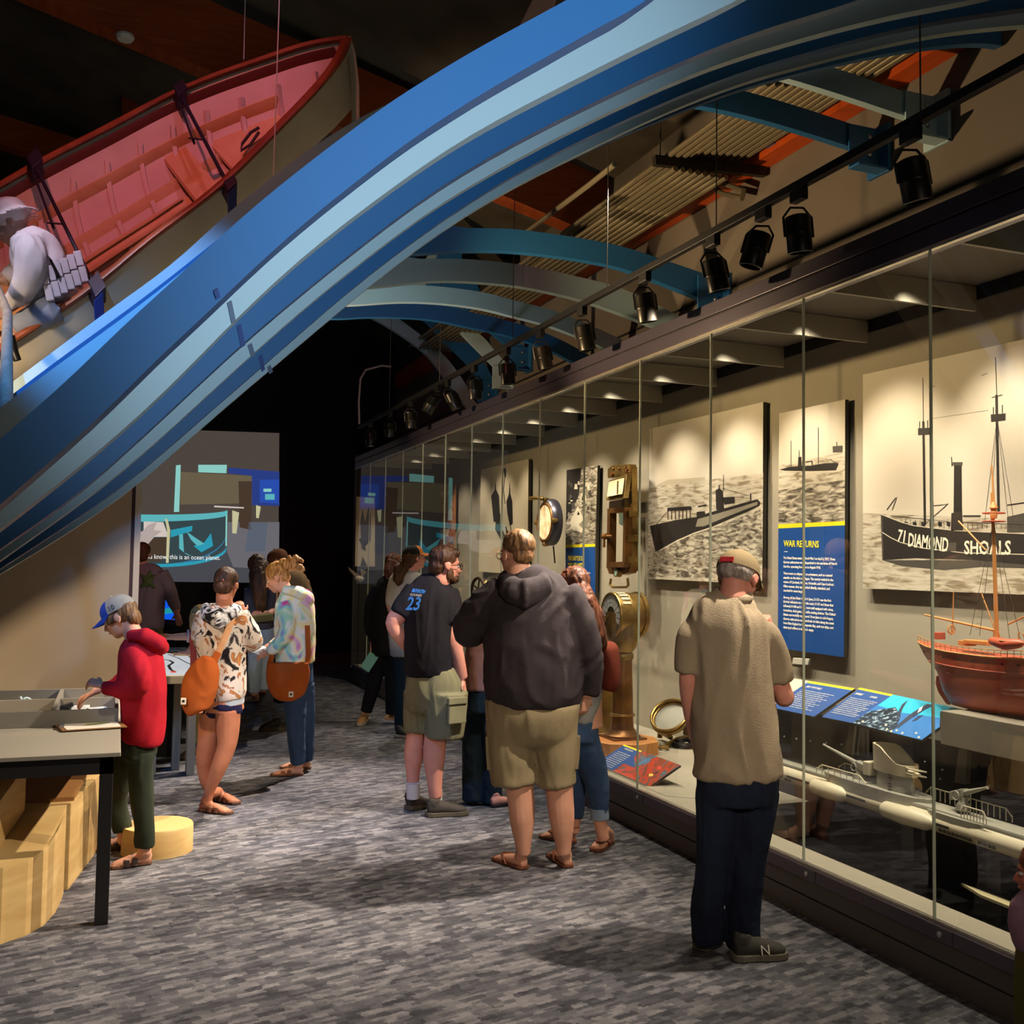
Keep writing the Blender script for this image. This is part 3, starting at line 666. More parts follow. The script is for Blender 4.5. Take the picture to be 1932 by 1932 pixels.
def glassmat():
    m = bpy.data.materials.new('case_glass'); m.use_nodes = True; nt = m.node_tree; nt.nodes.remove(nt.nodes['Principled BSDF']); out = nt.nodes['Material Output']
    t = nt.nodes.new('ShaderNodeBsdfTransparent'); t.inputs[0].default_value = (.97, .985, .975, 1); g = nt.nodes.new('ShaderNodeBsdfGlossy'); g.inputs['Roughness'].default_value = .0
    f = nt.nodes.new('ShaderNodeFresnel'); f.inputs[0].default_value = 1.7; ge = nt.nodes.new('ShaderNodeNewGeometry'); iv = nt.nodes.new('ShaderNodeMath'); iv.operation = 'SUBTRACT'; iv.inputs[0].default_value = 1; nt.links.new(ge.outputs['Backfacing'], iv.inputs[1]); ml = nt.nodes.new('ShaderNodeMath'); ml.operation = 'MULTIPLY'; nt.links.new(f.outputs[0], ml.inputs[0]); nt.links.new(iv.outputs[0], ml.inputs[1]); mx = nt.nodes.new('ShaderNodeMixShader')
    nt.links.new(ml.outputs[0], mx.inputs[0]); nt.links.new(t.outputs[0], mx.inputs[1]); nt.links.new(g.outputs[0], mx.inputs[2]); nt.links.new(mx.outputs[0], out.inputs[0]); return m
m_glass = glassmat()
m_edge = mat('glass_edge', '#c4cab4', .2, 0, emit=None)
for i in range(len(JY)-1):
    g = MB().box((GX+.003, JY[i]+.003, .25), (GX+.015, JY[i+1]-.003, 3.055)).build('glass_pane', m_glass, case)
    if i: MB().box((GX+.002, JY[i]-.0022, .25), (GX+.016, JY[i]+.0022, 3.055)).build('glass_joint', m_edge, case)
    MB().box((GX+.09, JY[i+1]-.01, 3.10), (WX-.2, JY[i+1]+.01, 3.235)).build('ceiling_fin', m_fin, case)
    MB().box((GX-.014, JY[i+1]-.12, .192), (GX-.0145-.004, JY[i+1]+.02, .248)).build('rail_cover', m_rail, case)
    MB().lathe([(0, 0), (.012, 0), (.012, .008), (0, .01)], (GX-.018, JY[i+1]-.06, .222), (-1, 0, 0), 12).build('lock', mat('zinc', '', 0), case)
# ---- pictures on the back wall: flat prints, drawn polygon by polygon on real boards
def board(px, X, th, m_side, name, label, cat, group=None, Yplane=None):
    """px: four photo corners clockwise from top left; a board standing off the back wall"""
    e = empty(name, atX(px[0][0], px[3][1], X), label, cat, group)
    MB().prism([atX(x, y, X) for x, y in px], (th, 0, 0)).build('panel_board', m_side, e)
    return e
class Art:
    def __init__(s, X, e): s.mb = MB(); s.X = X; s.m = []; s.e = e
    def mi(s, m):
        if m not in s.m: s.m.append(m)
        return s.m.index(m)
    def tf(s, x, y, l): return atX(x, y, s.X-.0008-l)
    def p(s, pts, m, lev=1): poly_layer(s.mb, pts, s.tf, lev, s.mi(m), .0004); return s
    def line(s, pts, w, m, lev=2):
        for (x0, y0), (x1, y1) in zip(pts[:-1], pts[1:]):
            dx, dy = x1-x0, y1-y0; L = math.hypot(dx, dy) or 1; nx, ny = -dy/L*w/2, dx/L*w/2
            s.p([(x0+nx, y0+ny), (x1+nx, y1+ny), (x1-nx, y1-ny), (x0-nx, y0-ny)], m, lev)
        return s
    def done(s, name='print'): return s.mb.build(name, s.m, s.e)
I = lambda n, c, **k: mat('ink_'+n, c, .55, **k)
sep = noisemat('sepia_sky', [(.3, '#cfc4ae'), (.7, '#dcd3c0')], 1.2, 2, 0, (1, 1, 1), .55)
seaL = noisemat('sepia_sea', [(.36, '#8a7d66'), (.46, '#b5aa94'), (.6, '#cdc3ae')], 7, 5, .6, (1, 1, 6), .55)
seaD = noisemat('dark_sea', [(.36, '#4a4237'), (.5, '#948a78'), (.62, '#c6bca6')], 9, 5, .8, (1, 1, 4), .55)
ink, inkg, inkl = I('black', '#26221f'), I('grey', '#4b4740'), I('pale', '#d8cdb4')
m_bs = mat('board_edge_dark', '#3a362e', .6)
yel, blu = I('yellow', '#f0dc1e'), I('blue', '#12488f')
wht = I('white', '#f1efe8'); ylt = I('heading_yellow', '#f2e22a')
XP = WX-.06
def ptext(body, x0, y0, x1, y1, hpx, X, name, m, parent, bold=0, off=.003):
    """lettering whose first baseline runs from photo point (x0,y0) to (x1,y1) on the plane X"""
    a, b = atX(x0, y0, X), atX(x1, y1, X); D_ = depth(a); h = hpx*D_/FPX*.98
    o = text(body, h/.7, (0, 0, 0), (1, 0, 0), (0, 1, 0), name, m, None, off=0, bold=bold)
    me = o.data; w = max(v.co.x for v in me.vertices) ; loc = o.location.copy()
    for v in me.vertices: pass
    W = (b-a).length; xs = [v.co.x+loc.x for v in me.vertices]; x0_, x1_ = min(xs), max(xs); sc = W/(x1_-x0_)
    x = (b-a).normalized(); y = UP; y = (y-x*y.dot(x)).normalized(); n = x.cross(y)
    if n.x > 0: n = -n
    off_ = world_off(parent)
    for v in me.vertices:
        p = v.co+loc; v.co = a+x*((p.x-x0_)*sc)+y*p.y+n*(off+p.z) - off_
    o.parent = parent; o.location = (0, 0, 0); return o
# lightship photograph
e = board([(1628,707),(2060,612),(2060,1127),(1628,1110)], XP, .035, m_bs, 'photo_panel', 'huge sepia photo panel of a lightship with white hull lettering, on the case wall', 'photo panel', 'photo panels in the case')
A = Art(XP, e)
A.p([(1628,707),(2060,612),(2060,1127),(1628,1110)], sep, 1)
A.p([(1628,968),(2060,985),(2060,1127),(1628,1110)], seaL, 2)
A.p([(1661.5,970),(1672,975),(1700,986),(1725,993),(1803,1002),(1932,1008),(2050,1000),(2045,1068),(1932,1065),(1842,1057),(1725,1053),(1664.6,1057)], ink, 4)
A.p([(1661.5,970),(1665,972),(1667,1056),(1664.6,1057)], inkg, 5)
A.line([(1664,1004),(1680,1014),(1698,1023),(1740,1034),(1818,1043),(1932,1046),(2040,1042)], 1.6, inkl, 6)
A.line([(1661.5,970),(1700,985),(1725,992),(1803,1001),(1932,1007)], 1.5, inkl, 6)
A.p([(1665,1057),(1842,1057),(2040,1068),(2040,1075),(1850,1070),(1780,1076),(1700,1068)], inkg, 3)
A.line([(1741,713),(1742,800)], 1.2, ink, 4).line([(1742,795),(1745,990)], 4.5, ink, 4).line([(1878,674),(1881,760)], 1.4, ink, 4).line([(1880,745),(1884,965)], 5, ink, 4)
A.p([(1732,808),(1755,807),(1755,820),(1732,821)], ink, 5).p([(1869,782),(1897,780),(1897,793),(1870,796)], ink, 5)
A.line([(1735,795),(1735,808)], 1.5, ink, 5).line([(1750,793),(1750,807)], 1.5, ink, 5).line([(1874,768),(1874,782)], 1.5, ink, 5).line([(1891,764),(1891,780)], 1.5, ink, 5)
A.line([(1871,750),(1891,745)], 1.5, ink, 5).line([(1755,728),(1764,729)], 1, ink, 5).line([(1852,709),(1863,704)], 1, ink, 5)
A.p([(1800,873),(1814,873),(1815,978),(1799,978)], ink, 5).p([(1797,872),(1816,872),(1816,878),(1797,878)], inkg, 6).line([(1795,862),(1796,880)], 1.5, ink, 5)
A.p([(1795,968),(1815,965),(1817,1001),(1794,1001)], ink, 6).p([(1817,972),(1850,972),(1850,975),(1817,975)], ink, 6)
A.p([(1900,975),(1932,968),(1990,968),(1990,1003),(1900,1005)], inkg, 5)
A.line([(1673,962),(1690,939)], 1.5, ink, 5).line([(1683,963),(1692,938)], 1.3, ink, 5)
A.line([(1744,990),(1789,950)], 1.2, ink, 5).line([(1757,955),(1789,951)], 1.2, ink, 5).line([(1760,941),(1761,985)], 1.6, ink, 5).line([(1900,953),(1990,940)], 2, ink, 5)
for x in range(1700, 1990, 9): A.line([(x, 980+max(0, (1730-x))*-.1+(x-1700)*.05), (x, 998)], .8, ink, 5)
A.line([(1680,973),(1790,984)], .9, ink, 5).line([(1816,985),(1932,990)], .9, ink, 5)
for x in range(1690, 1800, 16): A.p([(x, 984), (x+7, 985), (x+7, 994), (x, 992)], ink, 5)
for xx in (1868, 1874, 1893, 1899): A.line([(1881+(xx-1881)*.1, 800), (xx+(xx-1881)*.8, 985)], .7, ink, 4)
A.line([(1757,790),(1865,774)], .6, inkg, 3)
A.p([(1787,1024),(1804,1023),(1804,1040),(1787,1041)], inkg, 6)
A.done()
w1 = I('hull_letters', '#efe6cc')
ptext('71', 1694, 1020, 1707, 1023, 22, XP, 'lettering', w1, e, .0022)
ptext('DIAMOND', 1714, 1030, 1789, 1041, 25, XP, 'lettering', w1, e, .0022)
ptext('SHOALS', 1820, 1045, 1908, 1046, 25, XP, 'lettering', w1, e, .0022)
# surfaced submarine photograph
e = board([(1226,809),(1440,758.4),(1438,1102),(1221.6,1092)], XP, .035, m_bs, 'photo_panel', 'sepia photo panel of a surfaced submarine in choppy water, behind the capped man', 'photo panel', 'photo panels in the case')
cx = lambda x, y: (1180+x*.3892, 600+y*.3892)
A = Art(XP, e); A.p([(1226,809),(1440,758.4),(1438,1102),(1221.6,1092)], sep, 1)
A.p([(1224.3,922),(1260,914),(1440,893),(1438,1102),(1221.6,1092)], seaL, 2); A.p([(1225,922),(1260,905),(1290,903),(1330,900),(1330,907),(1260,915)], I('haze', '#b8ad95'), 3)
A.p([cx(140,1130),cx(330,1040),cx(480,1000),cx(655,925),cx(665,1160),cx(400,1260),cx(110,1255)], seaD, 3)
A.p([cx(118,1008),cx(150,1000),cx(250,978),cx(350,965),cx(400,945),cx(470,925),cx(560,900),cx(640,878),cx(655,895),cx(650,910),cx(600,935),cx(480,985),cx(400,1020),cx(330,1040),cx(240,1085),cx(180,1122),cx(145,1132)], ink, 5)
A.p([cx(350,975),cx(560,915),cx(640,890),cx(640,905),cx(480,968),cx(380,1010),cx(340,1012)], I('mid', '#8d8572'), 6)
A.p([cx(437,835),cx(455,825),cx(472,838),cx(478,925),cx(440,930)], ink, 7).p([cx(470,870),cx(528,866),cx(530,895),cx(480,905)], ink, 7)
A.line([cx(475,760),cx(475,840)], 1, ink, 7).line([cx(455,810),cx(455,835)], 2, ink, 7).line([cx(470,825),cx(610,865)], .7, inkg, 6).line([cx(607,850),cx(607,885)], 2.2, ink, 7)
A.p([cx(203,920),cx(318,912),cx(322,930),cx(203,936)], ink, 7)
for k in range(7): A.line([cx(206+k*18, 930), cx(206+k*18, 978-k)], 1.6, ink, 7)
A.p([cx(345,940),cx(385,936),cx(388,962),cx(345,968)], ink, 7).line([cx(352,914),cx(392,906)], 2.5, ink, 7).line([cx(150,1000),cx(205,935)], .8, ink, 6)
A.line([cx(165,1128),cx(250,1080),cx(330,1045),cx(420,1015)], 2.4, inkl, 8)
A.done()
# tall text panels
def text_panel(corn, yl, bot, label, sea=True):
    (x0, y0), (x1, y1) = corn; e = board([(x0,y0),(x1,y1),(x1+ (bot[1][0]-x1), bot[1][1]), (bot[0][0], bot[0][1])], XP, .03, m_bs, 'text_panel', label, 'text panel', 'tall blue text panels in the case')
    A = Art(XP, e); A.p([(x0,y0),(x1,y1),(yl[1][0], yl[1][1]),(yl[0][0], yl[0][1])], sep if sea else seaD, 1)
    A.p([yl[0], yl[1], (yl[1][0], yl[1][1]+yl[2]), (yl[0][0], yl[0][1]+yl[2])], yel, 2)
    A.p([(yl[0][0], yl[0][1]+yl[2]), (yl[1][0], yl[1][1]+yl[2]), bot[1], bot[0]], blu, 1); return e, A
e, A = text_panel([(1470,780),(1594.5,753.7)], [(1468.5,989),(1594,983),8], [(1467.5,1222.6),(1592,1240)], 'tall text panel headed WAR RETURNS with a sea photo above blue')
A.p([(1470,878),(1520,868),(1594,852),(1594,983),(1469,989)], seaL, 2).p([(1469,925),(1594,905),(1594,983),(1468.6,989)], seaD, 3)
A.p([cx(748,735),cx(790,722),cx(900,715),cx(960,705),cx(1030,702),cx(1033,710),cx(1020,738),cx(900,742),cx(780,742)], ink, 5)
A.line([cx(802,595),cx(802,720)], 1, ink, 5).line([cx(935,530),cx(935,705)], 1, ink, 5).line([cx(842,640),cx(842,720)], 1, ink, 5).p([cx(838,675),cx(852,672),cx(854,720),cx(836,720)], ink, 6)
A.line([cx(875,698),cx(905,694),cx(905,712)], 2, ink, 6).line([cx(990,685),cx(1018,700)], 1.2, ink, 5).p([cx(1004,622),cx(1052,618),cx(1052,650),cx(1006,652)], inkg, 5).line([cx(1024,600),cx(1024,622)], 1.5, inkg, 5)
A.line([cx(748,742),cx(900,746),cx(1040,742)], 1.6, inkl, 6).p([(1479,1040),(1486,1040.2),(1486,1041.4),(1479,1041.2)], wht, 3)
A.done()
ptext('WAR RETURNS', 1479, 1031, 1545.6, 1033, 12, XP, 'lettering', ylt, e, .0012)
BODY = [('The United States entered World War I on April 6, 1917. Three', 1576), ('German submarines were dispatched to the sea lanes off North', 1580), ('Carolina, operating from June to August 1918.', 1549), None,
 ('There were no shipyards, no privateers, and no massed', 1571), ('assaults on the inlet or villages. The enemy waited in the', 1573), ('waters off Currituck, Hatteras, Ocracoke, and Cape Lookout.', 1574), ('Often unseen, they approached silently, attacked, and', 1566), ('searched for more targets.', 1518), None,
 ('Among off the Outer Banks in June, U-151 was the first', 1569), ('German submarine to reach the coast. U-151 and those that', 1573), ('followed, U-140 and U-117, were well equipped with mines,', 1573), ('torpedoes, deck guns, and cable-cutting devices. The United', 1577), ('States was woefully unprepared. From June to mid-August,', 1573), ('German submarines sank hundreds of miles along the coast', 1574), ('from New England to Chesapeake Bay, sank ten ships, and', 1573), ('destroyed millions in dollars in cargo.', 1536)]
y = 1054.5
for b in BODY:
    if b is None: y += 5.0; continue
    ptext(b[0], 1478.7, y, b[1], y+(b[1]-1478.7)*(.03+ (y-1054)*.0006), 4.6, XP, 'lettering', wht, e, .0006); y += 8.05
e, A = text_panel([(1069,887),(1127.5,878)], [(1067,1028),(1122.8,1026),5.5], [(1066.5,1118),(1123,1128)], 'tall text panel headed THE BATTLE OF THE ATLANTIC beside the brass frame', False)
A.p([(1069,887),(1097,883),(1092,935),(1068,985)], ink, 3).p([(1075,985),(1090,955),(1104,985),(1098,1005),(1080,1000)], inkl, 4).p([(1092,990),(1112,968),(1116,972),(1102,1000)], I('mid', ''), 5)
for k in range(22):
    a = 1071+random.random()*48; b = 905+random.random()*75; r = 2+random.random()*2
    A.p([(a-r, b+r*2), (a-r*.6, b-r), (a+r*.6, b-r), (a+r, b+r*2)], [inkl, I('mid', ''), inkg][k % 3], 4)
A.done()
ptext('THE BATTLE OF', 1072, 1057, 1102, 1057.6, 8, XP, 'lettering', ylt, e, .002)
ptext('THE ATLANTIC', 1072, 1070, 1103, 1070.8, 8, XP, 'lettering', ylt, e, .002)
y = 1083
for ln in ('When war came again in 1939', 'German U-boats returned to', 'the waters of the Outer', 'Banks, and ships burned', 'within sight of the shore.'):
    ptext(ln, 1072, y, 1072+len(ln)*1.55, y+.6, 4, XP, 'lettering', wht, e); y += 6
# crew photograph
e = board([(907.6,886),(997.4,866),(995,1086),(902.7,1078)], XP, .035, m_bs, 'photo_panel', 'cream photo panel of sailors and a gun at left of the round porthole', 'photo panel', 'photo panels in the case')
c2 = lambda x, y: (880+x*.1863, 820+y*.1863)
A = Art(XP, e); A.p([(907.6,886),(997.4,866),(995,1086),(902.7,1078)], I('cream_print', '#d6c8aa'), 1)
A.p([c2(250,620),c2(285,560),c2(292,455),c2(302,560),c2(330,620),c2(340,820),c2(330,900),c2(275,880)], ink, 3)
A.p([c2(375,350),c2(392,335),c2(404,360),c2(400,430),c2(385,430)], ink, 3).line([c2(390,420),c2(375,560),c2(390,700)], 1.4, ink, 3)
A.p([c2(405,680),c2(430,600),c2(438,470),c2(446,600),c2(465,680),c2(470,900),c2(440,930),c2(415,800)], ink, 3)
A.p([c2(300,840),c2(345,800),c2(345,1060),c2(290,960)], inkg, 2)
for k in range(8): A.line([c2(350+k*16, 930+(k % 3)*40), c2(372+k*16, 1060)], 1.8, ink if k % 2 else inkg, 4)
A.done()
# orange recruiting poster
e = board([(826,918.5),(858.5,914),(857,1050),(824,1050)], XP, .02, mat('orange_board', '#c98552', .5), 'poster', 'narrow orange and red vintage poster deep in the case', 'poster')
A = Art(XP, e); A.p([(828,921),(856.5,917),(855,1046),(826,1046)], noisemat('poster_paint', [(.3, '#54302c'), (.45, '#a04a34'), (.6, '#c98a55'), (.75, '#4a4a66')], 5, 4, 1, (1, 1, 1), .5), 1)
A.p([(829,928),(848,925),(848,934),(829,937)], I('poster_cream', '#ecd0b0'), 3).p([(839,936),(849,935),(848,958),(844,975),(841,958)], I('poster_red', '#8e2b24'), 3).p([(829,1000),(848,998),(846,1012),(829,1013)], I('poster_cream', ''), 3)
A.done()
# far end photograph on the case end wall
ye = Y1c-.04
e = empty('photo_panel', atY(690, 1069, ye), 'dim sepia photo panel at the far end wall of the case', 'photo panel', 'photo panels in the case')
MB().prism([atY(x, y, ye) for x, y in ((672.6,937),(707.4,938),(707.4,1069),(669.7,1068.7))], (0, .03, 0)).build('panel_board', I('cream_print', ''), e)
mb = MB()
for P in ([(680,985),(684,960),(689,985),(690,1040),(682,1035)], [(694,962),(698,950),(700,975),(699,1020),(690,1030),(688,990)], [(677,1018),(686,1010),(692,1028),(683,1030)], [(680,1068),(684,1050),(690,1062),(693,1068)]):
    mb.add([atY(x, y, ye-.002) for x, y in P], [tuple(range(len(P)))])
mb.build('print', ink, e)
# ------------------------------------------------------------------ exhibits in the case
m_brass = noisemat('aged_brass', [(.3, '#6f5a30'), (.7, '#ab8c52')], 6, 4, .5, (1, 1, 1), .35, metal=.85)
m_bronze = noisemat('brown_bronze', [(.3, '#6b4a2a'), (.7, '#94683c')], 6, 4, .5, (1, 1, 1), .4, metal=.7)
def pris(px, X, th, name, m, parent, bevel=.004, smooth=False):
    return MB().prism([atX(x, y, X) for x, y in px], (th, 0, 0)).build(name, m, parent, bevel=bevel)
def scal(c, pts): return [(c[0]+x*c[2], c[1]+y*c[2]) for x, y in pts]
cc = (880, 820, .1863)
# brass frame instrument on the wall
e = empty('brass_bulkhead_frame', atX(1165, 1084, 4.2), 'tall brass bulkhead frame with slanted glass box and open window, on the case wall', 'brass instrument')
def C2(*p): return scal(cc, p)
pris(C2((1640,300),(1672,330),(1678,1380),(1600,1410),(1600,300)), 4.25, .06, 'side_rail', m_brass, e)
pris(C2((1430,350),(1475,312),(1640,300),(1640,420),(1430,440)), 4.22, .08, 'top_plate', m_brass, e)
for bx, by in ((1487,345),(1548,345),(1610,338),(1655,378),(1655,560),(1655,712),(1650,940),(1650,1135)):
    p = atX(cc[0]+bx*cc[2], cc[1]+by*cc[2], 4.215); MB().ell(p, .012, .012, .012).build('bolt', m_bronze, e, smooth=True)
for bx, by in ((1456,405),(1605,368)):
    p = atX(cc[0]+bx*cc[2], cc[1]+by*cc[2], 4.19); MB().lathe([(0,0),(.022,.004),(.02,.03),(.008,.045),(.008,.06)], p, (1,0,0), 16).build('wing_nut', m_bronze, e, smooth=True)
f = [atX(x, y, 4.02) for x, y in C2((1410,668),(1590,640))]+[atX(x, y, 4.17) for x, y in C2((1625,400),(1440,470))]
MB().prism(f, (.05, 0, .0)).build('instrument_box', m_brass, e, bevel=.005)
g = [atX(x, y, 4.015) for x, y in C2((1430,630),(1580,602))]+[atX(x, y, 4.13) for x, y in C2((1600,440),(1450,478))]
MB().prism(g, (-.008, 0, 0)).build('glass_window', mat('milky_glass', '#c3b993', .2), e)
MB().prism([atX(x, y, 4.0+i*.0) for i, (x, y) in enumerate(C2((1530,470),(1542,467),(1536,605),(1524,607)))], (-.004, 0, 0)).build('window_bar', m_brass, e)
pris(C2((1445,675),(1640,640),(1640,740),(1440,760)), 4.3, .06, 'dark_block', mat('dark_bronze', '#3a2b1c', .4, .5), e)
for P in (((1425,750),(1600,735),(1605,785),(1425,800)), ((1425,790),(1452,790),(1445,1300),(1418,1300)), ((1588,780),(1612,780),(1605,1300),(1578,1300)), ((1418,1295),(1600,1285),(1590,1345),(1415,1350))):
    pris(C2(*P), 4.14, .07, 'window_frame', m_bronze, e)
pris(C2((1462,800),(1470,800),(1465,1290),(1456,1290)), 4.2, .01, 'pointer', m_brass, e); pris(C2((1478,860),(1486,860),(1482,1290),(1474,1290)), 4.24, .01, 'pointer', m_brass, e)
for y in (775, 1020, 1240): pris(C2((1600,y),(1650,y-5),(1650,y+60),(1600,y+62)), 4.16, .09, 'hinge', m_brass, e)
pris(C2((1540,790),(1588,790),(1586,925),(1545,905)), 4.3, .006, 'dark_plate', mat('grey_green_plate', '#5f6a5e', .3), e)
p = atX(cc[0]+1395*cc[2], cc[1]+1030*cc[2], 4.1); MB().lathe([(.016,0),(.028,.01),(.028,.05),(.014,.06),(.012,.13)], p+V((0,.03,0)), (.3,-1,0), 14).build('crank', m_bronze, e, smooth=True)
MB().sweep([p, p+V((0, 0.0, -.1))], .012, 8).build('crank_handle', m_bronze, e, smooth=True)
pris(C2((1420,1350),(1660,1340),(1640,1400),(1560,1420),(1445,1410)), 4.2, .08, 'lower_block', m_bronze, e)
p = atX(cc[0]+1508*cc[2], cc[1]+1395*cc[2], 4.15); MB().lathe([(0,.012),(.03,.012),(.032,0),(.042,0),(.042,.05)], p, (1,0,0), 20).build('bezel', m_brass, e, smooth=True)
MB().lathe([(0,0),(.03,0),(.03,.006),(0,.006)], p+V((.006,0,0)), (1,0,0), 20).build('lens', mat('teal_glass', '#8fb3a6', .1), e)
L = [atX(x, y, 4.16) for x, y in C2((1465,1460),(1455,1520),(1485,1545),(1620,1545),(1640,1525),(1632,1455))]
MB().sweep(L, .012, 8).build('bail', m_brass, e, smooth=True)
# round porthole mirror
p = atX(1028, 985, 4.15); r = (atX(1028, 945, 4.15)-atX(1028, 1026, 4.15)).length/2
e = empty('round_porthole', p-V((0,0,r)), 'round brass porthole with glowing cream face hung on the case wall', 'porthole')
MB().lathe([(r*.78,0),(r*.98,0),(r*1.05,.015),(r*1.1,.06),(r*1.08,.10),(r*.5,.11)], p, (1,0,0), 40).build('rim', mat('slate_bronze', '#4c4a55', .35, .6), e, smooth=True)
MB().lathe([(0,.0),(r*.8,0),(r*.8,.02),(0,.02)], p+V((-.006,0,0)), (1,0,0), 40).build('face', noisemat('cream_chart', [(.35,'#d9b488'),(.6,'#f0dcbb')], 14, 4, .5, (1,1,1), .5), e, smooth=True, ang=30)
MB().torus(p+V((.0,0,0)), (1,0,0), r*.86, r*.07, 40).build('bezel', m_bronze, e, smooth=True)
for a in (0, 1.6, 3.1, 4.7): 
    q_ = p+V((-.02, math.cos(a)*r*1.03, math.sin(a)*r*1.03)); MB().lathe([(.02,0),(.026,.02),(.02,.06)], q_, (1,0,0), 12).build('dog_bolt', m_brass, e, smooth=True)
tp = p+V((-.02, 0, r*1.08)); MB().sweep([tp, tp+V((-.06,.05,.01)), tp+V((-.14,.06,.0))], .02, 10).build('hinge_arm', m_brass, e, smooth=True)
MB().sweep([p+V((.1,0,-r*1.1)), p+V((.12,0,-r*1.9))], .008, 8).build('stem', m_dark, e)
# engine order telegraph
Xt = 3.72; c = atX(1176, 1160, Xt); e = empty('ship_telegraph', (c.x, c.y, .25), 'brass ship telegraph with ribbed drum head on a column and oak base', 'ship telegraph')
ax = (-HR*.93-HF*.37).normalized(); R = .172; back = (-ax)
c0 = c+ax*.10
MB().lathe([(R*.98,0),(R,.01),(R,.1),(R*1.02,.105),(R*1.02,.135),(R,.14),(R,.2),(R*1.06,.205),(R*1.06,.235),(R*.98,.25),(R*.55,.29)], c0, back, 44).build('drum', m_brass, e, smooth=True, ang=30)
MB().lathe([(0,0),(R*.97,0),(R*.97,.012),(0,.012)], c0+ax*.004, back, 44).build('dial', mat('dial_dark', '#4a4238', .4), e)
MB().torus(c0+ax*.004, ax, R*.97, .012, 44).build('dial_ring', m_brass, e, smooth=True)
dx = UP; dy = ax.cross(UP).normalized(); mp_ = mat('dial_pearl', '#c9cdc9', .3)
for ring, (ra, rb) in enumerate(((.58, .90), (.40, .55))):
    n = 18 if ring == 0 else 12
    for k in range(n):
        a0 = 2*math.pi*k/n+.03; a1 = 2*math.pi*(k+1)/n-.03; 
        if math.cos((a0+a1)/2) < -.55: continue
        f = lambda a, r_: c0+ax*.008+(dx*math.cos(a)+dy*math.sin(a))*R*r_
        MB().prism([f(a0,ra), f(a1,ra), f(a1,rb), f(a0,rb)], ax*.003).build('dial_segment', mp_, e)
MB().sweep([c0+ax*.03, c0+ax*.03+dy*.05-UP*.02, c0+ax*.03+dy*.13-UP*.10], .008, 8).build('pointer_handle', m_brass, e, smooth=True)
for k in range(9):
    a = -.95+k*.24; d = UP*math.cos(a)+dy*math.sin(a)*(-1); q_ = c0+back*.055+d*(R+.001); 
    MB().obox(q_, back*.036, d.cross(back)*.011, d*.005).build('drum_window', mat('ivory_glass', '#ded3b4', .3), e)
h = .20
MB().sweep([c+UP*.02, c-UP*.06, c-UP*.16, c-UP*.25, c-UP*.29], [(.13,.165),(.13,.165),(.125,.155),(.10,.11),(.07,.08)], 26, up=back).build('housing', m_brass, e, smooth=True)
MB().lathe([(.075,0),(.085,.02),(.08,.05),(.075,.055)], c-UP*.35, UP, 26).build('neck_ring', m_brass, e, smooth=True)
zc = c.z-.35; zb = .25+.13
MB().lathe([(.095,0),(.092,.04),(.085,.12),(.083,.2),(.072,zc-zb)], (c.x, c.y, zb), UP, 28).build('column', m_bronze, e, smooth=True)
for z_ in (zb+.16, zb+.02): MB().torus((c.x, c.y, z_), UP, .088, .012, 28).build('column_ring', m_brass, e, smooth=True)
MB().lathe([(.14,0),(.14,.015),(.115,.03),(.1,.06)], (c.x, c.y, zb-.01), UP, 28).build('foot_flange', m_bronze, e, smooth=True)
MB().lathe([(.2,0),(.2,.018)], (c.x, c.y, zb-.025), UP, 4).build('foot_plate', m_bronze, e)
MB().lathe([(.29,0),(.29,.1),(.27,.108)], (c.x, c.y, .25), UP, 8).build('oak_base', noisemat('oak', [(.3,'#b5743c'),(.7,'#cf9355')], 4, 4, 1, (1,6,1), .45), e)
g0 = c+dy*-.24+V((0,.12,0))
# second brass lamp behind the long-haired woman
p = atX(1142, 1135, 3.95); e = empty('brass_lantern', (p.x, p.y, .25), 'brass lantern partly hidden between the woman and the telegraph', 'lantern')
MB().lathe([(.09,0),(.09,.75),(.1,.76),(.1,.8),(.09,.82),(.085,1.04),(.1,1.05),(.1,1.07),(0,1.08)], (p.x, p.y, .25), UP, 24).build('body', m_brass, e, smooth=True, ang=30)
# ship's wheel-like brass peeking between the two men
p = atX(902, 1112, 3.9); e = empty('brass_valve_wheel', (p.x, p.y, .25), 'dark round wheel and small brass fitting showing between the two men', 'valve wheel')
rw = .13; MB().torus(p, (-1, -.25, 0), rw, .018, 28).build('rim', mat('dark_bronze', ''), e, smooth=True)
for k in range(4):
    a = k*math.pi/2+.3; q_ = V((0, math.cos(a), math.sin(a)))*rw; MB().sweep([p, p+q_], .01, 8).build('spoke', mat('dark_bronze', ''), e)
MB().sweep([p, (p.x, p.y, .25)], .03, 12).build('post', mat('dark_bronze', ''), e, smooth=True)
p2 = atX(918, 1104, 3.9); MB().lathe([(.03,0),(.045,.02),(.03,.05),(.05,.07),(.02,.1)], p2-UP*.05, UP, 16).build('fitting', m_brass, e, smooth=True)
MB().sweep([p2-UP*.04, (p2.x, p2.y, .25)], .014, 8).build('fitting_post', m_brass, e)
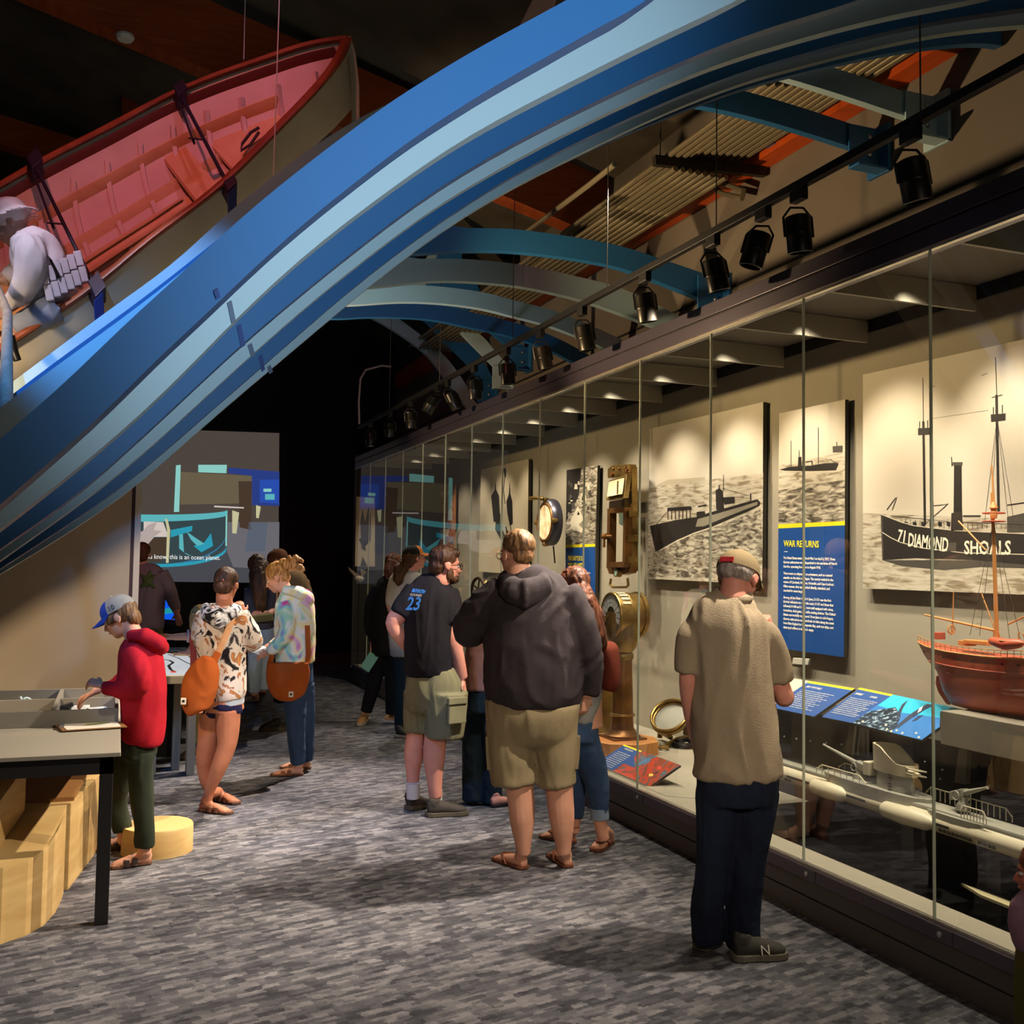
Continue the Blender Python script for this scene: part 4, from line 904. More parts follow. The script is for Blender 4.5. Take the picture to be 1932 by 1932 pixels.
# white bird model at the far end, dim rod and block
p = atY(678, 1092, 14.3); e = empty('bird_model', p-UP*.05, 'small white bird model at the far end of the case', 'bird')
MB().ell(p, .07, .05, .045).build('body', mat('feather_white', '#cfcabc', .7), e, smooth=True)
MB().add([p+V((-.05,0,.02)), p+V((.02,0,.03)), p+V((-.18,-.05,.17)), p+V((-.14,.02,.1))], [(0,1,2,3)]).add([p+V((.03,0,.02)), p+V((.1,-.02,.1)), p+V((.0,-.05,.14))], [(0,1,2)]).build('wing', mat('feather_white', ''), e)
MB().sweep([p-UP*.04, (p.x, p.y, .25)], .008, 8).build('stand', m_dark, e)
# hoop clamp on the deck
c = atZ(1263, 1352, .40); e = empty('porthole_ring', (c.x, c.y, .25), 'brass porthole ring leaning open on the case deck left of the capped man', 'porthole ring')
n_ = (V((-.55, -.35, .62))).normalized(); xv = (V((0, -.8, .55))); xv = (xv-n_*xv.dot(n_)).normalized()
c = atZ(1263, 1349, .5)
MB().torus(c, n_, .155, .012, 40).build('ring', m_brass, e, smooth=True); MB().torus(c-n_*.035, n_, .152, .018, 40).build('ring', m_brass, e, smooth=True)
MB().lathe([(0,0),(.143,0),(.143,.006),(0,.006)], c-n_*.04, n_, 32).build('glass', mat('clouded_glass', '#8c8a7d', .2), e)
b0 = atZ(1245, 1392, .27); 
MB().sweep([c-n_*.03-UP*.16, b0+V((0,0,.05)), b0], .022, 10).build('hinge', m_brass, e, smooth=True)
MB().torus(atZ(1252, 1410, .27), (0,0,1), .035, .012, 20).build('eye', m_brass, e, smooth=True)
MB().sweep([atZ(1258, 1405, .28), atZ(1275, 1396, .30), atZ(1298, 1390, .32)], [.016,.02,.02], 10).build('arm', m_brass, e, smooth=True)
MB().obox(c-n_*.06+V((.1,-.12,-.06)), V((.03,-.05,0)), V((.02,.02,0)), V((0,0,.05))).build('block', m_brass, e, bevel=.008)
e2 = empty('iron_shackle', atZ(1290, 1412, .25), 'dark iron shackle lying on the case deck beside the brass ring', 'shackle')
MB().torus(atZ(1290, 1404, .275), (0,0,1), .08, .022, 28, a0=.2, a1=5.9).build('bow', mat('black_iron', '#1d1b1a', .4, .5), e2, smooth=True)
MB().sweep([atZ(1276, 1398, .30), atZ(1310, 1396, .30)], .014, 10).build('pin', mat('black_iron', ''), e2, smooth=True)
# red low label
mb = MB()
def quadpt(Q, u, v): return (Q[0]*(1-u)+Q[1]*u)*(1-v)+(Q[3]*(1-u)+Q[2]*u)*v
def label_art(Q, e, items, lift=.0015, th=.012, side=m_bs):
    n = (Q[1]-Q[0]).cross(Q[3]-Q[0]).normalized()
    if n.z < 0: n = -n
    MB().prism([q_ for q_ in Q], n*-th).build('label_board', side, e)
    mb = MB(); ms = []
    for lev, (pts, m) in enumerate(items):
        if m not in ms: ms.append(m)
        mb.add([quadpt(Q, u, v)+n*(lift+lev*.0003) for u, v in pts], [tuple(range(len(pts)))], ms.index(m))
    mb.build('print', ms, e); return n
# Q: far-left(back) , back-right, front-right, front-left   (u along case, v towards the glass)
def lab_text(Q, u0, v0, u1, hfrac, body, m, e, n, lift=.003):
    a, b = quadpt(Q, u0, v0), quadpt(Q, u1, v0); w_ = (b-a).length; hh = (Q[3]-Q[0]).length*hfrac
    y_ = (Q[0]-Q[3]).normalized()
    o = text(body, hh/.7, (0,0,0), (1,0,0), (0,1,0), 'lettering', m, None, off=0)
    xs = [v.co.x+o.location.x for v in o.data.vertices]; x0_, x1_ = min(xs), max(xs); sc = w_/(x1_-x0_); X_ = (b-a).normalized(); Y_ = (y_-X_*y_.dot(X_)).normalized(); off_ = world_off(e); loc = o.location.copy()
    for v in o.data.vertices:
        p = v.co+loc; v.co = a+X_*((p.x-x0_)*sc)+Y_*p.y+n*(lift+p.z)-off_
    o.parent = e; o.location = (0,0,0)
Q = [atX(1178,1405,3.52), atX(1284,1444,3.52), atX(1217,1490.6,3.28), atX(1115,1447,3.28)]
e = empty('reading_label', (3.4, 6.2, .25), 'low slanted label with a fiery red picture beside the telegraph base', 'label', 'slanted labels in the case')
sky = noisemat('fire_picture', [(.3, '#2c3a4c'), (.42, '#8b4a34'), (.5, '#c2432c'), (.58, '#6b5548'), (.7, '#4c86b4')], 7, 3, 1.2, (1, 1, 1), .4)
n = label_art(Q, e, [([(0,0),(1,0),(1,1),(0,1)], blu), ([(0,0),(.34,0),(.34,.05),(0,.05)], yel), ([(.34,0),(1,0),(1,1),(.34,1)], sky), ([(.34,.85),(.5,.6),(.8,.2),(.86,.3),(.62,.7),(.8,.8),(.6,1),(.34,1)], I('fire_red', '#c8432d')), ([(.8,.55),(.84,.5),(.88,.56),(.84,.62)], I('flare', '#f0c95a'))])
lab_text(Q, .08, .14, .24, .05, 'TORPEDO JUNCTION', wht, e, n)
for k in range(9): lab_text(Q, .05, .28+k*.065, .29, .03, ['ships burned offshore while', 'people watched from the', 'beaches of the Outer Banks', 'Oil and debris washed up', 'along miles of shoreline', 'Patrol boats and aircraft', 'searched the dark water', 'for survivors and for', 'the enemy submarines'][k], wht, e, n)
MB().prism([Q[3], Q[2], V((Q[2].x, Q[2].y, .252)), V((Q[3].x, Q[3].y, .252))], (.22,0,0)).build('label_stand', m_deck, e)
tag(MB().prism([(3.27, 6.9, .251), (3.27, 5.75, .251), (3.62, 5.45, .251), (3.62, 5.45, .50), (3.62, 6.9, .48)][:3]+[], (0,0,.001)).build('deck_wedge', m_deck), 'flat grey wedge base on the case deck beside the red label', 'wedge base')
# black riser, label posts, labels, shelf
e = empty('black_riser', (4.2, 4, .04), 'long black riser with small rivets behind the submarine model', 'riser')
MB().box((4.06, Y0c, .04), (4.46, 5.9, .80)).build('riser_body', mat('riser_black', '#1b1918', .45), e)
for px, py in ((1480,1390),(1503,1394),(1529,1398),(1559,1402),(1588,1405),(1745,1438),(1778,1453),(1808,1466),(1745,1457),(1774,1470),(1867,1482)):
    MB().ell(atX(px, py, 4.058), .006).build('rivet', mat('zinc', ''), e, smooth=True)
def wall_post(pts, X, lab):
    tag(MB().prism([atX(x, y, X) for x, y in pts], (.03, 0, 0)).build('label_post', mat('post_grey', '#8f887a', .6)), lab, 'post', 'grey posts under the case labels')
wall_post([(1602,1366),(1617,1366),(1611,1425),(1595,1420)], 4.0, 'slim grey post under the joint between the two blue labels')
wall_post([(1619,1368),(1632,1370),(1632,1426),(1614,1424)], 4.02, 'wider grey post right beside the slim one under the labels')
wall_post([(1813,1385),(1826,1385),(1822,1480),(1800,1476)], 4.0, 'left edge post of the ship model plinth')
m_shelf = mat('shelf_grey', '#857e70', .6)
zt = atX(1850, 1352, 3.75).z; 
e = empty('model_shelf', (4.1, 3, zt-.15), 'grey shelf carrying the red ship model', 'shelf')
ys = atX(1774, 1346, 3.72).y
MB().box((3.72, Y0c, zt-.16), (WX-.002, ys, zt)).build('shelf_box', m_shelf, e, bevel=.004)
MB().box((3.98, Y0c, .04), (WX-.002, ys-.25, zt-.16)).build('shelf_support', mat('post_grey', ''), e)
XL, XB = 3.66, 3.98
Q1 = [atX(1472,1276,XB), atX(1613,1299.5,XB), atX(1536,1352.5,XL), atX(1400,1318,XL)]
Q1[3] = Q1[2]+(Q1[0]-Q1[1])
e = empty('reading_label', (3.9, 5.0, .8), 'slanted label with white photo and blue text, left of the underwater one', 'label', 'slanted labels in the case')
u_ = .42
n = label_art(Q1, e, [([(0,0),(1,0),(1,1),(0,1)], I('cream_print', '')), ([(u_,0),(1,0),(1,1),(u_,1)], blu), ([(u_,0),(1,0),(1,.07),(u_,.07)], yel), ([(.02,.75),(.2,.6),(.4,.78),(.4,.95),(.1,.95)], inkg)])
lab_text(Q1, u_+.06, .22, u_+.26, .06, 'BILLY MITCHELL', wht, e, n)
for k in range(10): lab_text(Q1, u_+.06, .33+k*.06, .9-(k % 3)*.04, .028, 'The Navy tested bombs on captured ships off the coast', wht, e, n)
P0 = Q1[0]; nn = n
def onlab(x, y): d = ray(x, y); return EYEP+d*((P0-EYEP).dot(nn)/d.dot(nn))
e = empty('reading_label', onlab(1650, 1380), 'slanted label with a bright underwater picture of a diver and fish', 'label', 'slanted labels in the case')
outl = [(1623,1298),(1685,1311),(1817,1338.6),(1774,1344),(1773,1372),(1739,1396.6),(1608.5,1364.7),(1550.5,1353)]
MB().prism([onlab(*q_) for q_ in outl], nn*-.012).build('label_board', m_bs, e)
def lay(P, m, lev, mb_, ms_):
    if m not in ms_: ms_.append(m)
    mb_.add([onlab(*q_)+nn*(.0012+lev*.0004) for q_ in P], [tuple(range(len(P)))], ms_.index(m))
mb, ms = MB(), []
lay([(1623,1298),(1685,1311),(1608.5,1364.7),(1550.5,1353)], blu, 1, mb, ms); lay([(1623,1298),(1685,1311),(1681,1314),(1618,1301)], yel, 2, mb, ms)
aq = I('aqua', '#19b4d8'); aq2 = I('deep_aqua', '#1f6fb8'); aq3 = noisemat('fish_school', [(.45, '#0c1a2c'), (.55, '#31506a'), (.66, '#a9bfc8')], 45, 3, 0, (1, 1, 1), .5)
lay([(1685,1311),(1817,1338.6),(1774,1344),(1773,1372),(1739,1396.6),(1608.5,1364.7)], aq, 1, mb, ms)
lay([(1655,1331),(1700,1345),(1774,1355),(1773,1372),(1739,1396.6),(1608.5,1364.7)], aq2, 2, mb, ms)
lay([(1640,1343),(1690,1335),(1700,1352),(1690,1375),(1680,1382),(1608.5,1364.7)], aq3, 3, mb, ms)
sil = I('diver_dark', '#1a2a4a')
lay([(1713,1322),(1704,1336),(1698,1352),(1690,1360),(1694,1345),(1702,1330)], sil, 4, mb, ms); lay([(1763,1331),(1745,1340),(1720,1356),(1694,1375),(1690,1372),(1715,1350),(1740,1334),(1750,1329)], sil, 4, mb, ms)
lay([(1744,1349),(1728,1361),(1720,1362),(1733,1352)], sil, 4, mb, ms); lay([(1742,1333),(1738,1342),(1731,1346),(1735,1337)], wht, 5, mb, ms)
for x, y in ((1674,1377),(1682,1381),(1692,1379),(1703,1384),(1628,1362),(1672,1369),(1729,1384),(1734,1392)): lay([(x-3,y+1),(x,y-2),(x+3,y),(x,y+2)], inkl, 6, mb, ms)
mb.build('print', ms, e)
Q2 = [onlab(1623,1298), onlab(1685,1311), onlab(1608.5,1364.7), onlab(1550.5,1353)]
lab_text(Q2, .07, .22, .3, .06, 'SHARKS', wht, e, nn); lab_text(Q2, .55, .22, .75, .05, 'DIVER', wht, e, nn)
for k in range(10): lab_text(Q2, .08, .34+k*.055, .92-(k % 4)*.05, .026, ['Wrecks become reefs where schools of small fish gather', 'and sharks glide between the broken plates of the hull'][k % 2], wht, e, nn)
# ---- submarine model
SX = 3.60; zk = .456
m_sub = mat('submarine_cream', '#c9c0a4', .45); m_subg = mat('submarine_grey', '#9c9a8c', .45, .1)
ySt, yEnd = 5.9, 2.0
e = empty('submarine_model', (SX, 4.0, zk), 'long cream and grey submarine model with two deck guns and conning tower', 'submarine model')
secs = []
mb = MB(); N = 40; pts = []; rr = []
for i in range(N):
    t = i/(N-1); y = ySt+(yEnd-ySt)*t; r = .085*min(1, (t/.12)**.5+.02)*min(1, ((1-t)/.06)**.5+.02); pts.append((SX+.085, y, zk+.055)); rr.append((max(r, .004)*1.05, max(r, .004)*.66))
mb.sweep(pts, rr, 24, up=(1, 0, 0)).build('hull', m_sub, e, smooth=True)
ztop = zk+.118
MB().prism([(SX+.03, ySt-.2, zk+.06), (SX+.02, yEnd, zk+.06), (SX+.15, yEnd, zk+.06), (SX+.14, ySt-.2, zk+.06)], (0, 0, .058)).build('deck', m_subg, e, bevel=.01)
def py_(px, py, X=SX): p = atX(px, py, X); return p
for a, b in (((1531,1500),(1590,1520)), ((1664,1546),(1752,1574))):
    pa, pb = py_(*a, SX-.01), py_(*b, SX-.01)
    MB().sweep([(SX+.015, pa.y+.03, zk+.05), (SX+.0, pa.y-.02, zk+.05), (SX-.005, (pa.y+pb.y)/2, zk+.05), (SX+.0, pb.y+.02, zk+.05), (SX+.015, pb.y-.03, zk+.05)], [.012, .04, .046, .04, .012], 16).build('saddle_tank', m_sub, e, smooth=True)
for a, b in (((1484,1463),(1536,1482)), ((1592,1499),(1632,1512)), ((1702,1535),(1790,1564))):
    pa, pb = py_(*a, SX-.005), py_(*b, SX-.005); MB().box((SX-.006, min(pa.y, pb.y), zk+.05), (SX+.03, max(pa.y, pb.y), zk+.062)).build('vent_slot', mat('slot_dark', '#3a362e', .6), e)
for k in range(8): 
    p = py_(1771+k*7.9, 1569.5+k*2.55, SX-.008); MB().box((SX-.006, p.y-.009, zk+.028), (SX+.01, p.y+.005, zk+.042)).build('flood_port', mat('slot_dark', ''), e)
for k in range(4): 
    p = py_(1845+k*9, 1592+k*2.9, SX-.008); MB().box((SX-.006, p.y-.009, zk+.028), (SX+.01, p.y+.005, zk+.042)).build('flood_port', mat('slot_dark', ''), e)
for k in range(3):
    p = py_(1479.5+k*4.6, 1472+k*1.5, SX-.008); MB().box((SX-.002, p.y-.008, zk+.028), (SX+.01, p.y+.004, zk+.042)).build('flood_port', mat('slot_dark', ''), e)
# raised gun platforms (bandstands) and casing
yA = lambda px: atX(px, 1450+(px-1500)*.335, SX+.03).y
def plat(p0_, p1_, z0, z1, w0, name, m):
    y0, y1 = yA(p0_), yA(p1_); L = y0-y1
    poly = [(SX+.085+w0*math.cos(a)*1.0, (y0+y1)/2+(L/2)*math.copysign(abs(math.sin(a))**.5, math.sin(a)), z0) for a in [2*math.pi*k/28 for k in range(28)]]
    return MB().prism(poly, (0, 0, z1-z0)).build(name, m, e, smooth=True, ang=40)
plat(1546, 1740, ztop-.05, ztop+.018, .085, 'casing', m_subg); plat(1740, 1872, ztop-.06, ztop-.01, .082, 'casing', m_subg)
# conning tower
yt0, yt1 = yA(1640), yA(1707); yc = (yt0+yt1)/2
poly = lambda sc, z: [(SX+.085+.052*math.cos(a)*sc, yc+(yt0-yt1)/2*math.sin(a)*sc, z) for a in [2*math.pi*k/24 for k in range(24)]]
mb = MB(); rows = [poly(1, ztop+.01), poly(.97, ztop+.07), poly(1.0, ztop+.13)]
vs = [v for r_ in rows for v in r_]; fs = [(i*24+k, i*24+(k+1) % 24, (i+1)*24+(k+1) % 24, (i+1)*24+k) for i in range(2) for k in range(24)]+[tuple(range(24)), tuple(range(71, 47, -1))]
mb.add(vs, fs).build('conning_tower', m_subg, e, smooth=True, ang=50)
sh = MB(); base = poly(1.12, ztop+.10); tops = []
for k, p in enumerate(base):
    t = (p[1]-yt1)/(yt0-yt1); z = ztop+.155+.075*max(0, min(1, (t-.2)/.5)); tops.append((p[0]+(.01 if p[0] > SX+.085 else -.006), p[1], z))
inner = [(SX+.085+(p[0]-SX-.085)*.88, yc+(p[1]-yc)*.88, p[2]) for p in tops]; inb = [(q_[0], q_[1], ztop+.12) for q_ in inner]
vs = base+tops+inner+inb; fs = []
for lv in range(3): fs += [(lv*24+k, lv*24+(k+1) % 24, (lv+1)*24+(k+1) % 24, (lv+1)*24+k) for k in range(24)]
fs.append(tuple(range(72, 96))); sh.add(vs, fs).build('bridge_shield', m_sub, e, smooth=True, ang=50)
MB().torus((SX+.085, yt1-.02, ztop+.14), (.2, 0, 1), .045, .004, 24).build('bridge_rail', m_sub, e, smooth=True)
MB().torus((SX+.085, yt1-.02, ztop+.115), (.2, 0, 1), .045, .004, 24).build('bridge_rail', m_sub, e, smooth=True)
MB().sweep([(SX+.06, yt1+.03, ztop+.13), (SX+.05, yt1-.08, ztop+.13)], [.011, .007], 10).build('bridge_gun', m_sub, e, smooth=True)
MB().box((SX+.03, yt0+.005, ztop+.06), (SX+.10, yt0+.05, ztop+.13)).build('tower_locker', m_sub, e, bevel=.006)
for k in range(7): MB().box((SX+.028, yc-.03, ztop+.02+k*.015), (SX+.034, yc-.01, ztop+.025+k*.015)).build('ladder_rung', mat('slot_dark', ''), e)
def gun(px, tipx, tipy):
    y = yA(px); b = V((SX+.085, y, ztop+.015)); 
    MB().lathe([(.035, 0), (.03, .02), (.02, .04), (.022, .06)], b, UP, 18).build('gun_mount', m_subg, e, smooth=True)
    tip = atX(tipx, tipy, SX+.07); br_ = b+UP*.075; d = (tip-br_).normalized()
    MB().obox(br_-d*.03, d*.045, d.cross(UP).normalized()*.022, UP*.02).build('gun_breech', m_subg, e, bevel=.005)
    MB().sweep([br_-d*.06, br_+d*.05, tip-d*.01, tip], [.014, .012, .006, .008], 12).build('gun_barrel', m_subg, e, smooth=True)
    for s_ in (-1, 1): MB().torus(br_+V((s_*.035, .01, -.01)), (1, 0, 0), .02, .003, 16).build('gun_wheel', m_subg, e, smooth=True)
gun(1607, 1554, 1405); gun(1800, 1863, 1486)
def rail(pa, pb, side):
    ya, yb = yA(pa), yA(pb); z = ztop+.055; n_ = 8; X_ = SX+.085+side*.075
    P = [(X_, ya+(yb-ya)*k/n_, z-(.0 if 0 < k < n_ else .03)) for k in range(n_+1)]
    MB().sweep(P, .0035, 6).build('guard_rail', m_sub, e, smooth=True)
    for k in range(n_+1): MB().sweep([(X_, ya+(yb-ya)*k/n_, ztop-.0), P[k]], .0025, 5).build('rail_stanchion', m_sub, e)
rail(1546, 1640, -1); rail(1546, 1640, 1); rail(1708, 1780, 1); rail(1780, 1868, 1); rail(1820, 1868, -1)
for px in (1700, 1860): 
    y = yA(px); MB().box((SX+.06, y-.05, .04), (SX+.11, y+.03, zk+.02)).build('cradle', mat('riser_black', ''), e)
MB().prism([atZ(1813, 1665, .28), atZ(1935, 1710, .28), atZ(1935, 1722, .28), atZ(1850, 1688, .28)], (0, 0, -.012)).build('light_strip', mat('pale_strip', '#b9ae86', .5), e)
# ---- red ship model
X0 = 3.92; e = empty('lightship_model', (X0, 3.5, zt), 'red-hulled wooden ship model with tan masts on the grey shelf', 'ship model')
m_red = mat('ship_red', '#b5543a', .4); m_tanw = mat('model_tan_wood', '#c98b4e', .5)
SH = [(1734,1208),(1772,1220),(1827,1230),(1881,1237),(1932,1241),(2010,1243),(2090,1236)]
KL = [(1740,1216),(1757,1245),(1790,1278),(1800,1330),(1850,1343),(1932,1352),(2090,1366)]
def axis(P, X): return [atX(x, y, X) for x, y in P]
S_, K_ = axis(SH, X0), axis(KL, X0)
yst = S_[0].y; ybow = S_[-1].y
def zat(L, y): return float(np.interp(-y, [-p.y for p in L], [p.z for p in L]))
mb = MB(); NSs = 30; nt = 14; vs = []
for i in range(NSs):
    t = i/(NSs-1); y = yst+(ybow-yst)*t; zs = zat(S_, y); zk_ = min(zs-.004, zat(K_, y)); b = .115*min(1, (t/.28)**.55+.03)
    for j in range(nt+1):
        a = math.pi*j/nt; cx_ = -math.cos(a); sy = math.sin(a)
        vs.append((X0+b*math.copysign(abs(cx_)**.6, cx_)*(1), y, zs-(zs-zk_)*sy**(.75+.9*(1-t)**2)))
fs = [(i*(nt+1)+j, i*(nt+1)+j+1, (i+1)*(nt+1)+j+1, (i+1)*(nt+1)+j) for i in range(NSs-1) for j in range(nt)]
fs += [(i*(nt+1), (i+1)*(nt+1), (i+1)*(nt+1)+nt, i*(nt+1)+nt) for i in range(NSs-1)]
mb.add(vs, fs).build('hull', m_red, e, smooth=True, ang=50)
mb = MB(); P = []; P2 = []; P3 = []
for i in range(1, NSs):
    t = i/(NSs-1); y = yst+(ybow-yst)*t; zs = zat(S_, y); b = .115*min(1, (t/.28)**.55+.03); P.append((X0-b-.002, y, zs)); P2.append((X0-b*.99, y, zs-.068)); P3.append((X0-b*.93, y, zs-.105))
MB().sweep(P, .005, 6).build('gunwale', m_tanw, e); MB().sweep(P2[3:], .004, 6).build('rubbing_strake', m_red, e, smooth=True); MB().sweep(P3[7:], .003, 6).build('rubbing_strake', m_red, e, smooth=True)
for k in range(1, 12):
    p = interp(P, k/12); q_ = V(p)+V((-.001, 0, -.028)); MB().lathe([(0,0),(.006,0),(.006,.003),(0,.003)], q_, (-1,0,0), 10).build('port_light', m_dark, e)
RL = [V(p)+UP*.035 for p in P[:22]]; MB().sweep(RL, .0018, 5).build('rail', m_tanw, e)
MB().sweep([V(p)+UP*.02 for p in P[:22]], .0015, 5).build('rail', m_tanw, e)
for k in range(0, 22, 1): MB().sweep([P[k], RL[k]], .0016, 5).build('stanchion', m_tanw, e)
def mast(a, b, r0_, r1_, name='mast'): MB().sweep([atX(*a, X0), atX(*b, X0)], [r0_, r1_], 10).build(name, m_tanw, e, smooth=True)
mast((1881,1212), (1872,930), .011, .008); mast((1876,960), (1871,878), .005, .004, 'topmast'); mast((1797,1196), (1799,1117), .004, .003, 'mizzen_mast')
mast((1745,1160), (1879,1190), .005, .007, 'boom'); mast((1808,983), (1860,1038), .004, .004, 'gaff'); mast((1852,1120), (1878,1190), .003, .003, 'strut')
mast((1902,1178), (1960,1150), .004, .004, 'davit')
p = atX(1875, 978, X0)
for dz in (-.015, .025): MB().torus(p+UP*dz, UP, .05, .003, 24).build('platform_rail', m_red, e, smooth=True)
MB().lathe([(.05,0),(.05,.006),(0,.006)], p-UP*.018, UP, 20).build('lantern_platform', m_red, e)
MB().lathe([(.014,0),(.018,.02),(.012,.04),(.02,.05),(.006,.08)], p+UP*.0, UP, 14).build('lantern', m_tanw, e, smooth=True)
for s_, pa in ((-1, (1848,1200)), (1, (1925,1205)), (-1, (1830,1198)), (1, (1905,1205))):
    b = atX(*pa, X0+.1*s_*0-.09); t_ = atX(1874, 985, X0); MB().sweep([b, t_], .0012, 4).build('shroud', mat('rigging', '#3a2f22', .7), e)
a0, a1, b0_ = atX(1848,1200,X0-.09), atX(1838,1199,X0-.09), atX(1874,990,X0)
for k in range(1, 16): MB().sweep([a0.lerp(b0_, k/18), a1.lerp(b0_, k/18)], .0009, 4).build('ratline', mat('rigging', ''), e)
# deckhouse, steering wheel, skylight, lifeboat, rudder
def bx(px, py, w, l, h, name, m): 
    p = atX(px, py, X0); MB().box((X0-w/2, p.y-l/2, p.z), (X0+w/2, p.y+l/2, p.z+h)).build(name, m, e, bevel=.003)
bx(1772, 1206, .05, .035, .035, 'binnacle', m_red); bx(1850, 1216, .08, .14, .02, 'skylight', m_tanw); bx(1825, 1218, .06, .06, .025, 'hatch', m_tanw)
p = atX(1795, 1188, X0-.02); MB().torus(p, (0, 1, 0), .022, .003, 20).build('steering_wheel', m_tanw, e, smooth=True)
for k in range(8): a = k*math.pi/4; MB().sweep([p, p+V((math.cos(a)*.03, 0, math.sin(a)*.03))], .0015, 5).build('wheel_spoke', m_tanw, e)
bt = MB(); c_ = atX(1898, 1216, X0-.15); bt.sweep([c_+V((0, y, .012*abs(y)/.09)) for y in (.1, .08, .04, 0, -.04, -.08, -.1)], [(.004,.004),(.02,.018),(.03,.024),(.033,.026),(.03,.024),(.02,.018),(.004,.004)], 14, up=(1,0,0)); bt.build('lifeboat', m_red, e, smooth=True)
MB().sweep([c_+V((.0, y, .018)) for y in (.09, 0, -.09)], [(.004,.002),(.032,.003),(.004,.002)], 10, up=(1,0,0)).build('lifeboat_cover', m_tanw, e)
for y in (.07, -.07): MB().sweep([c_+V((.05,y,-.03)), c_+V((.03,y,.05)), c_+V((0,y,.06)), c_+V((0,y,.02))], .003, 6).build('davit', m_tanw, e, smooth=True)
MB().prism(axis([(1766,1276),(1778,1272),(1789,1272),(1790,1330),(1785,1328),(1770,1306),(1765,1290)], X0-.006), (.012,0,0)).build('rudder', m_red, e, bevel=.002)
MB().prism(axis([(1788,1297),(1797,1296),(1797,1306),(1788,1306)], X0-.006), (.012,0,0)).build('rudder_post', m_red, e)
y_b = atX(1850,1343,X0); MB().box((X0-.03, ybow+.05, zt), (X0+.03, y_b.y+.04, min(zat(K_, y_b.y), zat(K_, ybow))-.0+.012)).build('keel_block', m_red, e)
# small white card below the WAR RETURNS panel; block near glass at right
pris([(1496,1241),(1527,1243),(1524,1255),(1494,1253)], WX-.05, .02, 'card', mat('case_white', '#c6c2b2', .6), None); bpy.data.objects['card'].name = 'caption_card'
tag(bpy.data.objects['caption_card'], 'small pale card low on the case wall under the WAR RETURNS panel', 'card')
# ------------------------------------------------------------------ tables, cabinets, stool
m_ttop = mat('table_top_grey', '#a39b8c', .45); m_leg = mat('charcoal_steel', '#2c2a2a', .45, .2)
zT = .79
a = atZ(234, 1419, zT); b = atZ(226, 1367, zT); xr = (a.x+b.x)/2-.005; yf_ = a.y; yb_ = b.y
e = empty('activity_table', (xr-.6, yf_+.8, 0), 'grey-topped table with dark steel frame at far left foreground', 'table')
MB().box((-1.5, yf_, zT-.02), (xr, 7.1, zT)).build('table_top', m_ttop, e, bevel=.003)
MB().box((-1.5, yf_+.02, zT-.1), (xr-.03, yf_+.07, zT-.021)).build('apron', m_leg, e)
MB().box((-1.5, 6.9, zT-.1), (xr-.03, 6.95, zT-.021)).build('apron', m_leg, e)
MB().box((xr-.09, yf_+.02, zT-.1), (xr-.03, 6.95, zT-.021)).build('apron', m_leg, e)
for x in (xr-.09, -1.45): 
    for y in (yf_+.02, 6.89): MB().box((x, y, 0), (x+.06, y+.06, zT-.022)).build('leg', m_leg, e, bevel=.003)
zr = .877
e = empty('parts_bin', (xr-.5, 6.4, zT), 'low grey divided bin of white parts standing on the grey table', 'bin')
y0, y1 = yb_, atZ(100, 1300, zr).y; x1 = xr-.012; m_bin = mat('bin_grey', '#7a756c', .5); xd = atZ(104, 1330, zr).x
ym = atZ(100, 1317, zr).y
for lo, hi, nm in (((-1.5, y0, zT), (x1, y0+.02, zr), 'front_panel'), ((-1.5, y1-.02, zT), (x1, y1, zr), 'back_panel'), ((x1-.02, y0+.02, zT), (x1, y1-.02, zr), 'side_panel'), ((-1.5, ym-.008, zT), (x1-.02, ym+.008, zr-.004), 'divider'), ((xd-.01, y0+.02, zT), (xd+.012, y1-.02, zr), 'divider'), ((-1.5, y0+.02, zT), (x1-.02, y1-.02, zT+.006), 'bottom')):
    MB().box(lo, hi).build(nm, m_bin, e, bevel=.002)
m_wp = mat('white_plastic', '#d3d8dd', .4); m_bp = mat('black_plastic', '#1b1d26', .4)
def bit(px, py, kind, lab):
    p = atZ(px, py, zT+.05); p.z = zT+.03
    p.y = min(max(p.y, y0+.07), y1-.08)
    if kind == 0: o = MB().obox(p, V((.05, .02, .0)), V((-.008, .02, .0)), V((0, 0, .012))).build('plastic_block', m_wp, bevel=.004)
    elif kind == 1: o = MB().obox(p+UP*.012, V((.04, .0, .012)), V((0, .02, 0)), V((-.004, 0, .012))).build('plastic_block', m_bp, bevel=.004)
    else: o = MB().torus(p+UP*.01, (.3, -1, .3), .026, .007, 20, a0=0, a1=4.6).sweep([p+V((-.09, 0, -.01)), p+V((-.02, .0, .02)), p+V((-.035, 0, .045))], .009, 8).build('toy_hook', mat('toy_grey_blue', '#9fb4bd', .4), smooth=True)
    tag(o, lab, 'plastic part', 'loose parts in the bin')
bit(50, 1322, 2, 'pale blue-grey hooked part in the left bin compartment'); bit(120, 1322, 0, 'white plastic block left of the boy\'s hand'); bit(124, 1330, 1, 'black block at the front of the bin under his hand')
bit(150, 1328, 0, 'pale block under the boy\'s fingers'); bit(183, 1332, 0, 'white block by the right end of the bin'); bit(170, 1322, 1, 'dark block behind his wrist in the bin'); bit(203, 1322, 1, 'dark rounded part in the bin\'s right corner')
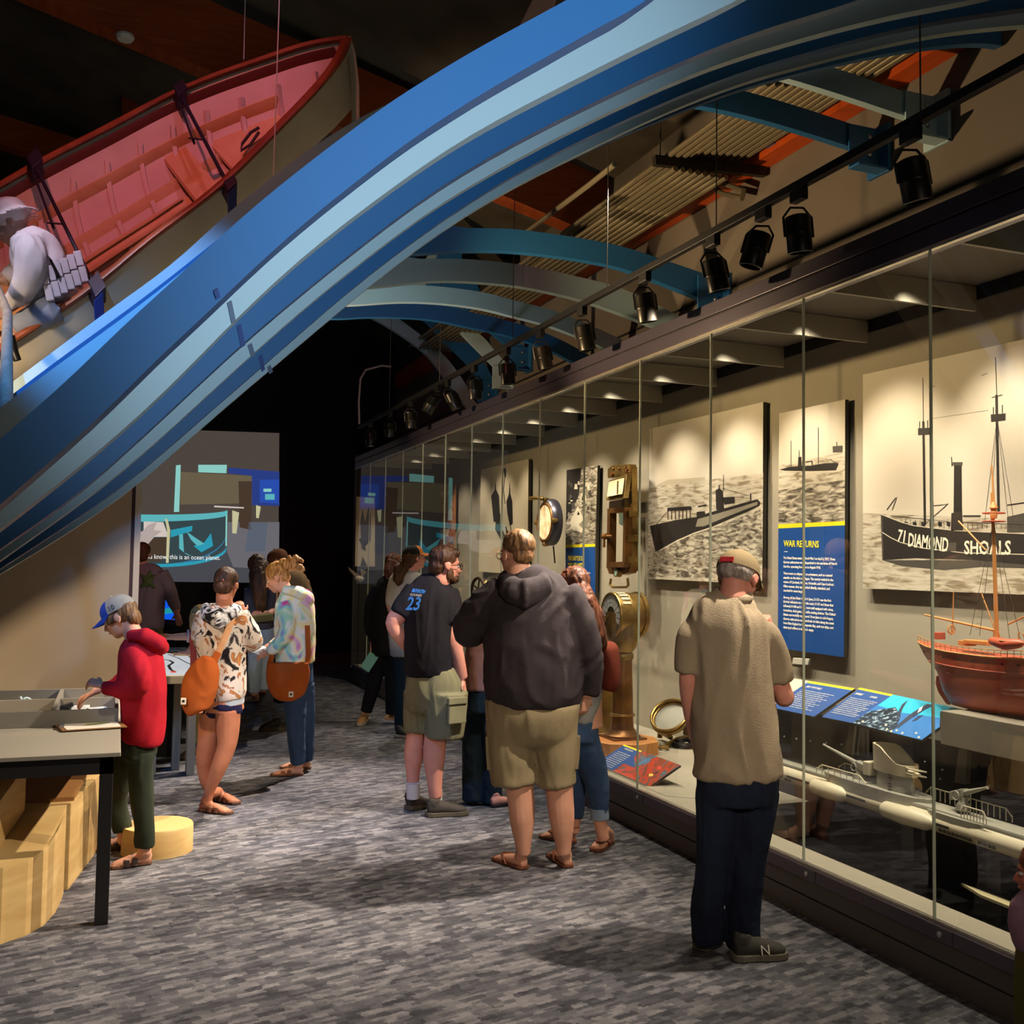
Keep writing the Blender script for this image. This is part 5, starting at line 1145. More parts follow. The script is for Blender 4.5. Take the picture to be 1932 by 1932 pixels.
# clipboard
Q = [atZ(100, 1366, zT+.012), atZ(228, 1362, zT+.012), atZ(240, 1370.5, zT+.012), atZ(118, 1378, zT+.012)]
e = empty('clipboard', Q[3], 'clipboard with a printed sheet on the grey table front edge', 'clipboard')
MB().prism(Q, (0, 0, -.005)).build('board', mat('hardboard', '#8a6036', .6), e)
S = [Q[0].lerp(Q[1], .1), Q[0].lerp(Q[1], .94), Q[3].lerp(Q[2], .9), Q[3].lerp(Q[2], .06)]
MB().prism([s+UP*.001 for s in S], (0, 0, .0015)).build('paper', mat('paper', '#e3dccb', .7), e)
MB().sweep([S[0].lerp(S[3], .5).lerp(S[1].lerp(S[2], .5), .4)+UP*.006, S[0].lerp(S[3], .2).lerp(S[1].lerp(S[2], .2), .85)+UP*.006], .003, 6).build('pencil', mat('pencil_green', '#7f8a3a', .5), e)
MB().obox(Q[0].lerp(Q[3], .5)+V((.02, 0, .006)), V((.012, 0, 0)), V((0, .04, 0)), UP*.005).build('clip', mat('zinc', ''), e, bevel=.002)
# birch cabinets with a rounded front under the table
m_birch = noisemat('birch_ply', [(.3, '#b8935a'), (.7, '#cfae74')], 3, 4, .6, (1, 1, 5), .45)
e = empty('birch_bench', (-.6, 5.4, 0), 'rounded birch plywood bench under the grey table', 'bench')
foot = [(-1.4, 4.93), (-.62, 4.98), (-.424, 5.052), (-.33, 5.13), (-.262, 5.25), (-.222, 5.42), (-.205, 5.6), (-.20, 5.72)]
def prof(x, y): return (x, y)
z0 = .33
lo = [(x, y, 0) for x, y in foot]
tp = [(-1.4, 4.93, z0), (-.62, 4.98, z0), (-.424, 5.052, z0), (-.33, 5.13, z0), (-.262, 5.25, z0+.02), (-.222, 5.42, z0+.06), (-.205, 5.6, z0+.09), (-.20, 5.72, z0+.11)]
mb = MB(); n = len(lo); vs = lo+tp+[(-1.4, 5.72, 0), (-1.4, 5.72, z0+.11), (-1.4, 5.13, z0)]
mb.add(vs, [(i, i+1, n+i+1, n+i) for i in range(n-1)]); 
B, Tt, F_ = 2*n, 2*n+1, 2*n+2
mb.add(vs, [(n, n+1, n+2, n+3, F_), (n+3, n+4, n+5, n+6, n+7, Tt, F_), (n-1, B, Tt, 2*n-1), (0, n, F_, Tt, B), tuple([B]+list(range(n-1, -1, -1)))])
mb.build('bench_body', m_birch, e)
e2 = empty('birch_step', (-.5, 6.1, 0), 'second birch block behind the rounded bench, under the table', 'bench')
mb = MB(); mb.prism([(-1.4, 5.76, 0), (-.18, 5.76, 0), (-.05, 6.5, 0), (-1.4, 6.5, 0)], (0, 0, .44)).build('step_body', m_birch, e2, bevel=.004)
MB().prism([(-1.4, 5.80, .441), (-.17, 5.80, .441), (-.12, 6.1, .50), (-1.4, 6.1, .50)], (0, 0, .02)).build('step_cushion', mat('dark_birch', '#8f6236', .5), e2)
p = atY(38, 1500, 5.3)
MB().prism([(-1.4, 5.25, .34), (p.x-.09, 5.25, .34), (p.x, 5.62, .45), (-1.4, 5.62, .45)], (0, 0, .22)).build('backrest', m_birch, e)
c1, c2_ = atZ(325, 1568, .155), atZ(325, 1537, .155); cc_ = (c1+c2_)/2; r_ = (c1-c2_).length/2; xr_ = atZ(365, 1553, .155).x; r_ = min(r_*1.0, .2); cx0 = xr_-r_*.98
tag(MB().lathe([(r_, 0), (r_, .145), (r_-.006, .155), (0, .155)], (cx0, cc_.y, 0), UP, 48).build('drum_stool', m_birch, smooth=True, ang=40), 'low round birch stool on the carpet behind the boy', 'stool')
# light table
zt2 = .79; e = empty('light_table', (.62, 9.5, 0), 'white-topped map table with grey panel legs behind the boy', 'table')
xa, xb = atZ(300, 1272, zt2).x-.12, atZ(388, 1272, zt2).x; ya, yb2 = 8.5, 10.6
MB().box((xa, ya, zt2-.07), (xb, yb2, zt2-.004)).build('table_top', mat('pale_grey_laminate', '#b5ae9e', .5), e, bevel=.01)
MB().box((xa+.03, ya+.04, zt2-.004), (xb-.03, yb2-.05, zt2)).build('light_panel', em('light_panel', '#e9eef2', .55), e)
tp2 = lambda x, y: atZ(x, y, zt2+.0015)
mb = MB()
def sline(P, w_, mi):
    for a_, b_ in zip(P[:-1], P[1:]):
        a_, b_ = tp2(*a_), tp2(*b_); d_ = (b_-a_).normalized(); s_ = d_.cross(UP)*w_
        mb.add([a_+s_, b_+s_, b_-s_, a_-s_], [(0, 1, 2, 3)], mi)
sline([(309,1244),(320,1246),(327,1250),(318,1256),(322,1263),(330,1268)], .012, 0); sline([(316,1234),(335,1241),(352,1250),(366,1256),(358,1263)], .007, 0); sline([(334,1223),(342,1227)], .008, 0)
mb.add([tp2(x, y) for x, y in ((322,1266),(333,1266),(332,1269),(322,1269))], [(0,1,2,3)], 1)
mb.add([tp2(x, y) for x, y in ((318,1232),(352,1230),(370,1234),(366,1238),(330,1237))], [(0,1,2,3,4)], 2)
mb.add([tp2(x, y) for x, y in ((310,1222),(350,1221),(362,1226),(320,1230))], [(0,1,2,3)], 3)
mb.build('map_drawing', [ink, I('fire_red', ''), I('sand', '#e8cfa0'), I('shallow', '#b9d3e4')], e)
xl = atZ(372, 1478, 0).x
for (x0_, x1_, y_, m_) in ((xl-.06, xl, 8.52, 'leg'), (xl-.16, xl-.10, 8.75, 'leg'), (xa+.05, xa+.12, 8.6, 'leg'), (xl-.06, xl, 10.3, 'leg')):
    MB().box((x0_, y_, 0), (x1_, y_+.18, zt2-.07)).build(m_, mat('leg_grey', '#8b8577', .5), e, bevel=.003)
MB().box((xa+.08, 9.2, .03), (xl-.1, 9.25, zt2-.07)).build('modesty_panel', m_dark, e)
# blue tablet display on the dark wall side
p = atY(323, 1150, 12.5); e = empty('touch_screen', p-UP*.3, 'glowing blue touch screen beside the man in purple', 'screen')
Pp = [atY(x, y, 12.5) for x, y in ((305,1133),(322,1133),(336,1170),(305,1168))]
MB().prism(Pp, (0, .04, 0)).build('display', em('ocean_blue_screen', '#0b4fd0', 1.1), e)
MB().prism([atY(x, y, 12.49) for x, y in ((305,1150),(322,1146),(330,1156),(305,1160))], (0, .005, 0)).build('picture', em('reef_green', '#1c8f9a', .9), e)
MB().box((p.x-.2, 12.52, 0), (p.x+.1, 12.62, p.z-.1)).build('pedestal', m_black, e)
# ------------------------------------------------------------------ people
def cat3(R):
    """Catmull-Rom resample of rows of floats"""
    R = [np.array(r, float) for r in R]
    if len(R) < 3: return R
    P = [2*R[0]-R[1]]+R+[2*R[-1]-R[-2]]; out = []
    for i in range(1, len(P)-2):
        a, b, c, d = P[i-1:i+3]
        for t in (0, .33, .67): out.append(.5*((2*b)+(-a+c)*t+(2*a-5*b+4*c-d)*t*t+(-a+3*b-3*c+d)*t**3))
    return out+[P[-2]]
def blob(mb, name, m, parent, vox=.009, it=2, fold=0, fs=9, fst=(1, 1, .35), label=None, strands=0):
    me = mb.mesh('t'); t = bpy.data.objects.new('t', me); C.objects.link(t)
    r = t.modifiers.new('r', 'REMESH'); r.mode = 'VOXEL'; r.voxel_size = vox; r.use_smooth_shade = True
    if it: s = t.modifiers.new('s', 'SMOOTH'); s.factor = .5; s.iterations = it
    dg = bpy.context.evaluated_depsgraph_get(); dg.update()
    nm = bpy.data.meshes.new_from_object(t.evaluated_get(dg)); bpy.data.objects.remove(t); bpy.data.meshes.remove(me)
    if fold:
        sd = V((hash(name) % 7, len(nm.vertices) % 13, 3.1)); cs = [v.co.copy() for v in nm.vertices]; ns = [v.normal.copy() for v in nm.vertices]
        for v, c_, n_ in zip(nm.vertices, cs, ns):
            q_ = V((c_.x*fst[0], c_.y*fst[1], c_.z*fst[2]))*fs+sd
            w_ = noise.noise(q_+V((noise.noise(q_*.6)*1.6,)*3))
            v.co = c_+n_*(fold*(1-abs(w_)*2.4)*.9)
    return finish(nm, name, m, parent, True, 180, label)
class Person:
    def __init__(s, D, foot, label, height=None, kind='person', group=None):
        s.D = D; base = atD(foot[0], foot[1], D); s.loc = V((base.x, base.y, 0 if kind == 'person' else base.z)); s.k = D/FPX
        s.e = empty(kind, s.loc, label, 'person' if kind == 'person' else kind, group); s.body = MB()
    def J(s, x, y, dd=0): return atD(x, y, s.D+dd)
    def loft(s, mb, rows, n=28):
        """rows (px, py, half width px, depth m, dd) -> elliptical torso shape"""
        R = cat3([(r+(0,)*(5-len(r))) for r in rows]); mb.sweep([s.J(r[0], r[1], r[4]) for r in R], [(r[2]*s.k, r[3]) for r in R], n, up=HR); return mb
    def limb(s, mb, rows, flat=1.0, n=16):
        """rows (px, py, dd, radius px)"""
        R = cat3(rows); mb.sweep([s.J(r[0], r[1], r[2]) for r in R], [(r[3]*s.k, r[3]*s.k*flat) for r in R], n, up=HR); return mb
    def garment(s, name, m, parts, vox=.011, fold=.006, it=2, fs=9, fst=(1, 1, .35), label=None):
        mb = MB()
        for kind, rows in parts: (s.loft if kind == 'T' else s.limb)(mb, rows)
        return blob(mb, name, m, s.e, vox, it, fold, fs, fst, label)
    def hand(s, W, F, N, curl=.5, sc=1.0, side=1, mb=None):
        mb = mb or s.body; W, F, N = V(W), V(F).normalized(), V(N).normalized(); A = F.cross(N).normalized()
        N = A.cross(F).normalized()
        mb.sweep([W-F*.02*sc, W, W+F*.03*sc, W+F*.085*sc], [(.022*sc,.018*sc), (.026*sc, .018*sc), (.038*sc, .017*sc), (.04*sc, .014*sc)], 12, up=A)
        for k, (o, l) in enumerate(((.031, .068), (.0105, .078), (-.0105, .073), (-.030, .056))):
            b = W+F*.075*sc+A*o*sc*side; d = F.copy(); P = [b]; cv = curl*(.85+.12*k)
            for seg, fr in enumerate((.42, .32, .26)):
                d = (d*math.cos(cv)-N*math.sin(cv)*1).normalized(); P.append(P[-1]+d*l*fr*sc)
                N_ = N; 
            mb.sweep(P, [.0098*sc, .0094*sc, .0086*sc, .0068*sc], 8)
            mb.ell(P[-1], .0066*sc, n=8, m=6)
        t0 = W+F*.02*sc+A*.028*sc*side; t1 = t0+(F*.55+A*side*.75-N*.15).normalized()*.038*sc; t2 = t1+(F*.85+A*side*.35-N*.35*curl).normalized()*.030*sc
        mb.sweep([t0, t1, t2], [.013*sc, .011*sc, .008*sc], 8)
    def head(s, c, Hh, f, neck_to=None, ears=True):
        """c: photo point of head centre (x,y,dd); Hh crown-chin height in m; f: facing vector"""
        mb = s.body; c = s.J(*c); k = Hh/.235; f = V(f).normalized(); r_ = f.cross(UP).normalized(); u_ = r_.cross(f); ax = (r_, f, u_); s.hc, s.hk, s.hax = c, k, ax
        P = lambda x, y, z: c+(r_*x+f*y+u_*z)*k
        s.P = P; E = lambda p, a, b, d: mb.ell(P(*p), a*k, b*k, d*k, ax, 20, 14)
        E((0, -.012, .03), .076, .096, .088); E((0, .022, -.03), .061, .066, .078); E((0, .055, -.085), .03, .03, .026); E((0, .035, -.07), .05, .045, .035)
        E((0, .078, .022), .048, .014, .012); E((-.034, .066, -.022), .02, .018, .018); E((.034, .066, -.022), .02, .018, .018)
        mb.sweep([P(0, .083, .008), P(0, .098, -.014), P(0, .108, -.03), P(0, .09, -.036)], [.007*k, .010*k, .013*k, .009*k], 10)
        E((-.011, .094, -.032), .008, .009, .007); E((.011, .094, -.032), .008, .009, .007)
        E((0, .088, -.054), .022, .009, .0055); E((0, .086, -.064), .019, .009, .006)
        if ears:
            for q_ in (-1, 1): E((q_*.079, -.002, -.008), .008, .018, .03); mb.torus(P(q_*.084, -.004, -.004), r_, .019*k, .0045*k, 14, 6)
        if neck_to is not None:
            t = s.J(*neck_to[:3]); mb.sweep([P(0, -.02, -.03), P(0, -.022, -.09), t], [(.055*k, .055*k), (neck_to[3], neck_to[3]), (neck_to[3]*1.15, neck_to[3]*1.1)], 20)
        for q_ in (-1, 1):
            MB().ell(P(q_*.031, .0755, .002), .0125*k, .0125*k, .0085*k, ax, 12, 8).build('eye', mat('eye_white', '#d8d2cc', .3), s.e, smooth=True)
            MB().ell(P(q_*.031, .0865, .001), .0055*k, .002*k, .0055*k, ax, 10, 6).build('iris', mat('iris_brown', '#2a1a12', .3), s.e, smooth=True)
    def brows(s, m):
        for q_ in (-1, 1): MB().sweep([s.P(q_*.014, .089, .022), s.P(q_*.032, .089, .027), s.P(q_*.05, .078, .021)], .0035*s.hk, 6).build('eyebrow', m, s.e, smooth=True)
        MB().sweep([s.P(-.02, .092, -.058), s.P(0, .097, -.0585), s.P(.02, .092, -.058)], [.003*s.hk, .005*s.hk, .003*s.hk], 6).build('lips', mat('lip_tone', '#a8584a', .5), s.e, smooth=True)
    def hair(s, m, cap=(0, -.022, .046, .086, .094, .084), nape=(0, -.06, -.02, .068, .052, .062), extra=(), fold=.004, vox=.008, name='hair', fs=26, fst=(1, 1, .5), label=None):
        mb = MB(); E = lambda p: mb.ell(s.P(*p[:3]), p[3]*s.hk, p[4]*s.hk, p[5]*s.hk, s.hax, 20, 14)
        E(cap)
        if nape: E(nape)
        for x in extra:
            if x[0] == 'e': E(x[1:])
            elif x[0] == 'w': mb.sweep([V(p) for p in x[1]], x[2], 12)
            else: mb.sweep([s.P(*p) for p in x[1]], [r*s.hk for r in x[2]], 12)
        return blob(mb, name, m, s.e, vox, 1, fold, fs, fst, label)
    def glasses(s, m=None):
        m = m or m_tr; k = s.hk; r_, f, u_ = s.hax; mb = MB()
        e = MB()
        for q_ in (-1, 1):
            e.torus(s.P(q_*.032, .102, .0), f, .021*k, .0022*k, 18, 6)
            e.sweep([s.P(q_*.053, .10, .004), s.P(q_*.078, .06, .006), s.P(q_*.081, -.01, .004)], .002*k, 6)
        e.sweep([s.P(-.012, .103, .003), s.P(.012, .103, .003)], .002*k, 6)
        e.build('glasses', m, s.e, smooth=True)
    def cap(s, m, brim, brim_dir=1, front=None, tilt=0, z=.045, label=None):
        k = s.hk; r_, f, u_ = s.hax; vs = []; fs_ = []; c = s.P(0, -.012, z-.012); n, mm = 28, 9
        for j in range(mm):
            ph = math.pi/2*j/(mm-1)
            for i in range(n):
                a = 2*math.pi*i/n; x = .088*math.cos(a)*math.cos(ph)**.8; y = .106*math.sin(a)*math.cos(ph)**.8; vs.append(c+(r_*x+f*y+u_*(.088*math.sin(ph)))*k)
        for j in range(mm-1):
            for i in range(n): fs_.append((j*n+i, j*n+(i+1) % n, (j+1)*n+(i+1) % n, (j+1)*n+i))
        mi = []
        mb = MB(); mb.v = [tuple(v) for v in vs]; mb.f = fs_; mb.f.append(tuple(range(n)))
        for q_ in mb.f:
            ctr = sum((V(mb.v[i]) for i in q_), V())/len(q_); mb.m.append(1 if front and (ctr-c).dot(f) > .035*k else 0)
        o = mb.build('cap', [m, front or m], s.e, smooth=True, label=label)
        b = MB(); A, B = [], []
        for i in range(13):
            a = math.pi*(.14+.72*i/12); A.append(c+(r_*.088*math.cos(a)+f*brim_dir*.104*math.sin(a)+u_*.002)*k); B.append(c+(r_*.082*math.cos(a)+f*brim_dir*(.104*math.sin(a)+.075*math.sin(a)**.6)+u_*(-.018-.012*abs(math.cos(a))))*k)
        b.strip(A, B, -u_*.004*k).build('cap_brim', brim, o, smooth=True)
        MB().ell(c+u_*.09*k, .008*k).build('cap_button', m, o, smooth=True)
        return o
    def done(s, skin, vox=.0075, it=2): return blob(s.body, 'body', skin, s.e, vox, it)
    def foot(s, heel, toe, w=.045, h=.07, ankle=None):
        """bare foot between two floor points"""
        H, T = V(heel), V(toe); d = (T-H).normalized(); L = (T-H).length; x = d.cross(UP)
        s.body.sweep([H+UP*.03, H+d*L*.18+UP*.04, H+d*L*.5+UP*.034, H+d*L*.78+UP*.024, H+d*L*.93+UP*.018], [(.024, .026), (.032, .036), (.036, .028), (.043, .019), (.036, .013)], 14, up=x)
        for k, (o, l) in enumerate(((-.03, .99), (-.012, 1.0), (.004, .97), (.019, .93), (.032, .88))):
            s.body.sweep([H+d*L*.82+x*o+UP*.018, H+d*L*l+x*o*1.05+UP*.012], [.011, .009], 8)
        if ankle is not None: s.body.sweep([V(ankle), H+d*L*.16+UP*.06], [.036, .036], 14)
def sandal(p, heel, toe, sole, strap, kind='flip', w=.05, name='sandal'):
    H, T = V(heel), V(toe); d = (T-H).normalized(); L = (T-H).length; x = d.cross(UP); o = MB()
    prof_ = [(-.03, .3), (.0, .62), (.08, .78), (.3, .72), (.55, .84), (.8, 1), (.95, .85), (1.03, .4)]
    A = [H+d*L*t-x*w*q_ for t, q_ in prof_]; B = [H+d*L*t+x*w*q_ for t, q_ in prof_]
    A = [V((a.x, a.y, .004)) for a in A]; B = [V((a.x, a.y, .004)) for a in B]
    s_ = o.strip(A, B, (0, 0, .016)).build(name, sole, p.e, bevel=.003)
    q = lambda t, sx, z: H+d*L*t+x*w*sx+UP*z
    if kind == 'flip':
        for sx in (-1, 1): MB().sweep([q(.42, sx*.9, .012), q(.58, sx*.7, .05), q(.76, sx*.1, .046), q(.82, 0, .02)], [(.004, .009)]*4, 8).build('strap', strap, s_, smooth=True)
    else:
        for t in ((.42, .62) if kind == 'two' else (.55,)):
            MB().sweep([q(t, -.98, .01), q(t, -.85, .04), q(t, 0, .064-(t-.4)*.09), q(t, .85, .04), q(t, .98, .01)], [(.016, .004)]*5, 8, up=d).build('strap', strap, s_, smooth=True)
    return s_
def shoe(p, heel, toe, upper, sole, w=.05, h=.075, name='shoe', label=None):
    H, T = V(heel), V(toe); d = (T-H).normalized(); L = (T-H).length; x = d.cross(UP); mb = MB()
    mb.sweep([H+UP*.055, H+d*L*.15+UP*.06, H+d*L*.4+UP*.055, H+d*L*.7+UP*.042, H+d*L*.92+UP*.034, H+d*L*1.0+UP*.03], [(w*.6, .045), (w*.8, .052), (w*.85, .045), (w, .034), (w*.85, .026), (w*.4, .014)], 18, up=x)
    mb.sweep([H+d*L*.15+UP*.08, H+d*L*.17+UP*.115], [w*.85, w*.78], 16)
    o = blob(mb, name, upper, p.e, .008, 2, label=label)
    prof_ = [(-.05, .35), (-.01, .75), (.1, .95), (.35, .85), (.6, 1), (.8, 1.06), (.95, .85), (1.04, .45)]
    A = [H+d*L*t-x*w*q_ for t, q_ in prof_]; B = [H+d*L*t+x*w*q_ for t, q_ in prof_]
    A = [V((a.x, a.y, .003)) for a in A]; B = [V((a.x, a.y, .003)) for a in B]
    MB().strip(A, B, (0, 0, .028)).build('sole', sole, o, bevel=.004)
    lc = MB()
    for k in range(4): q_ = H+d*L*(.42+.08*k); lc.sweep([q_-x*w*.5+UP*(.098-.012*k), q_+UP*(.108-.013*k), q_+x*w*.5+UP*(.098-.012*k)], .003, 6)
    return o
fl0 = lambda x, y: atZ(x, y, 0)
def skinm(name, a, b): return noisemat(name, [(.3, a), (.7, b)], 9, 3, 0, (1, 1, 1), .55, spec=.35)
sk_fair = skinm('skin_fair', '#c98f74', '#d8a084'); sk_tan = skinm('skin_tan', '#a8684a', '#b97656'); sk_rose = skinm('skin_rosy', '#c88470', '#d89580')
def hairm(name, a, b): return wrinkle(noisemat(name, [(.35, a), (.65, b)], 60, 4, .6, (1, 1, .15), .55, bump=.6), 22, .5, sz=.3)
hr_brown = hairm('hair_brown', '#2c1a10', '#5a3820'); hr_dkbl = hairm('hair_dark_blond', '#4a3220', '#8a6540'); hr_blond = hairm('hair_blond', '#a87a42', '#dcb478'); hr_red = hairm('hair_auburn', '#33190f', '#6b3a22'); hr_grey = hairm('hair_grey', '#7d726a', '#b5aaa0')
def cloth(name, c, v=.08, b=.25, rough=.9):
    new = name not in _m; m = mat(name, c, rough, 0, b, 220, v, 5, .2)
    return wrinkle(m) if new else m
def denim(name, a, b): return wrinkle(noisemat(name, [(.3, a), (.7, b)], 5, 4, .3, (1, 1, .5), .9, spec=.2), 11, .5, sz=1)
den_dark = denim('dark_denim', '#141a2a', '#1d2638'); den_blue = denim('blue_denim', '#2b3f5c', '#42597a'); den_light = denim('light_denim', '#6f8296', '#8e9fae')
# ---- man in beige shirt and cap, near right
p = Person(4.49, (1395, 1790), 'person in tan cap, beige short-sleeved shirt and dark jeans, standing at the glass', None)
p.head((1393, 1090, .02), .245, HR*.62+HF*.72-UP*.36, (1385, 1150, 0, .062))
p.loft(p.body, [(1382,1140,40,.10),(1376,1180,70,.12),(1380,1260,72,.13),(1388,1360,72,.13),(1392,1440,68,.12),(1392,1500,64,.11)])
p.limb(p.body, [(1322,1170,0,18),(1304,1225,-.02,16),(1297,1285,-.02,16),(1304,1345,.05,15),(1316,1400,.14,13)]); p.hand(p.J(1312,1402,.15), HF*.3-UP*.9+HR*.2, -HR, .5, 1.0, 1)
p.limb(p.body, [(1436,1165,0,18),(1455,1230,.02,18),(1474,1298,.03,18),(1480,1316,.05,19),(1462,1300,.16,16),(1440,1282,.28,13)]); p.hand(p.J(1438,1280,.29), HF*.7-HR*.5+UP*.1, UP, .9, 1.0, -1)
p.limb(p.body, [(1355,1480,0,34),(1348,1600,0,26),(1340,1700,0,22),(1338,1775,.0,16)]); p.limb(p.body, [(1425,1480,0,34),(1410,1600,0,28),(1403,1700,0,23),(1402,1780,0,16)])
p.done(sk_rose)
m_sh = cloth('beige_linen', '#9d8d74', .1, .4)
p.garment('shirt', m_sh, [('T', [(1380,1116,22,.055,-.0),(1378,1132,44,.085),(1374,1150,62,.11),(1374,1180,76,.135),(1377,1230,76,.145),(1381,1300,75,.15),(1386,1370,77,.155),(1390,1430,80,.155),(1391,1462,81,.15)]),
    ('L', [(1332,1174,0,22),(1308,1200,-.01,26),(1299,1235,-.02,24),(1296,1268,-.02,22)]), ('L', [(1424,1172,0,23),(1449,1200,0,26),(1463,1240,.02,26),(1469,1284,.03,24)])], vox=.010, fold=.014, fs=7, fst=(1, 1, .3))
mbc = MB().torus(p.J(1382, 1124, .0), (UP*.9-HF*.25), .066, .026, 26, 8); blob(mbc, 'collar', m_sh, p.e, .007, 1)
p.garment('jeans', den_dark, [('T', [(1390,1440,77,.14),(1392,1480,76,.145),(1392,1510,72,.14)]), ('L', [(1356,1490,0,42),(1352,1560,0,38),(1344,1640,0,32),(1335,1700,-.01,30),(1335,1740,0,30),(1336,1776,0,29)]), ('L', [(1428,1490,0,42),(1420,1560,0,40),(1410,1640,0,34),(1403,1700,0,31),(1402,1750,0,31),(1403,1784,0,31)])], fold=.007)
m_sn, m_so = mat('sneaker_charcoal', '#3a362f', .8, bump=.3, bscale=200), mat('sole_grey', '#6d6658', .7)
shoe(p, fl0(1320, 1793), fl0(1352, 1775), m_sn, m_so, .048); so_ = shoe(p, fl0(1385, 1812), fl0(1480, 1806), m_sn, m_so, .048)
text('N', .06, (0,0,0), (1,0,0), (0,1,0), 'shoe_logo', mat('logo_white', '#c9c2b0', .5), None)
lo_ = bpy.data.objects['shoe_logo']; a_ = fl0(1385, 1812); b_ = fl0(1480, 1806); d_ = (b_-a_).normalized(); x_ = d_.cross(UP)
for v in lo_.data.vertices:
    q_ = v.co+lo_.location; v.co = a_+d_*(.10+q_.x)+UP*(.035+q_.y*.9+0)+x_*(.049-q_.y*.25)+x_*q_.z-p.loc
lo_.location = (0, 0, 0); lo_.parent = p.e
p.hair(hr_grey, (0, -.028, .012, .081, .086, .052), None, fold=.002)
cp = p.cap(cloth('cap_tan', '#7d6d50'), cloth('cap_tan', ''), z=.036, front=None)
MB().obox(p.P(0, -.119, .036), p.hax[0]*.032, p.hax[2]*.012, p.hax[1]*.004).build('cap_strap', cloth('cap_strap_red', '#9a1f26'), cp, bevel=.002)
p.glasses()
# ---- heavy man in hoodie
p = Person(5.70, (1010, 1630), 'person in charcoal hoodie, khaki cargo shorts and brown flip-flops, seen from behind')
p.head((974, 1047, .02), .25, -HR*.62+HF*.78-UP*.02, (985, 1092, 0, .072))
p.loft(p.body, [(995,1090,40,.10),(1000,1130,70,.15),(1003,1200,80,.18),(1005,1280,82,.19),(1005,1340,78,.18),(1005,1380,72,.16)])
p.limb(p.body, [(945,1120,.0,26),(905,1160,.04,24),(890,1186,.11,16),(902,1172,.25,15),(920,1150,.34,14)]); p.hand(p.J(921,1149,.35), HF*.5+UP*.7+HR*.3, -HF, .9, 1.0, 1)
p.limb(p.body, [(1060,1125,0,26),(1090,1190,0,24),(1108,1250,.0,22),(1111,1290,.02,17),(1108,1315,.02,13)]); p.hand(p.J(1107,1314,.02), -UP*.95-HR*.1+HF*.15, HR*.7-HF*.6, .55, 1.0, -1)
p.limb(p.body, [(965,1390,0,40),(975,1460,0,30),(982,1500,.0,26),(985,1545,0,24),(987,1590,0,16),(988,1612,0,13)]); p.limb(p.body, [(1045,1390,0,40),(1052,1460,0,30),(1056,1500,0,26),(1060,1545,0,24),(1063,1590,0,16),(1063,1612,0,13)])
hA, tA = fl0(990, 1641), fl0(948, 1625); hB, tB = fl0(1072, 1638), fl0(1042, 1613)
p.foot(hA, hA+(tA-hA).normalized()*.25, ankle=p.J(988, 1605)); p.foot(hB, hB+(tB-hB).normalized()*.25, ankle=p.J(1063, 1605)); p.done(sk_fair)
m_hd = cloth('hoodie_charcoal', '#352e30', .08, .3)
p.garment('hoodie', m_hd, [('T', [(985,1076,30,.07,.0),(992,1095,52,.11),(998,1115,72,.15),(1002,1150,84,.19),(1004,1200,90,.21),(1006,1250,92,.225),(1007,1290,92,.225),(1007,1318,88,.21),(1007,1327,84,.20)]),
    ('L', [(950,1115,0,34),(918,1142,.03,36),(892,1174,.08,34),(887,1190,.14,31),(899,1180,.24,27),(912,1158,.33,21)]), ('L', [(1058,1118,0,36),(1085,1165,0,35),(1103,1220,0,31),(1112,1265,.01,25),(1113,1300,.02,18),(1112,1312,.02,17)])], vox=.013, fold=.012, fs=6, fst=(1, 1, .8))
hb = MB(); hb.sweep([p.J(952,1088,.05), p.J(962,1108,-.12), p.J(990,1122,-.19), p.J(1025,1108,-.12), p.J(1030,1088,.04)], [(.05,.035),(.07,.05),(.085,.055),(.07,.05),(.05,.035)], 16); hb.ell(p.J(990,1122,-.13), .12, .09, .075)
blob(hb, 'hood', m_hd, p.e, .012, 3, .006, 8)
m_kh = cloth('khaki_cotton', '#8f8061', .1, .3)
p.garment('cargo_shorts', m_kh, [('T', [(1006,1322,90,.20),(1005,1345,88,.205),(1005,1375,86,.18),(1005,1395,84,.14),(1005,1408,78,.09)]), ('L', [(962,1360,0,45),(966,1420,0,46),(968,1450,0,44),(970,1476,0,43)]), ('L', [(1048,1360,0,44),(1049,1420,0,42),(1049,1455,0,38),(1050,1480,0,37)])], vox=.012, fold=.008, fs=8)
MB().sweep([p.J(933,1388,-.03), p.J(934,1420,-.03), p.J(936,1450,-.03)], [(.035,.07)]*3, 4, up=HF, rot=.785).build('cargo_pocket', m_kh, p.e, smooth=False)
MB().sweep([p.J(1080,1388,-.02), p.J(1079,1420,-.02), p.J(1076,1448,-.02)], [(.03,.06)]*3, 4, up=HF, rot=.785).build('cargo_pocket', m_kh, p.e)
m_ff, m_fs = mat('flipflop_brown', '#6b3a22', .6), mat('flipflop_strap', '#7d3f24', .6)
for a_, b_ in ((hA, tA), (hB, tB)): sandal(p, a_, a_+(b_-a_).normalized()*.26, m_ff, m_fs, 'flip', .052)
p.hair(hr_dkbl, (0, -.022, .054, .083, .092, .082), (0, -.058, .0, .064, .045, .055), fold=.004, fs=30); p.glasses(mat('glasses_tortoise', '#8a6a4a', .3))
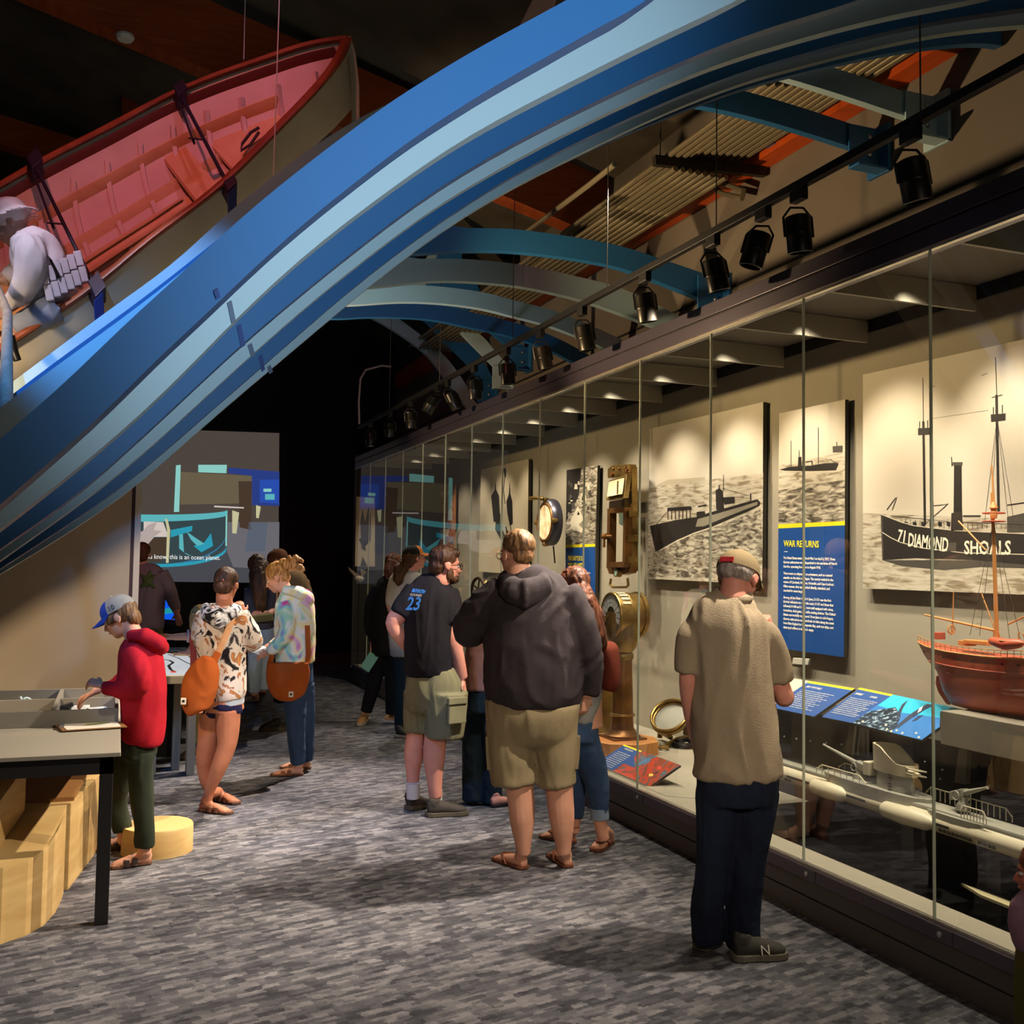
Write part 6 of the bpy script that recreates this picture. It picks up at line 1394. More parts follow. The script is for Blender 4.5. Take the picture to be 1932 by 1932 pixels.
# ---- woman with long auburn hair and brown backpack
p = Person(6.03, (1110, 1600), 'person with long wavy auburn hair, grey top, cropped jeans and flip-flops, behind the hoodie')
p.head((1082, 1108, 0), .225, -HR*.5+HF*.85, (1090, 1150, 0, .05))
p.loft(p.body, [(1092,1155,30,.08),(1092,1190,46,.1),(1093,1250,40,.1),(1093,1310,42,.11),(1092,1370,46,.12)])
p.limb(p.body, [(1060,1175,.05,15),(1052,1220,.1,14),(1050,1260,.2,12)]); p.limb(p.body, [(1122,1180,0,17),(1128,1230,.03,15),(1115,1250,.2,12)])
p.hand(p.J(1050,1262,.2), HF*.5-UP*.3, UP, .7, .85, 1); p.hand(p.J(1113,1251,.2), HF*.6-HR*.3, UP, .7, .85, -1)
p.limb(p.body, [(1080,1380,.05,26),(1085,1450,.1,22),(1083,1520,.12,17),(1082,1560,.12,12)]); p.limb(p.body, [(1100,1380,0,20),(1117,1450,0,16),(1129,1520,0,14),(1134,1562,0,12),(1140,1585,0,11)])
h1, t1 = fl0(1152, 1590), fl0(1108, 1616); h2, t2 = fl0(1084, 1592), fl0(1024, 1580)
p.foot(h1, h1+(t1-h1).normalized()*.235, ankle=p.J(1137, 1565)); p.foot(h2, h2+(t2-h2).normalized()*.235, ankle=p.J(1084, 1562, .12)); p.done(sk_fair)
p.garment('top', cloth('heather_grey', '#8a8a86'), [('T', [(1092,1152,24,.06),(1094,1172,44,.11),(1097,1210,44,.13),(1096,1260,44,.13),(1092,1310,42,.13),(1090,1358,42,.13)]), ('L', [(1120,1178,0,20),(1128,1215,.02,18),(1126,1245,.1,16)]), ('L', [(1062,1178,.05,18),(1054,1225,.12,16)])], fold=.008)
p.garment('jeans', den_blue, [('T', [(1088,1352,40,.13),(1088,1395,42,.13)]), ('L', [(1078,1390,.05,27),(1084,1450,.1,24),(1084,1520,.12,19),(1082,1540,.12,18)]), ('L', [(1100,1390,0,30),(1116,1440,0,27),(1128,1490,0,21),(1132,1535,0,15.5)])], fold=.006)
MB().sweep([p.J(1131,1524), p.J(1132,1544)], [.055, .054], 16).build('jeans_cuff', den_light, p.e, smooth=True)
for a_, b_ in ((h1, t1), (h2, t2)): sandal(p, a_, a_+(b_-a_).normalized()*.245, m_ff, m_fs, 'flip', .046)
W = lambda x, y, dd=0: p.J(x, y, dd)
p.hair(hr_red, (0, -.015, .04, .088, .1, .09), (0, -.06, -.04, .075, .06, .08), [('w', [W(1090,1110,-.06), W(1100,1140,-.10), W(1113,1175,-.12), W(1125,1200,-.12), W(1138,1222,-.10)], [.07,.085,.075,.06,.025]), ('w', [W(1065,1110,-.05), W(1062,1150,-.08)], [.05,.03]), ('w', [W(1100,1120,-.03), W(1125,1165,-.05), W(1136,1200,-.04)], [.05,.05,.02])], fold=.007, vox=.008, fs=30, fst=(1, 1, .3))
bp = empty('backpack', p.J(1145, 1300, -.08), 'rust brown backpack worn by the person with long auburn hair', 'backpack')
m_rust = cloth('rust_canvas', '#6b2f20', .1)
mb = MB(); p.loft(mb, [(1148,1212,10,.06,-.02),(1148,1222,18,.10,-.02),(1150,1255,20,.12,-.02),(1150,1285,20,.12,-.02),(1148,1300,16,.10,-.02)]); blob(mb, 'bag_body', m_rust, bp, .01, 2, .004)
mb = MB(); p.loft(mb, [(1162,1250,7,.08,-.02),(1163,1285,8,.09,-.02)]); blob(mb, 'front_pocket', m_rust, bp, .01, 2)
MB().sweep([p.J(1140,1220,-.02), p.J(1128,1185,-.03), p.J(1120,1180,.02), p.J(1118,1230,.12)], [(.018,.005)]*4, 8).build('strap', m_rust, bp, smooth=True)
# ---- man in black T-shirt and olive shorts
p = Person(6.94, (815, 1530), 'person with glasses, black printed T-shirt, olive cargo shorts and hiking shoes')
p.head((840, 1067, .0), .245, HR*.93+HF*.34-UP*.06, (828, 1108, 0, .065))
p.loft(p.body, [(824,1102,24,.07),(817,1140,44,.11),(812,1200,44,.15),(812,1260,44,.15),(820,1310,46,.14)])
p.limb(p.body, [(778,1128,-.02,20),(756,1156,-.04,18),(742,1176,-.05,15),(755,1200,-.02,14),(775,1225,.1,12)]); p.hand(p.J(776,1226,.1), HR*.8-UP*.3+HF*.3, HF, .7, 1, 1)
p.limb(p.body, [(844,1132,0,17),(849,1180,-.04,18),(856,1215,-.05,16),(866,1255,-.02,13),(872,1280,.0,11)]); p.hand(p.J(872,1281,0), -UP*.9+HR*.2, HR, .5, 1, 1)
p.limb(p.body, [(790,1330,.05,19),(785,1378,.05,17),(781,1420,.05,19),(779,1460,.05,13),(779,1495,.05,11)]); p.limb(p.body, [(835,1330,-.02,28),(823,1385,-.02,22),(819,1425,-.02,21),(820,1470,-.02,15),(822,1505,-.02,12)])
p.done(sk_rose)
m_bt = cloth('black_tee', '#1a171c', .06, .2)
p.garment('t_shirt', m_bt, [('T', [(829,1090,20,.07),(824,1100,34,.10),(820,1112,46,.12),(816,1135,56,.14),(814,1170,52,.155),(812,1210,49,.17),(811,1250,47,.17),(811,1272,46,.16)]),
    ('L', [(786,1116,0,24),(768,1138,-.03,23),(754,1160,-.05,20)]), ('L', [(842,1118,0,24),(848,1145,-.03,23),(850,1176,-.05,21)])], fold=.008, fs=9)
m_ol = cloth('olive_cotton', '#757054', .1, .3)
p.garment('cargo_shorts', m_ol, [('T', [(813,1266,48,.155),(818,1290,54,.16),(822,1312,57,.15),(823,1335,56,.11),(823,1345,50,.07)]), ('L', [(792,1305,.04,29),(788,1350,.05,26),(786,1380,.05,23)]), ('L', [(842,1305,-.03,40),(840,1350,-.03,38),(838,1389,-.03,35)])], vox=.010, fold=.009, fs=9)
MB().obox(p.J(862,1344,-.165), HR*.055+HF*.045, UP*.072, HF*.012-HR*.008).build('cargo_pocket', m_ol, p.e, bevel=.006)
MB().obox(p.J(862,1322,-.17), HR*.057+HF*.046, UP*.022, HF*.014-HR*.01).build('pocket_flap', m_ol, p.e, bevel=.005)
m_hk, m_hs = mat('hiking_shoe', '#3b3329', .8, bump=.3, bscale=150), mat('hiking_sole', '#544a38', .7); m_sock = cloth('white_sock', '#cfc4c0')
for hx, tx, x0_, y0_ in ((fl0(768,1528), fl0(806,1522), 779, 1492), (fl0(806,1541), fl0(880,1537), 822, 1505)):
    MB().sweep([p.J(x0_, y0_-14), p.J(x0_, y0_+14)], [.046, .043], 16).build('sock', m_sock, p.e, smooth=True); shoe(p, hx, tx, m_hk, m_hs, .052)
p.hair(hr_brown, (0, -.02, .048, .085, .096, .085), (0, -.055, -.012, .073, .055, .068), [('e', 0, .05, .085, .06, .045, .03)], fold=.004); p.glasses(); p.brows(hr_brown)
mb = MB(); mb.ell(p.P(0, .05, -.082), .052*p.hk, .052*p.hk, .036*p.hk, p.hax); mb.ell(p.P(0, .088, -.082), .022*p.hk, .014*p.hk, .022*p.hk, p.hax); mb.ell(p.P(0, .093, -.046), .022*p.hk, .007*p.hk, .005*p.hk, p.hax)
for q_ in (-1, 1): mb.ell(p.P(q_*.058, .02, -.055), .011*p.hk, .025*p.hk, .04*p.hk, p.hax)
blob(mb, 'beard', hr_brown, p.e, .006, 1, .002, 40)
def on_shirt(body, x0, y0, x1, y1, hp, m, dd, name='shirt_print', slant=0):
    a, b = p.J(x0, y0, dd), p.J(x1, y1, dd-.0); h = hp*p.k; X = (b-a).normalized(); Y = UP; Y = (Y-X*Y.dot(X)).normalized(); N = X.cross(Y)
    if N.dot(HF) > 0: N = -N
    o = text(body, h/.7, (0,0,0), (1,0,0), (0,1,0), name, m, None, off=0, bold=h*.03)
    xs = [v.co.x+o.location.x for v in o.data.vertices]; x0_, x1_ = min(xs), max(xs); sc = (b-a).length/(x1_-x0_); loc = o.location.copy(); tgt = [c_ for c_ in p.e.children if c_.name.startswith(('t_shirt', 'shirt', 'hoodie'))][0]
    ws = world_off(p.e); from_ = [v.co+loc for v in o.data.vertices]
    for v, q_ in zip(o.data.vertices, from_):
        w_ = a+X*((q_.x-x0_)*sc+q_.y*slant)+Y*q_.y
        d = (w_-EYEP).normalized(); hit = tgt.ray_cast(EYEP-ws, d)
        v.co = (hit[1]+V(hit[2])*(.0025+max(q_.z, 0)) if hit[0] else w_-ws)
    o.parent = p.e; o.location = (0, 0, 0); return o
bl_ink, wh_ink = mat('print_blue', '#3f8fe8', .6), mat('print_white', '#cfc8cc', .6)
try:
    bpy.context.view_layer.update()
    on_shirt('BOYATH', 777, 1117, 800, 1120, 6.5, bl_ink, -.2, slant=.35); on_shirt('GOONIES', 773, 1123.5, 795, 1126, 4.5, wh_ink, -.2, slant=.3); on_shirt('23', 765, 1150, 790, 1151, 24, bl_ink, -.2, slant=.2)
except Exception as ex: print('PRINT', ex)
# ---- man with cap and ponytail
p = Person(10.09, (755, 1388), 'person with orange and black cap and brown ponytail, looking up at the case')
p.head((782, 1053, 0), .24, HR*.85+HF*.4+UP*.15, (772, 1080, 0, .06))
p.loft(p.body, [(770,1078,24,.09),(767,1110,30,.12),(765,1160,27,.12),(764,1210,27,.12)])
p.limb(p.body, [(745,1095,0,11),(738,1140,-.03,10),(752,1170,.1,8)]); p.hand(p.J(753,1171,.1), HR, HF, .6, .9); p.limb(p.body, [(795,1095,0,11),(800,1130,.1,10),(805,1150,.25,8)]); p.hand(p.J(806,1150,.26), HR*.5+HF*.6, UP, .6, .9)
p.limb(p.body, [(757,1215,0,11),(758,1300,0,8),(758,1375,0,6)]); p.limb(p.body, [(772,1215,.1,11),(774,1300,.1,8),(776,1370,.1,6)]); p.done(sk_rose, .009)
p.garment('shirt', cloth('pale_heather', '#a39c90', .1), [('T', [(770,1074,16,.07),(769,1085,28,.11),(766,1115,33,.13),(764,1160,30,.14),(763,1200,30,.14),(764,1236,27,.13)]), ('L', [(748,1092,0,13),(741,1120,-.02,12),(738,1142,-.03,11)]), ('L', [(792,1092,0,13),(799,1125,.1,11),(804,1145,.24,9)])], fold=.007)
p.garment('trousers', den_dark and cloth('dark_teal_trousers', '#1f2c30'), [('T', [(764,1196,25,.12),(764,1225,26,.12)]), ('L', [(756,1220,0,16),(757,1290,0,13),(757,1378,0,12)]), ('L', [(773,1220,.1,15),(775,1290,.1,12),(777,1368,.1,11)])], fold=.006)
m_ds = mat('dark_shoe', '#2b2622', .7); shoe(p, fl0(748,1391), fl0(772,1393), m_ds, mat('white_sole', '#b9aea0', .6), .045)
shoe(p, p.J(774,1381,.1)*1.0 and V((fl0(774,1383).x, fl0(774,1383).y, 0)), fl0(797,1383), m_ds, mat('white_sole', ''), .045)
cp = p.cap(cloth('cap_black', '#1c1a1a'), cloth('cap_orange', '#b56a34'), front=cloth('cap_orange', ''), z=.05)
p.hair(hr_brown, (0, -.03, .02, .086, .09, .08), (0, -.06, -.02, .074, .055, .07), [('w', [p.J(766,1062,-.02), p.J(757,1075,-.06), p.J(753,1095,-.08), p.J(752,1110,-.08)], [.06,.075,.06,.02])], fold=.008, fs=18)
p.glasses()
# ---- person in black
p = Person(10.84, (715, 1362), 'person dressed all in black with tan shoes, at the far end of the case')
p.head((745, 1066, .1), .225, HR*.8+HF*.5, (742, 1094, .05, .05))
p.loft(p.body, [(738,1095,20,.09),(728,1130,25,.11),(722,1180,21,.11),(728,1225,25,.12)])
p.limb(p.body, [(715,1110,0,10),(700,1160,0,9),(706,1205,0,7),(703,1235,0,6)]); p.hand(p.J(703,1236,0), -UP-HR*.2, HR, .6, .85); p.limb(p.body, [(752,1110,.1,10),(760,1150,.15,8)])
p.limb(p.body, [(715,1235,0,14),(703,1290,0,11),(688,1345,0,7)]); p.limb(p.body, [(738,1235,0,14),(738,1290,0,11),(738,1345,0,7)]); p.done(sk_fair, .009)
m_blk = cloth('black_knit', '#0d0c0e', .05)
p.garment('sweater', m_blk, [('T', [(740,1090,14,.07),(736,1102,24,.11),(729,1135,30,.14),(722,1175,26,.14),(722,1205,24,.13)]), ('L', [(716,1108,0,14),(702,1140,0,13),(699,1180,0,12),(706,1208,0,9)])], fold=.006)
p.garment('trousers', m_blk, [('T', [(724,1195,23,.13),(726,1235,26,.13)]), ('L', [(716,1232,0,17),(706,1285,0,14),(691,1343,0,11)]), ('L', [(739,1232,0,16),(740,1290,0,13),(740,1346,0,12)])], fold=.006)
m_ts = mat('tan_shoe', '#b5875a', .7); shoe(p, fl0(692,1358), fl0(679,1370), m_ts, mat('white_sole', ''), .045); shoe(p, fl0(746,1364), fl0(726,1362), m_ts, mat('white_sole', ''), .045)
p.hair(hr_red, extra=[('w', [p.J(744,1060,.0), p.J(738,1080,-.03), p.J(735,1098,-.05)], [.07,.08,.03])], fold=.01)
br_ = MB().obox(p.J(697,1249,-.1), HR*.045-UP*.03, UP*.08+HR*.05, HF*.004).build('folded_brochure', mat('brochure_teal', '#5fa39c', .5), None, bevel=.002); tag(br_, 'teal and white folded brochure hanging from the hand of the person in black', 'brochure')
# ---- person hidden between the two big men
p = Person(7.23, (905, 1515), 'person in dusty pink top and wide dark jeans, mostly hidden behind the hoodie')
p.head((945, 1160, .1), .22, HR*.5+HF*.8, (935, 1192, .05, .05))
p.loft(p.body, [(925,1195,26,.09),(915,1240,30,.11),(910,1290,30,.12),(908,1330,34,.13)])
p.limb(p.body, [(900,1215,-.05,14),(893,1255,-.06,12),(903,1290,-.1,10),(925,1300,-.05,8)]); p.hand(p.J(926,1300,-.05), HR, HF, .6, .85); p.limb(p.body, [(950,1215,.1,14),(960,1260,.15,11)])
p.limb(p.body, [(893,1340,0,20),(892,1430,0,15),(890,1500,0,9)]); p.limb(p.body, [(925,1340,0,20),(928,1430,0,15),(930,1500,0,9)])
hh, tt = fl0(927,1523), fl0(956,1519); p.foot(hh, hh+(tt-hh).normalized()*.22, ankle=p.J(930, 1495)); p.foot(fl0(885,1512), fl0(905,1514)); p.done(sk_rose)
p.garment('top', cloth('dusty_pink', '#9c7468'), [('T', [(928,1190,20,.07),(920,1210,36,.12),(912,1250,36,.14),(908,1300,34,.14)]), ('L', [(902,1214,-.05,17),(895,1240,-.06,15)])], fold=.007)
p.garment('jeans', denim('inky_denim', '#18232b', '#22313a'), [('T', [(908,1296,33,.13),(908,1340,36,.14)]), ('L', [(893,1335,0,24),(893,1420,0,20),(892,1510,0,20)]), ('L', [(922,1335,0,24),(926,1420,0,20),(928,1512,0,20)])], fold=.007)
sandal(p, hh, hh+(tt-hh).normalized()*.23, m_ds, m_ds, 'one', .045)
p.hair(hr_brown)
# ---- woman in pastel tie-dye with orange bag
def tiedye(name, stops, sc, ds): return wrinkle(noisemat(name, stops, sc, 2.5, ds, (1, 1, 1), .9, bump=0, spec=.2))
p = Person(8.14, (550, 1460), 'person with messy blond bun, pastel tie-dye hoodie, jeans and brown sandals')
p.head((523, 1090, 0), .225, -HR*.86-UP*.42-HF*.08, (542, 1120, 0, .05))
p.loft(p.body, [(550,1125,26,.08),(556,1160,30,.10),(556,1210,28,.10),(556,1255,30,.12),(558,1290,32,.12)])
p.limb(p.body, [(540,1140,-.1,13),(541,1190,-.14,11),(525,1215,-.14,9),(506,1232,-.12,7)]); p.hand(p.J(505,1233,-.12), -HR*.85-UP*.2, -HF*.6+UP*.5, .7, .85)
p.limb(p.body, [(560,1142,.1,13),(545,1190,.12,11),(520,1215,.1,9),(503,1222,.06,7)]); p.hand(p.J(502,1222,.05), -HR*.85, UP, .6, .85, -1)
p.limb(p.body, [(556,1300,0,20),(560,1370,0,15),(560,1430,0,9)]); p.limb(p.body, [(570,1300,.12,20),(577,1370,.14,15),(578,1425,.16,9)])
h1, t1 = fl0(571, 1463), fl0(512, 1464); h2, t2 = fl0(585, 1451), fl0(520, 1449); n1, n2 = (t1-h1).normalized(), (t2-h2).normalized()
p.foot(h1, h1+n1*.235, ankle=p.J(561, 1430)); p.foot(h2, h2+n2*.235, ankle=p.J(579, 1426, .14)); p.done(sk_fair)
td = tiedye('pastel_tie_dye', [(.30, '#c9307e'), (.40, '#e6b0cc'), (.46, '#efe29a'), (.55, '#f0ebdf'), (.60, '#b4dcae'), (.65, '#84bfd4'), (.70, '#d94f98')], 4.6, 1.2)
p.garment('hoodie', td, [('T', [(546,1112,18,.07),(552,1128,32,.10),(556,1150,37,.125),(557,1180,38,.13),(557,1215,37,.135),(557,1248,36,.13)]), ('L', [(536,1138,-.08,17),(541,1170,-.12,16),(540,1195,-.14,14),(524,1216,-.14,12),(510,1230,-.12,9)]), ('L', [(562,1140,.08,16),(548,1190,.12,14),(522,1214,.1,11),(510,1220,.07,9)])], fold=.008)
hb = MB(); hb.sweep([p.J(535,1112,-.09), p.J(560,1116,-.10), p.J(582,1130,-.03), p.J(578,1124,.06), p.J(550,1112,.1)], [(.035,.03),(.05,.035),(.055,.05),(.05,.035),(.03,.03)], 14); hb.ell(p.J(576,1132,0), .07, .09, .07); blob(hb, 'hood', td, p.e, .01, 3, .004)
p.garment('jeans', den_blue, [('T', [(555,1240,34,.12),(556,1290,34,.13)]), ('L', [(555,1290,-.02,24),(558,1350,-.02,19),(560,1400,-.02,16),(561,1440,0,14)]), ('L', [(570,1290,.1,23),(576,1350,.12,18),(578,1400,.14,15),(579,1434,.15,13)])], fold=.006)
m_sb, m_ss = mat('cork_sole', '#6b4530', .8), mat('brown_leather', '#7a4a30', .6)
sandal(p, h1, h1+n1*.245, m_sb, m_ss, 'two', .046); sandal(p, h2, h2+n2*.245, m_sb, m_ss, 'two', .046)
p.hair(hairm('hair_streaked', '#6b4422', '#c9985c'), (0, -.02, .045, .084, .094, .084), (0, -.055, -.01, .07, .05, .06), [('e', .0, -.10, .075, .055, .055, .05), ('w', [p.J(545,1072,0), p.J(560,1052,.0), p.J(572,1060,.02)], [.04,.03,.012]), ('w', [p.J(548,1070,0), p.J(545,1048,.0)], [.03,.01]), ('w', [p.J(552,1068,0), p.J(568,1070,-.02), p.J(575,1078,-.02)], [.03,.02,.01])], fold=.008, fs=30)
p.brows(hr_dkbl)
def hobo(p, name, label, body, straps, tagp=None):
    m = m_or
    e = empty('shoulder_bag', p.J(*body[-1][:2], body[-1][4] if len(body[-1]) > 4 else 0), label, 'bag')
    mb = MB(); p.loft(mb, body); blob(mb, 'bag_body', m, e, .009, 2, .005, 9)
    for s_ in straps: MB().sweep([p.J(*q_[:3]) for q_ in s_[0]], [(s_[1], .004)]*len(s_[0]), 8, up=HR).build('strap', s_[2], e, smooth=True)
    if tagp: MB().obox(p.J(*tagp), HR*.018, UP*.022, HF*.002).build('bag_tag', mat('tag_white', '#e0d8c8', .5), e, bevel=.003); MB().obox(p.J(tagp[0], tagp[1], tagp[2]-.003), HR*.008, UP*.008, HF*.002).build('tag_logo', m_tr, e, bevel=.002)
    return e
m_or = cloth('rust_orange_canvas', '#a5521f', .1, .2)
hobo(p, '', 'burnt orange hobo bag with white tag, hanging in front of the tie-dye hoodie', [(543,1250,38,.03,-.20),(543,1268,40,.06,-.20),(543,1290,38,.075,-.20),(543,1312,28,.06,-.2),(543,1322,14,.03,-.2)], [([(508,1252,-.2),(514,1236,-.17)], .02, m_or), ([(580,1252,-.2),(582,1236,-.16),(580,1180,-.14)], .02, m_or)], (549, 1310, -.275))
pg = MB().obox(p.J(489,1226,-.08), HR*.05-UP*.02, HF*.05+UP*.03, UP*.002+HR*.001).build('paper_sheet', mat('paper', ''), None); tag(pg, 'small white paper held by the person in pastel tie-dye', 'paper')
# ---- woman in black and white tie-dye
p = Person(6.93, (410, 1525), 'person seen from behind in black, white and orange tie-dye hoodie and navy shorts')
p.head((427, 1104, .0), .225, HF*.98-UP*.22+HR*.1, (424, 1142, 0, .052))
p.loft(p.body, [(422,1145,28,.08),(420,1180,36,.10),(420,1240,32,.10),(422,1300,34,.12),(424,1340,36,.12)])
p.limb(p.body, [(455,1165,0,15),(472,1200,.02,13),(478,1214,.06,12),(470,1185,.14,10),(458,1160,.12,8)]); p.hand(p.J(457,1158,.12), UP*.9-HR*.25+HF*.1, HF*-.6+HR*.6, .8, .85)
p.limb(p.body, [(385,1168,0,15),(378,1210,.08,12),(392,1228,.22,10)]); p.hand(p.J(393,1229,.23), HF*.8-HR*.3, UP, .5, .85)
p.limb(p.body, [(398,1345,.03,23),(392,1400,.03,19),(387,1430,.04,17),(388,1470,.05,12),(400,1500,.06,9)]); p.limb(p.body, [(430,1340,-.03,24),(430,1380,-.03,21),(427,1410,-.04,17.5),(412,1450,-.05,15),(396,1490,-.03,10),(391,1512,-.02,9)])
h1, t1 = fl0(378, 1530), fl0(432, 1536); h2, t2 = fl0(405, 1509), fl0(452, 1519); n1, n2 = (t1-h1).normalized(), (t2-h2).normalized()
p.foot(h1, h1+n1*.235, ankle=p.J(391, 1505, -.02)); p.foot(h2, h2+n2*.235, ankle=p.J(399, 1495, .06)); p.done(sk_tan)
td = tiedye('tiger_tie_dye', [(.36, '#1e1a1c'), (.42, '#4c4340'), (.45, '#c4bab0'), (.57, '#cdbcae'), (.62, '#8a5a3a'), (.68, '#b87844'), (.76, '#c48a5c')], 5, 3.4)
p.garment('hoodie', td, [('T', [(418,1140,22,.07),(418,1152,38,.11),(417,1180,45,.13),(417,1220,44,.135),(420,1260,42,.135),(426,1300,37,.13),(428,1318,33,.12)]), ('L', [(450,1160,0,20),(468,1190,.02,19),(477,1212,.06,18),(470,1190,.14,14),(462,1172,.14,11)]), ('L', [(390,1162,0,20),(380,1200,.06,18),(388,1224,.18,14)])], fold=.010, fs=9)
hb = MB(); hb.sweep([p.J(388,1146,.03), p.J(392,1160,-.10), p.J(414,1170,-.16), p.J(438,1160,-.11), p.J(448,1146,.02)], [(.035,.03),(.05,.04),(.06,.045),(.05,.04),(.03,.03)], 14); hb.ell(p.J(414,1164,-.1), .1, .08, .06); blob(hb, 'hood', tiedye('tie_dye_black_white', [(.40, '#1b1a1e'), (.5, '#b9b8bc'), (.56, '#d8d6d6'), (.62, '#2a282c')], 10, 2), p.e, .01, 3, .006)
MB().sweep([p.J(428,1314), p.J(429,1328)], [(32*p.k, .118), (31*p.k, .115)], 28, up=HR).build('hem_band', cloth('pale_rib', '#a8adb4'), p.e, smooth=True)
p.garment('shorts', cloth('navy_nylon', '#1d1a38'), [('T', [(425,1322,33,.12),(424,1335,34,.125)]), ('L', [(406,1334,.02,21),(405,1352,.02,21)]), ('L', [(437,1332,-.02,20),(438,1346,-.02,20)])], fold=.004)
sandal(p, h1, h1+n1*.245, m_sb, m_ss, 'two', .047); sandal(p, h2, h2+n2*.245, m_sb, m_ss, 'two', .047)
p.hair(hr_brown, (0, -.015, .042, .083, .094, .086), (0, -.05, -.02, .07, .05, .06), [('e', 0, -.10, -.035, .035, .035, .04)], fold=.004, label=None)
hobo(p, '', 'burnt orange hobo bag with wide tan strap on the back of the tie-dye hoodie', [(396,1240,12,.03,-.19),(388,1262,27,.05,-.19),(378,1290,32,.06,-.19),(372,1318,30,.06,-.19),(370,1338,22,.05,-.19),(372,1345,14,.03,-.19)], [([(443,1154,-.10),(430,1190,-.165),(412,1232,-.19)], .022, cloth('tan_webbing', '#b98d66')), ([(412,1230,-.19),(400,1256,-.2)], .024, m_or)], (346, 1323, -.26))
# ---- boy in red hoodie
p = Person(5.67, (255, 1620), 'young person in red hoodie, blue and grey cap and green trousers, reaching into the bin')
p.head((226, 1164, 0), .22, -HR*.84-UP*.50-HF*.12, (256, 1206, 0, .048))
p.loft(p.body, [(262,1210,24,.07),(268,1250,28,.09),(270,1310,30,.10),(268,1370,32,.10),(262,1410,30,.10)])
p.limb(p.body, [(252,1228,-.09,15),(268,1270,-.13,13),(262,1302,-.13,12),(230,1302,-.10,11),(196,1296,-.06,8)]); p.hand(p.J(193,1293,-.06), -HR*.75+UP*.25-HF*.1, UP*.8-HF*.5, 1.0, .85)
p.limb(p.body, [(262,1228,.08,15),(250,1270,.16,12),(218,1288,.2,10),(190,1300,.2,8),(176,1306,.18,7.5)]); p.hand(p.J(173,1309,.17), -HR*.85-UP*.4, UP*.8-HR*.3-HF*.2, .75, .85, -1)
p.limb(p.body, [(262,1420,-.03,16),(267,1490,-.03,13),(272,1560,-.03,11),(273,1610,-.02,10)]); p.limb(p.body, [(247,1420,.08,16),(225,1475,.14,13),(223,1520,.2,11),(232,1590,.22,9)])
h1, t1 = fl0(284, 1629), fl0(232, 1636); h2, t2 = fl0(248, 1598), fl0(185, 1606); n1, n2 = (t1-h1).normalized(), (t2-h2).normalized()
p.foot(h1, h1+n1*.21, ankle=p.J(273, 1605, -.02)); p.foot(h2, h2+n2*.21, ankle=p.J(233, 1585, .24)); p.done(sk_fair)
m_rd = cloth('red_fleece', '#a31524', .08, .25)
p.garment('hoodie', m_rd, [('T', [(256,1200,20,.065),(260,1214,32,.09),(264,1240,40,.12),(268,1290,42,.13),(270,1340,40,.13),(270,1385,38,.13),(268,1400,36,.12)]), ('L', [(248,1228,-.08,20),(262,1262,-.13,19),(266,1292,-.14,18),(240,1303,-.12,15),(212,1300,-.08,12),(196,1297,-.06,10.5)]), ('L', [(262,1228,.08,18),(250,1265,.15,15),(222,1286,.19,12),(196,1298,.19,10)])], fold=.008, fs=9)
hb = MB(); hb.sweep([p.J(243,1200,-.06), p.J(272,1198,-.08), p.J(300,1216,-.05), p.J(304,1222,0), p.J(290,1206,.07), p.J(262,1196,.08)], [(.03,.03),(.045,.04),(.045,.05),(.045,.05),(.04,.04),(.025,.025)], 14); hb.sweep([p.J(290,1216,0), p.J(316,1230,0)], [.07, .008], 12); hb.ell(p.J(288,1220,0), .075, .08, .06); blob(hb, 'hood', m_rd, p.e, .01, 3, .003)
p.garment('trousers', cloth('dark_green_twill', '#2e3326', .12), [('T', [(262,1392,32,.11),(260,1425,31,.11)]), ('L', [(264,1420,-.03,25),(266,1470,-.03,22),(270,1530,-.03,19),(273,1570,-.03,18),(273,1596,-.02,18)]), ('L', [(248,1420,.08,25),(225,1475,.14,22),(222,1520,.2,19),(232,1566,.22,17)])], fold=.009)
sandal(p, h1, h1+n1*.22, m_sb, mat('dark_leather', '#3a2a22', .6), 'two', .045); sandal(p, h2, h2+n2*.22, m_sb, mat('dark_leather', ''), 'two', .045)
p.hair(hr_dkbl, (0, -.03, .02, .083, .088, .078), (0, -.065, -.03, .068, .045, .06), [('e', -.06, .035, .01, .02, .03, .03)], fold=.006, fs=20); p.brows(hr_dkbl)
cp = p.cap(cloth('cap_grey', '#8f8b84'), cloth('cap_royal', '#1f3f9a'), front=cloth('cap_royal', ''), z=.05)
bpy.context.view_layer.update()
c0, r_, f_, u_ = p.P(0, -.012, .038), *p.hax; k = p.hk
def on_cap(body, sx, yc, zc, size, m):
    o = text(body, size, (0,0,0), (1,0,0), (0,1,0), 'cap_number', m, None, off=0, align='CENTER'); loc = o.location.copy(); ws = world_off(p.e)
    for v in o.data.vertices:
        q_ = v.co+loc; yy, zz = yc+q_.x*(1 if sx > 0 else -1), zc+q_.y
        xx = .0885*math.sqrt(max(.05, 1-(yy/.106)**2))*max(.3, math.cos(math.asin(min(.95, max(0, zz)/.088))))**.8+.002+max(q_.z, 0)
        v.co = c0+(r_*sx*xx+f_*yy+u_*zz)*k-ws
    o.parent = cp; o.location = (0, 0, 0)
side = 1 if r_.dot(HF) < 0 else -1
on_cap('10', side, .012, .012, .045, mat('cap_ink', '#2a2430', .6))
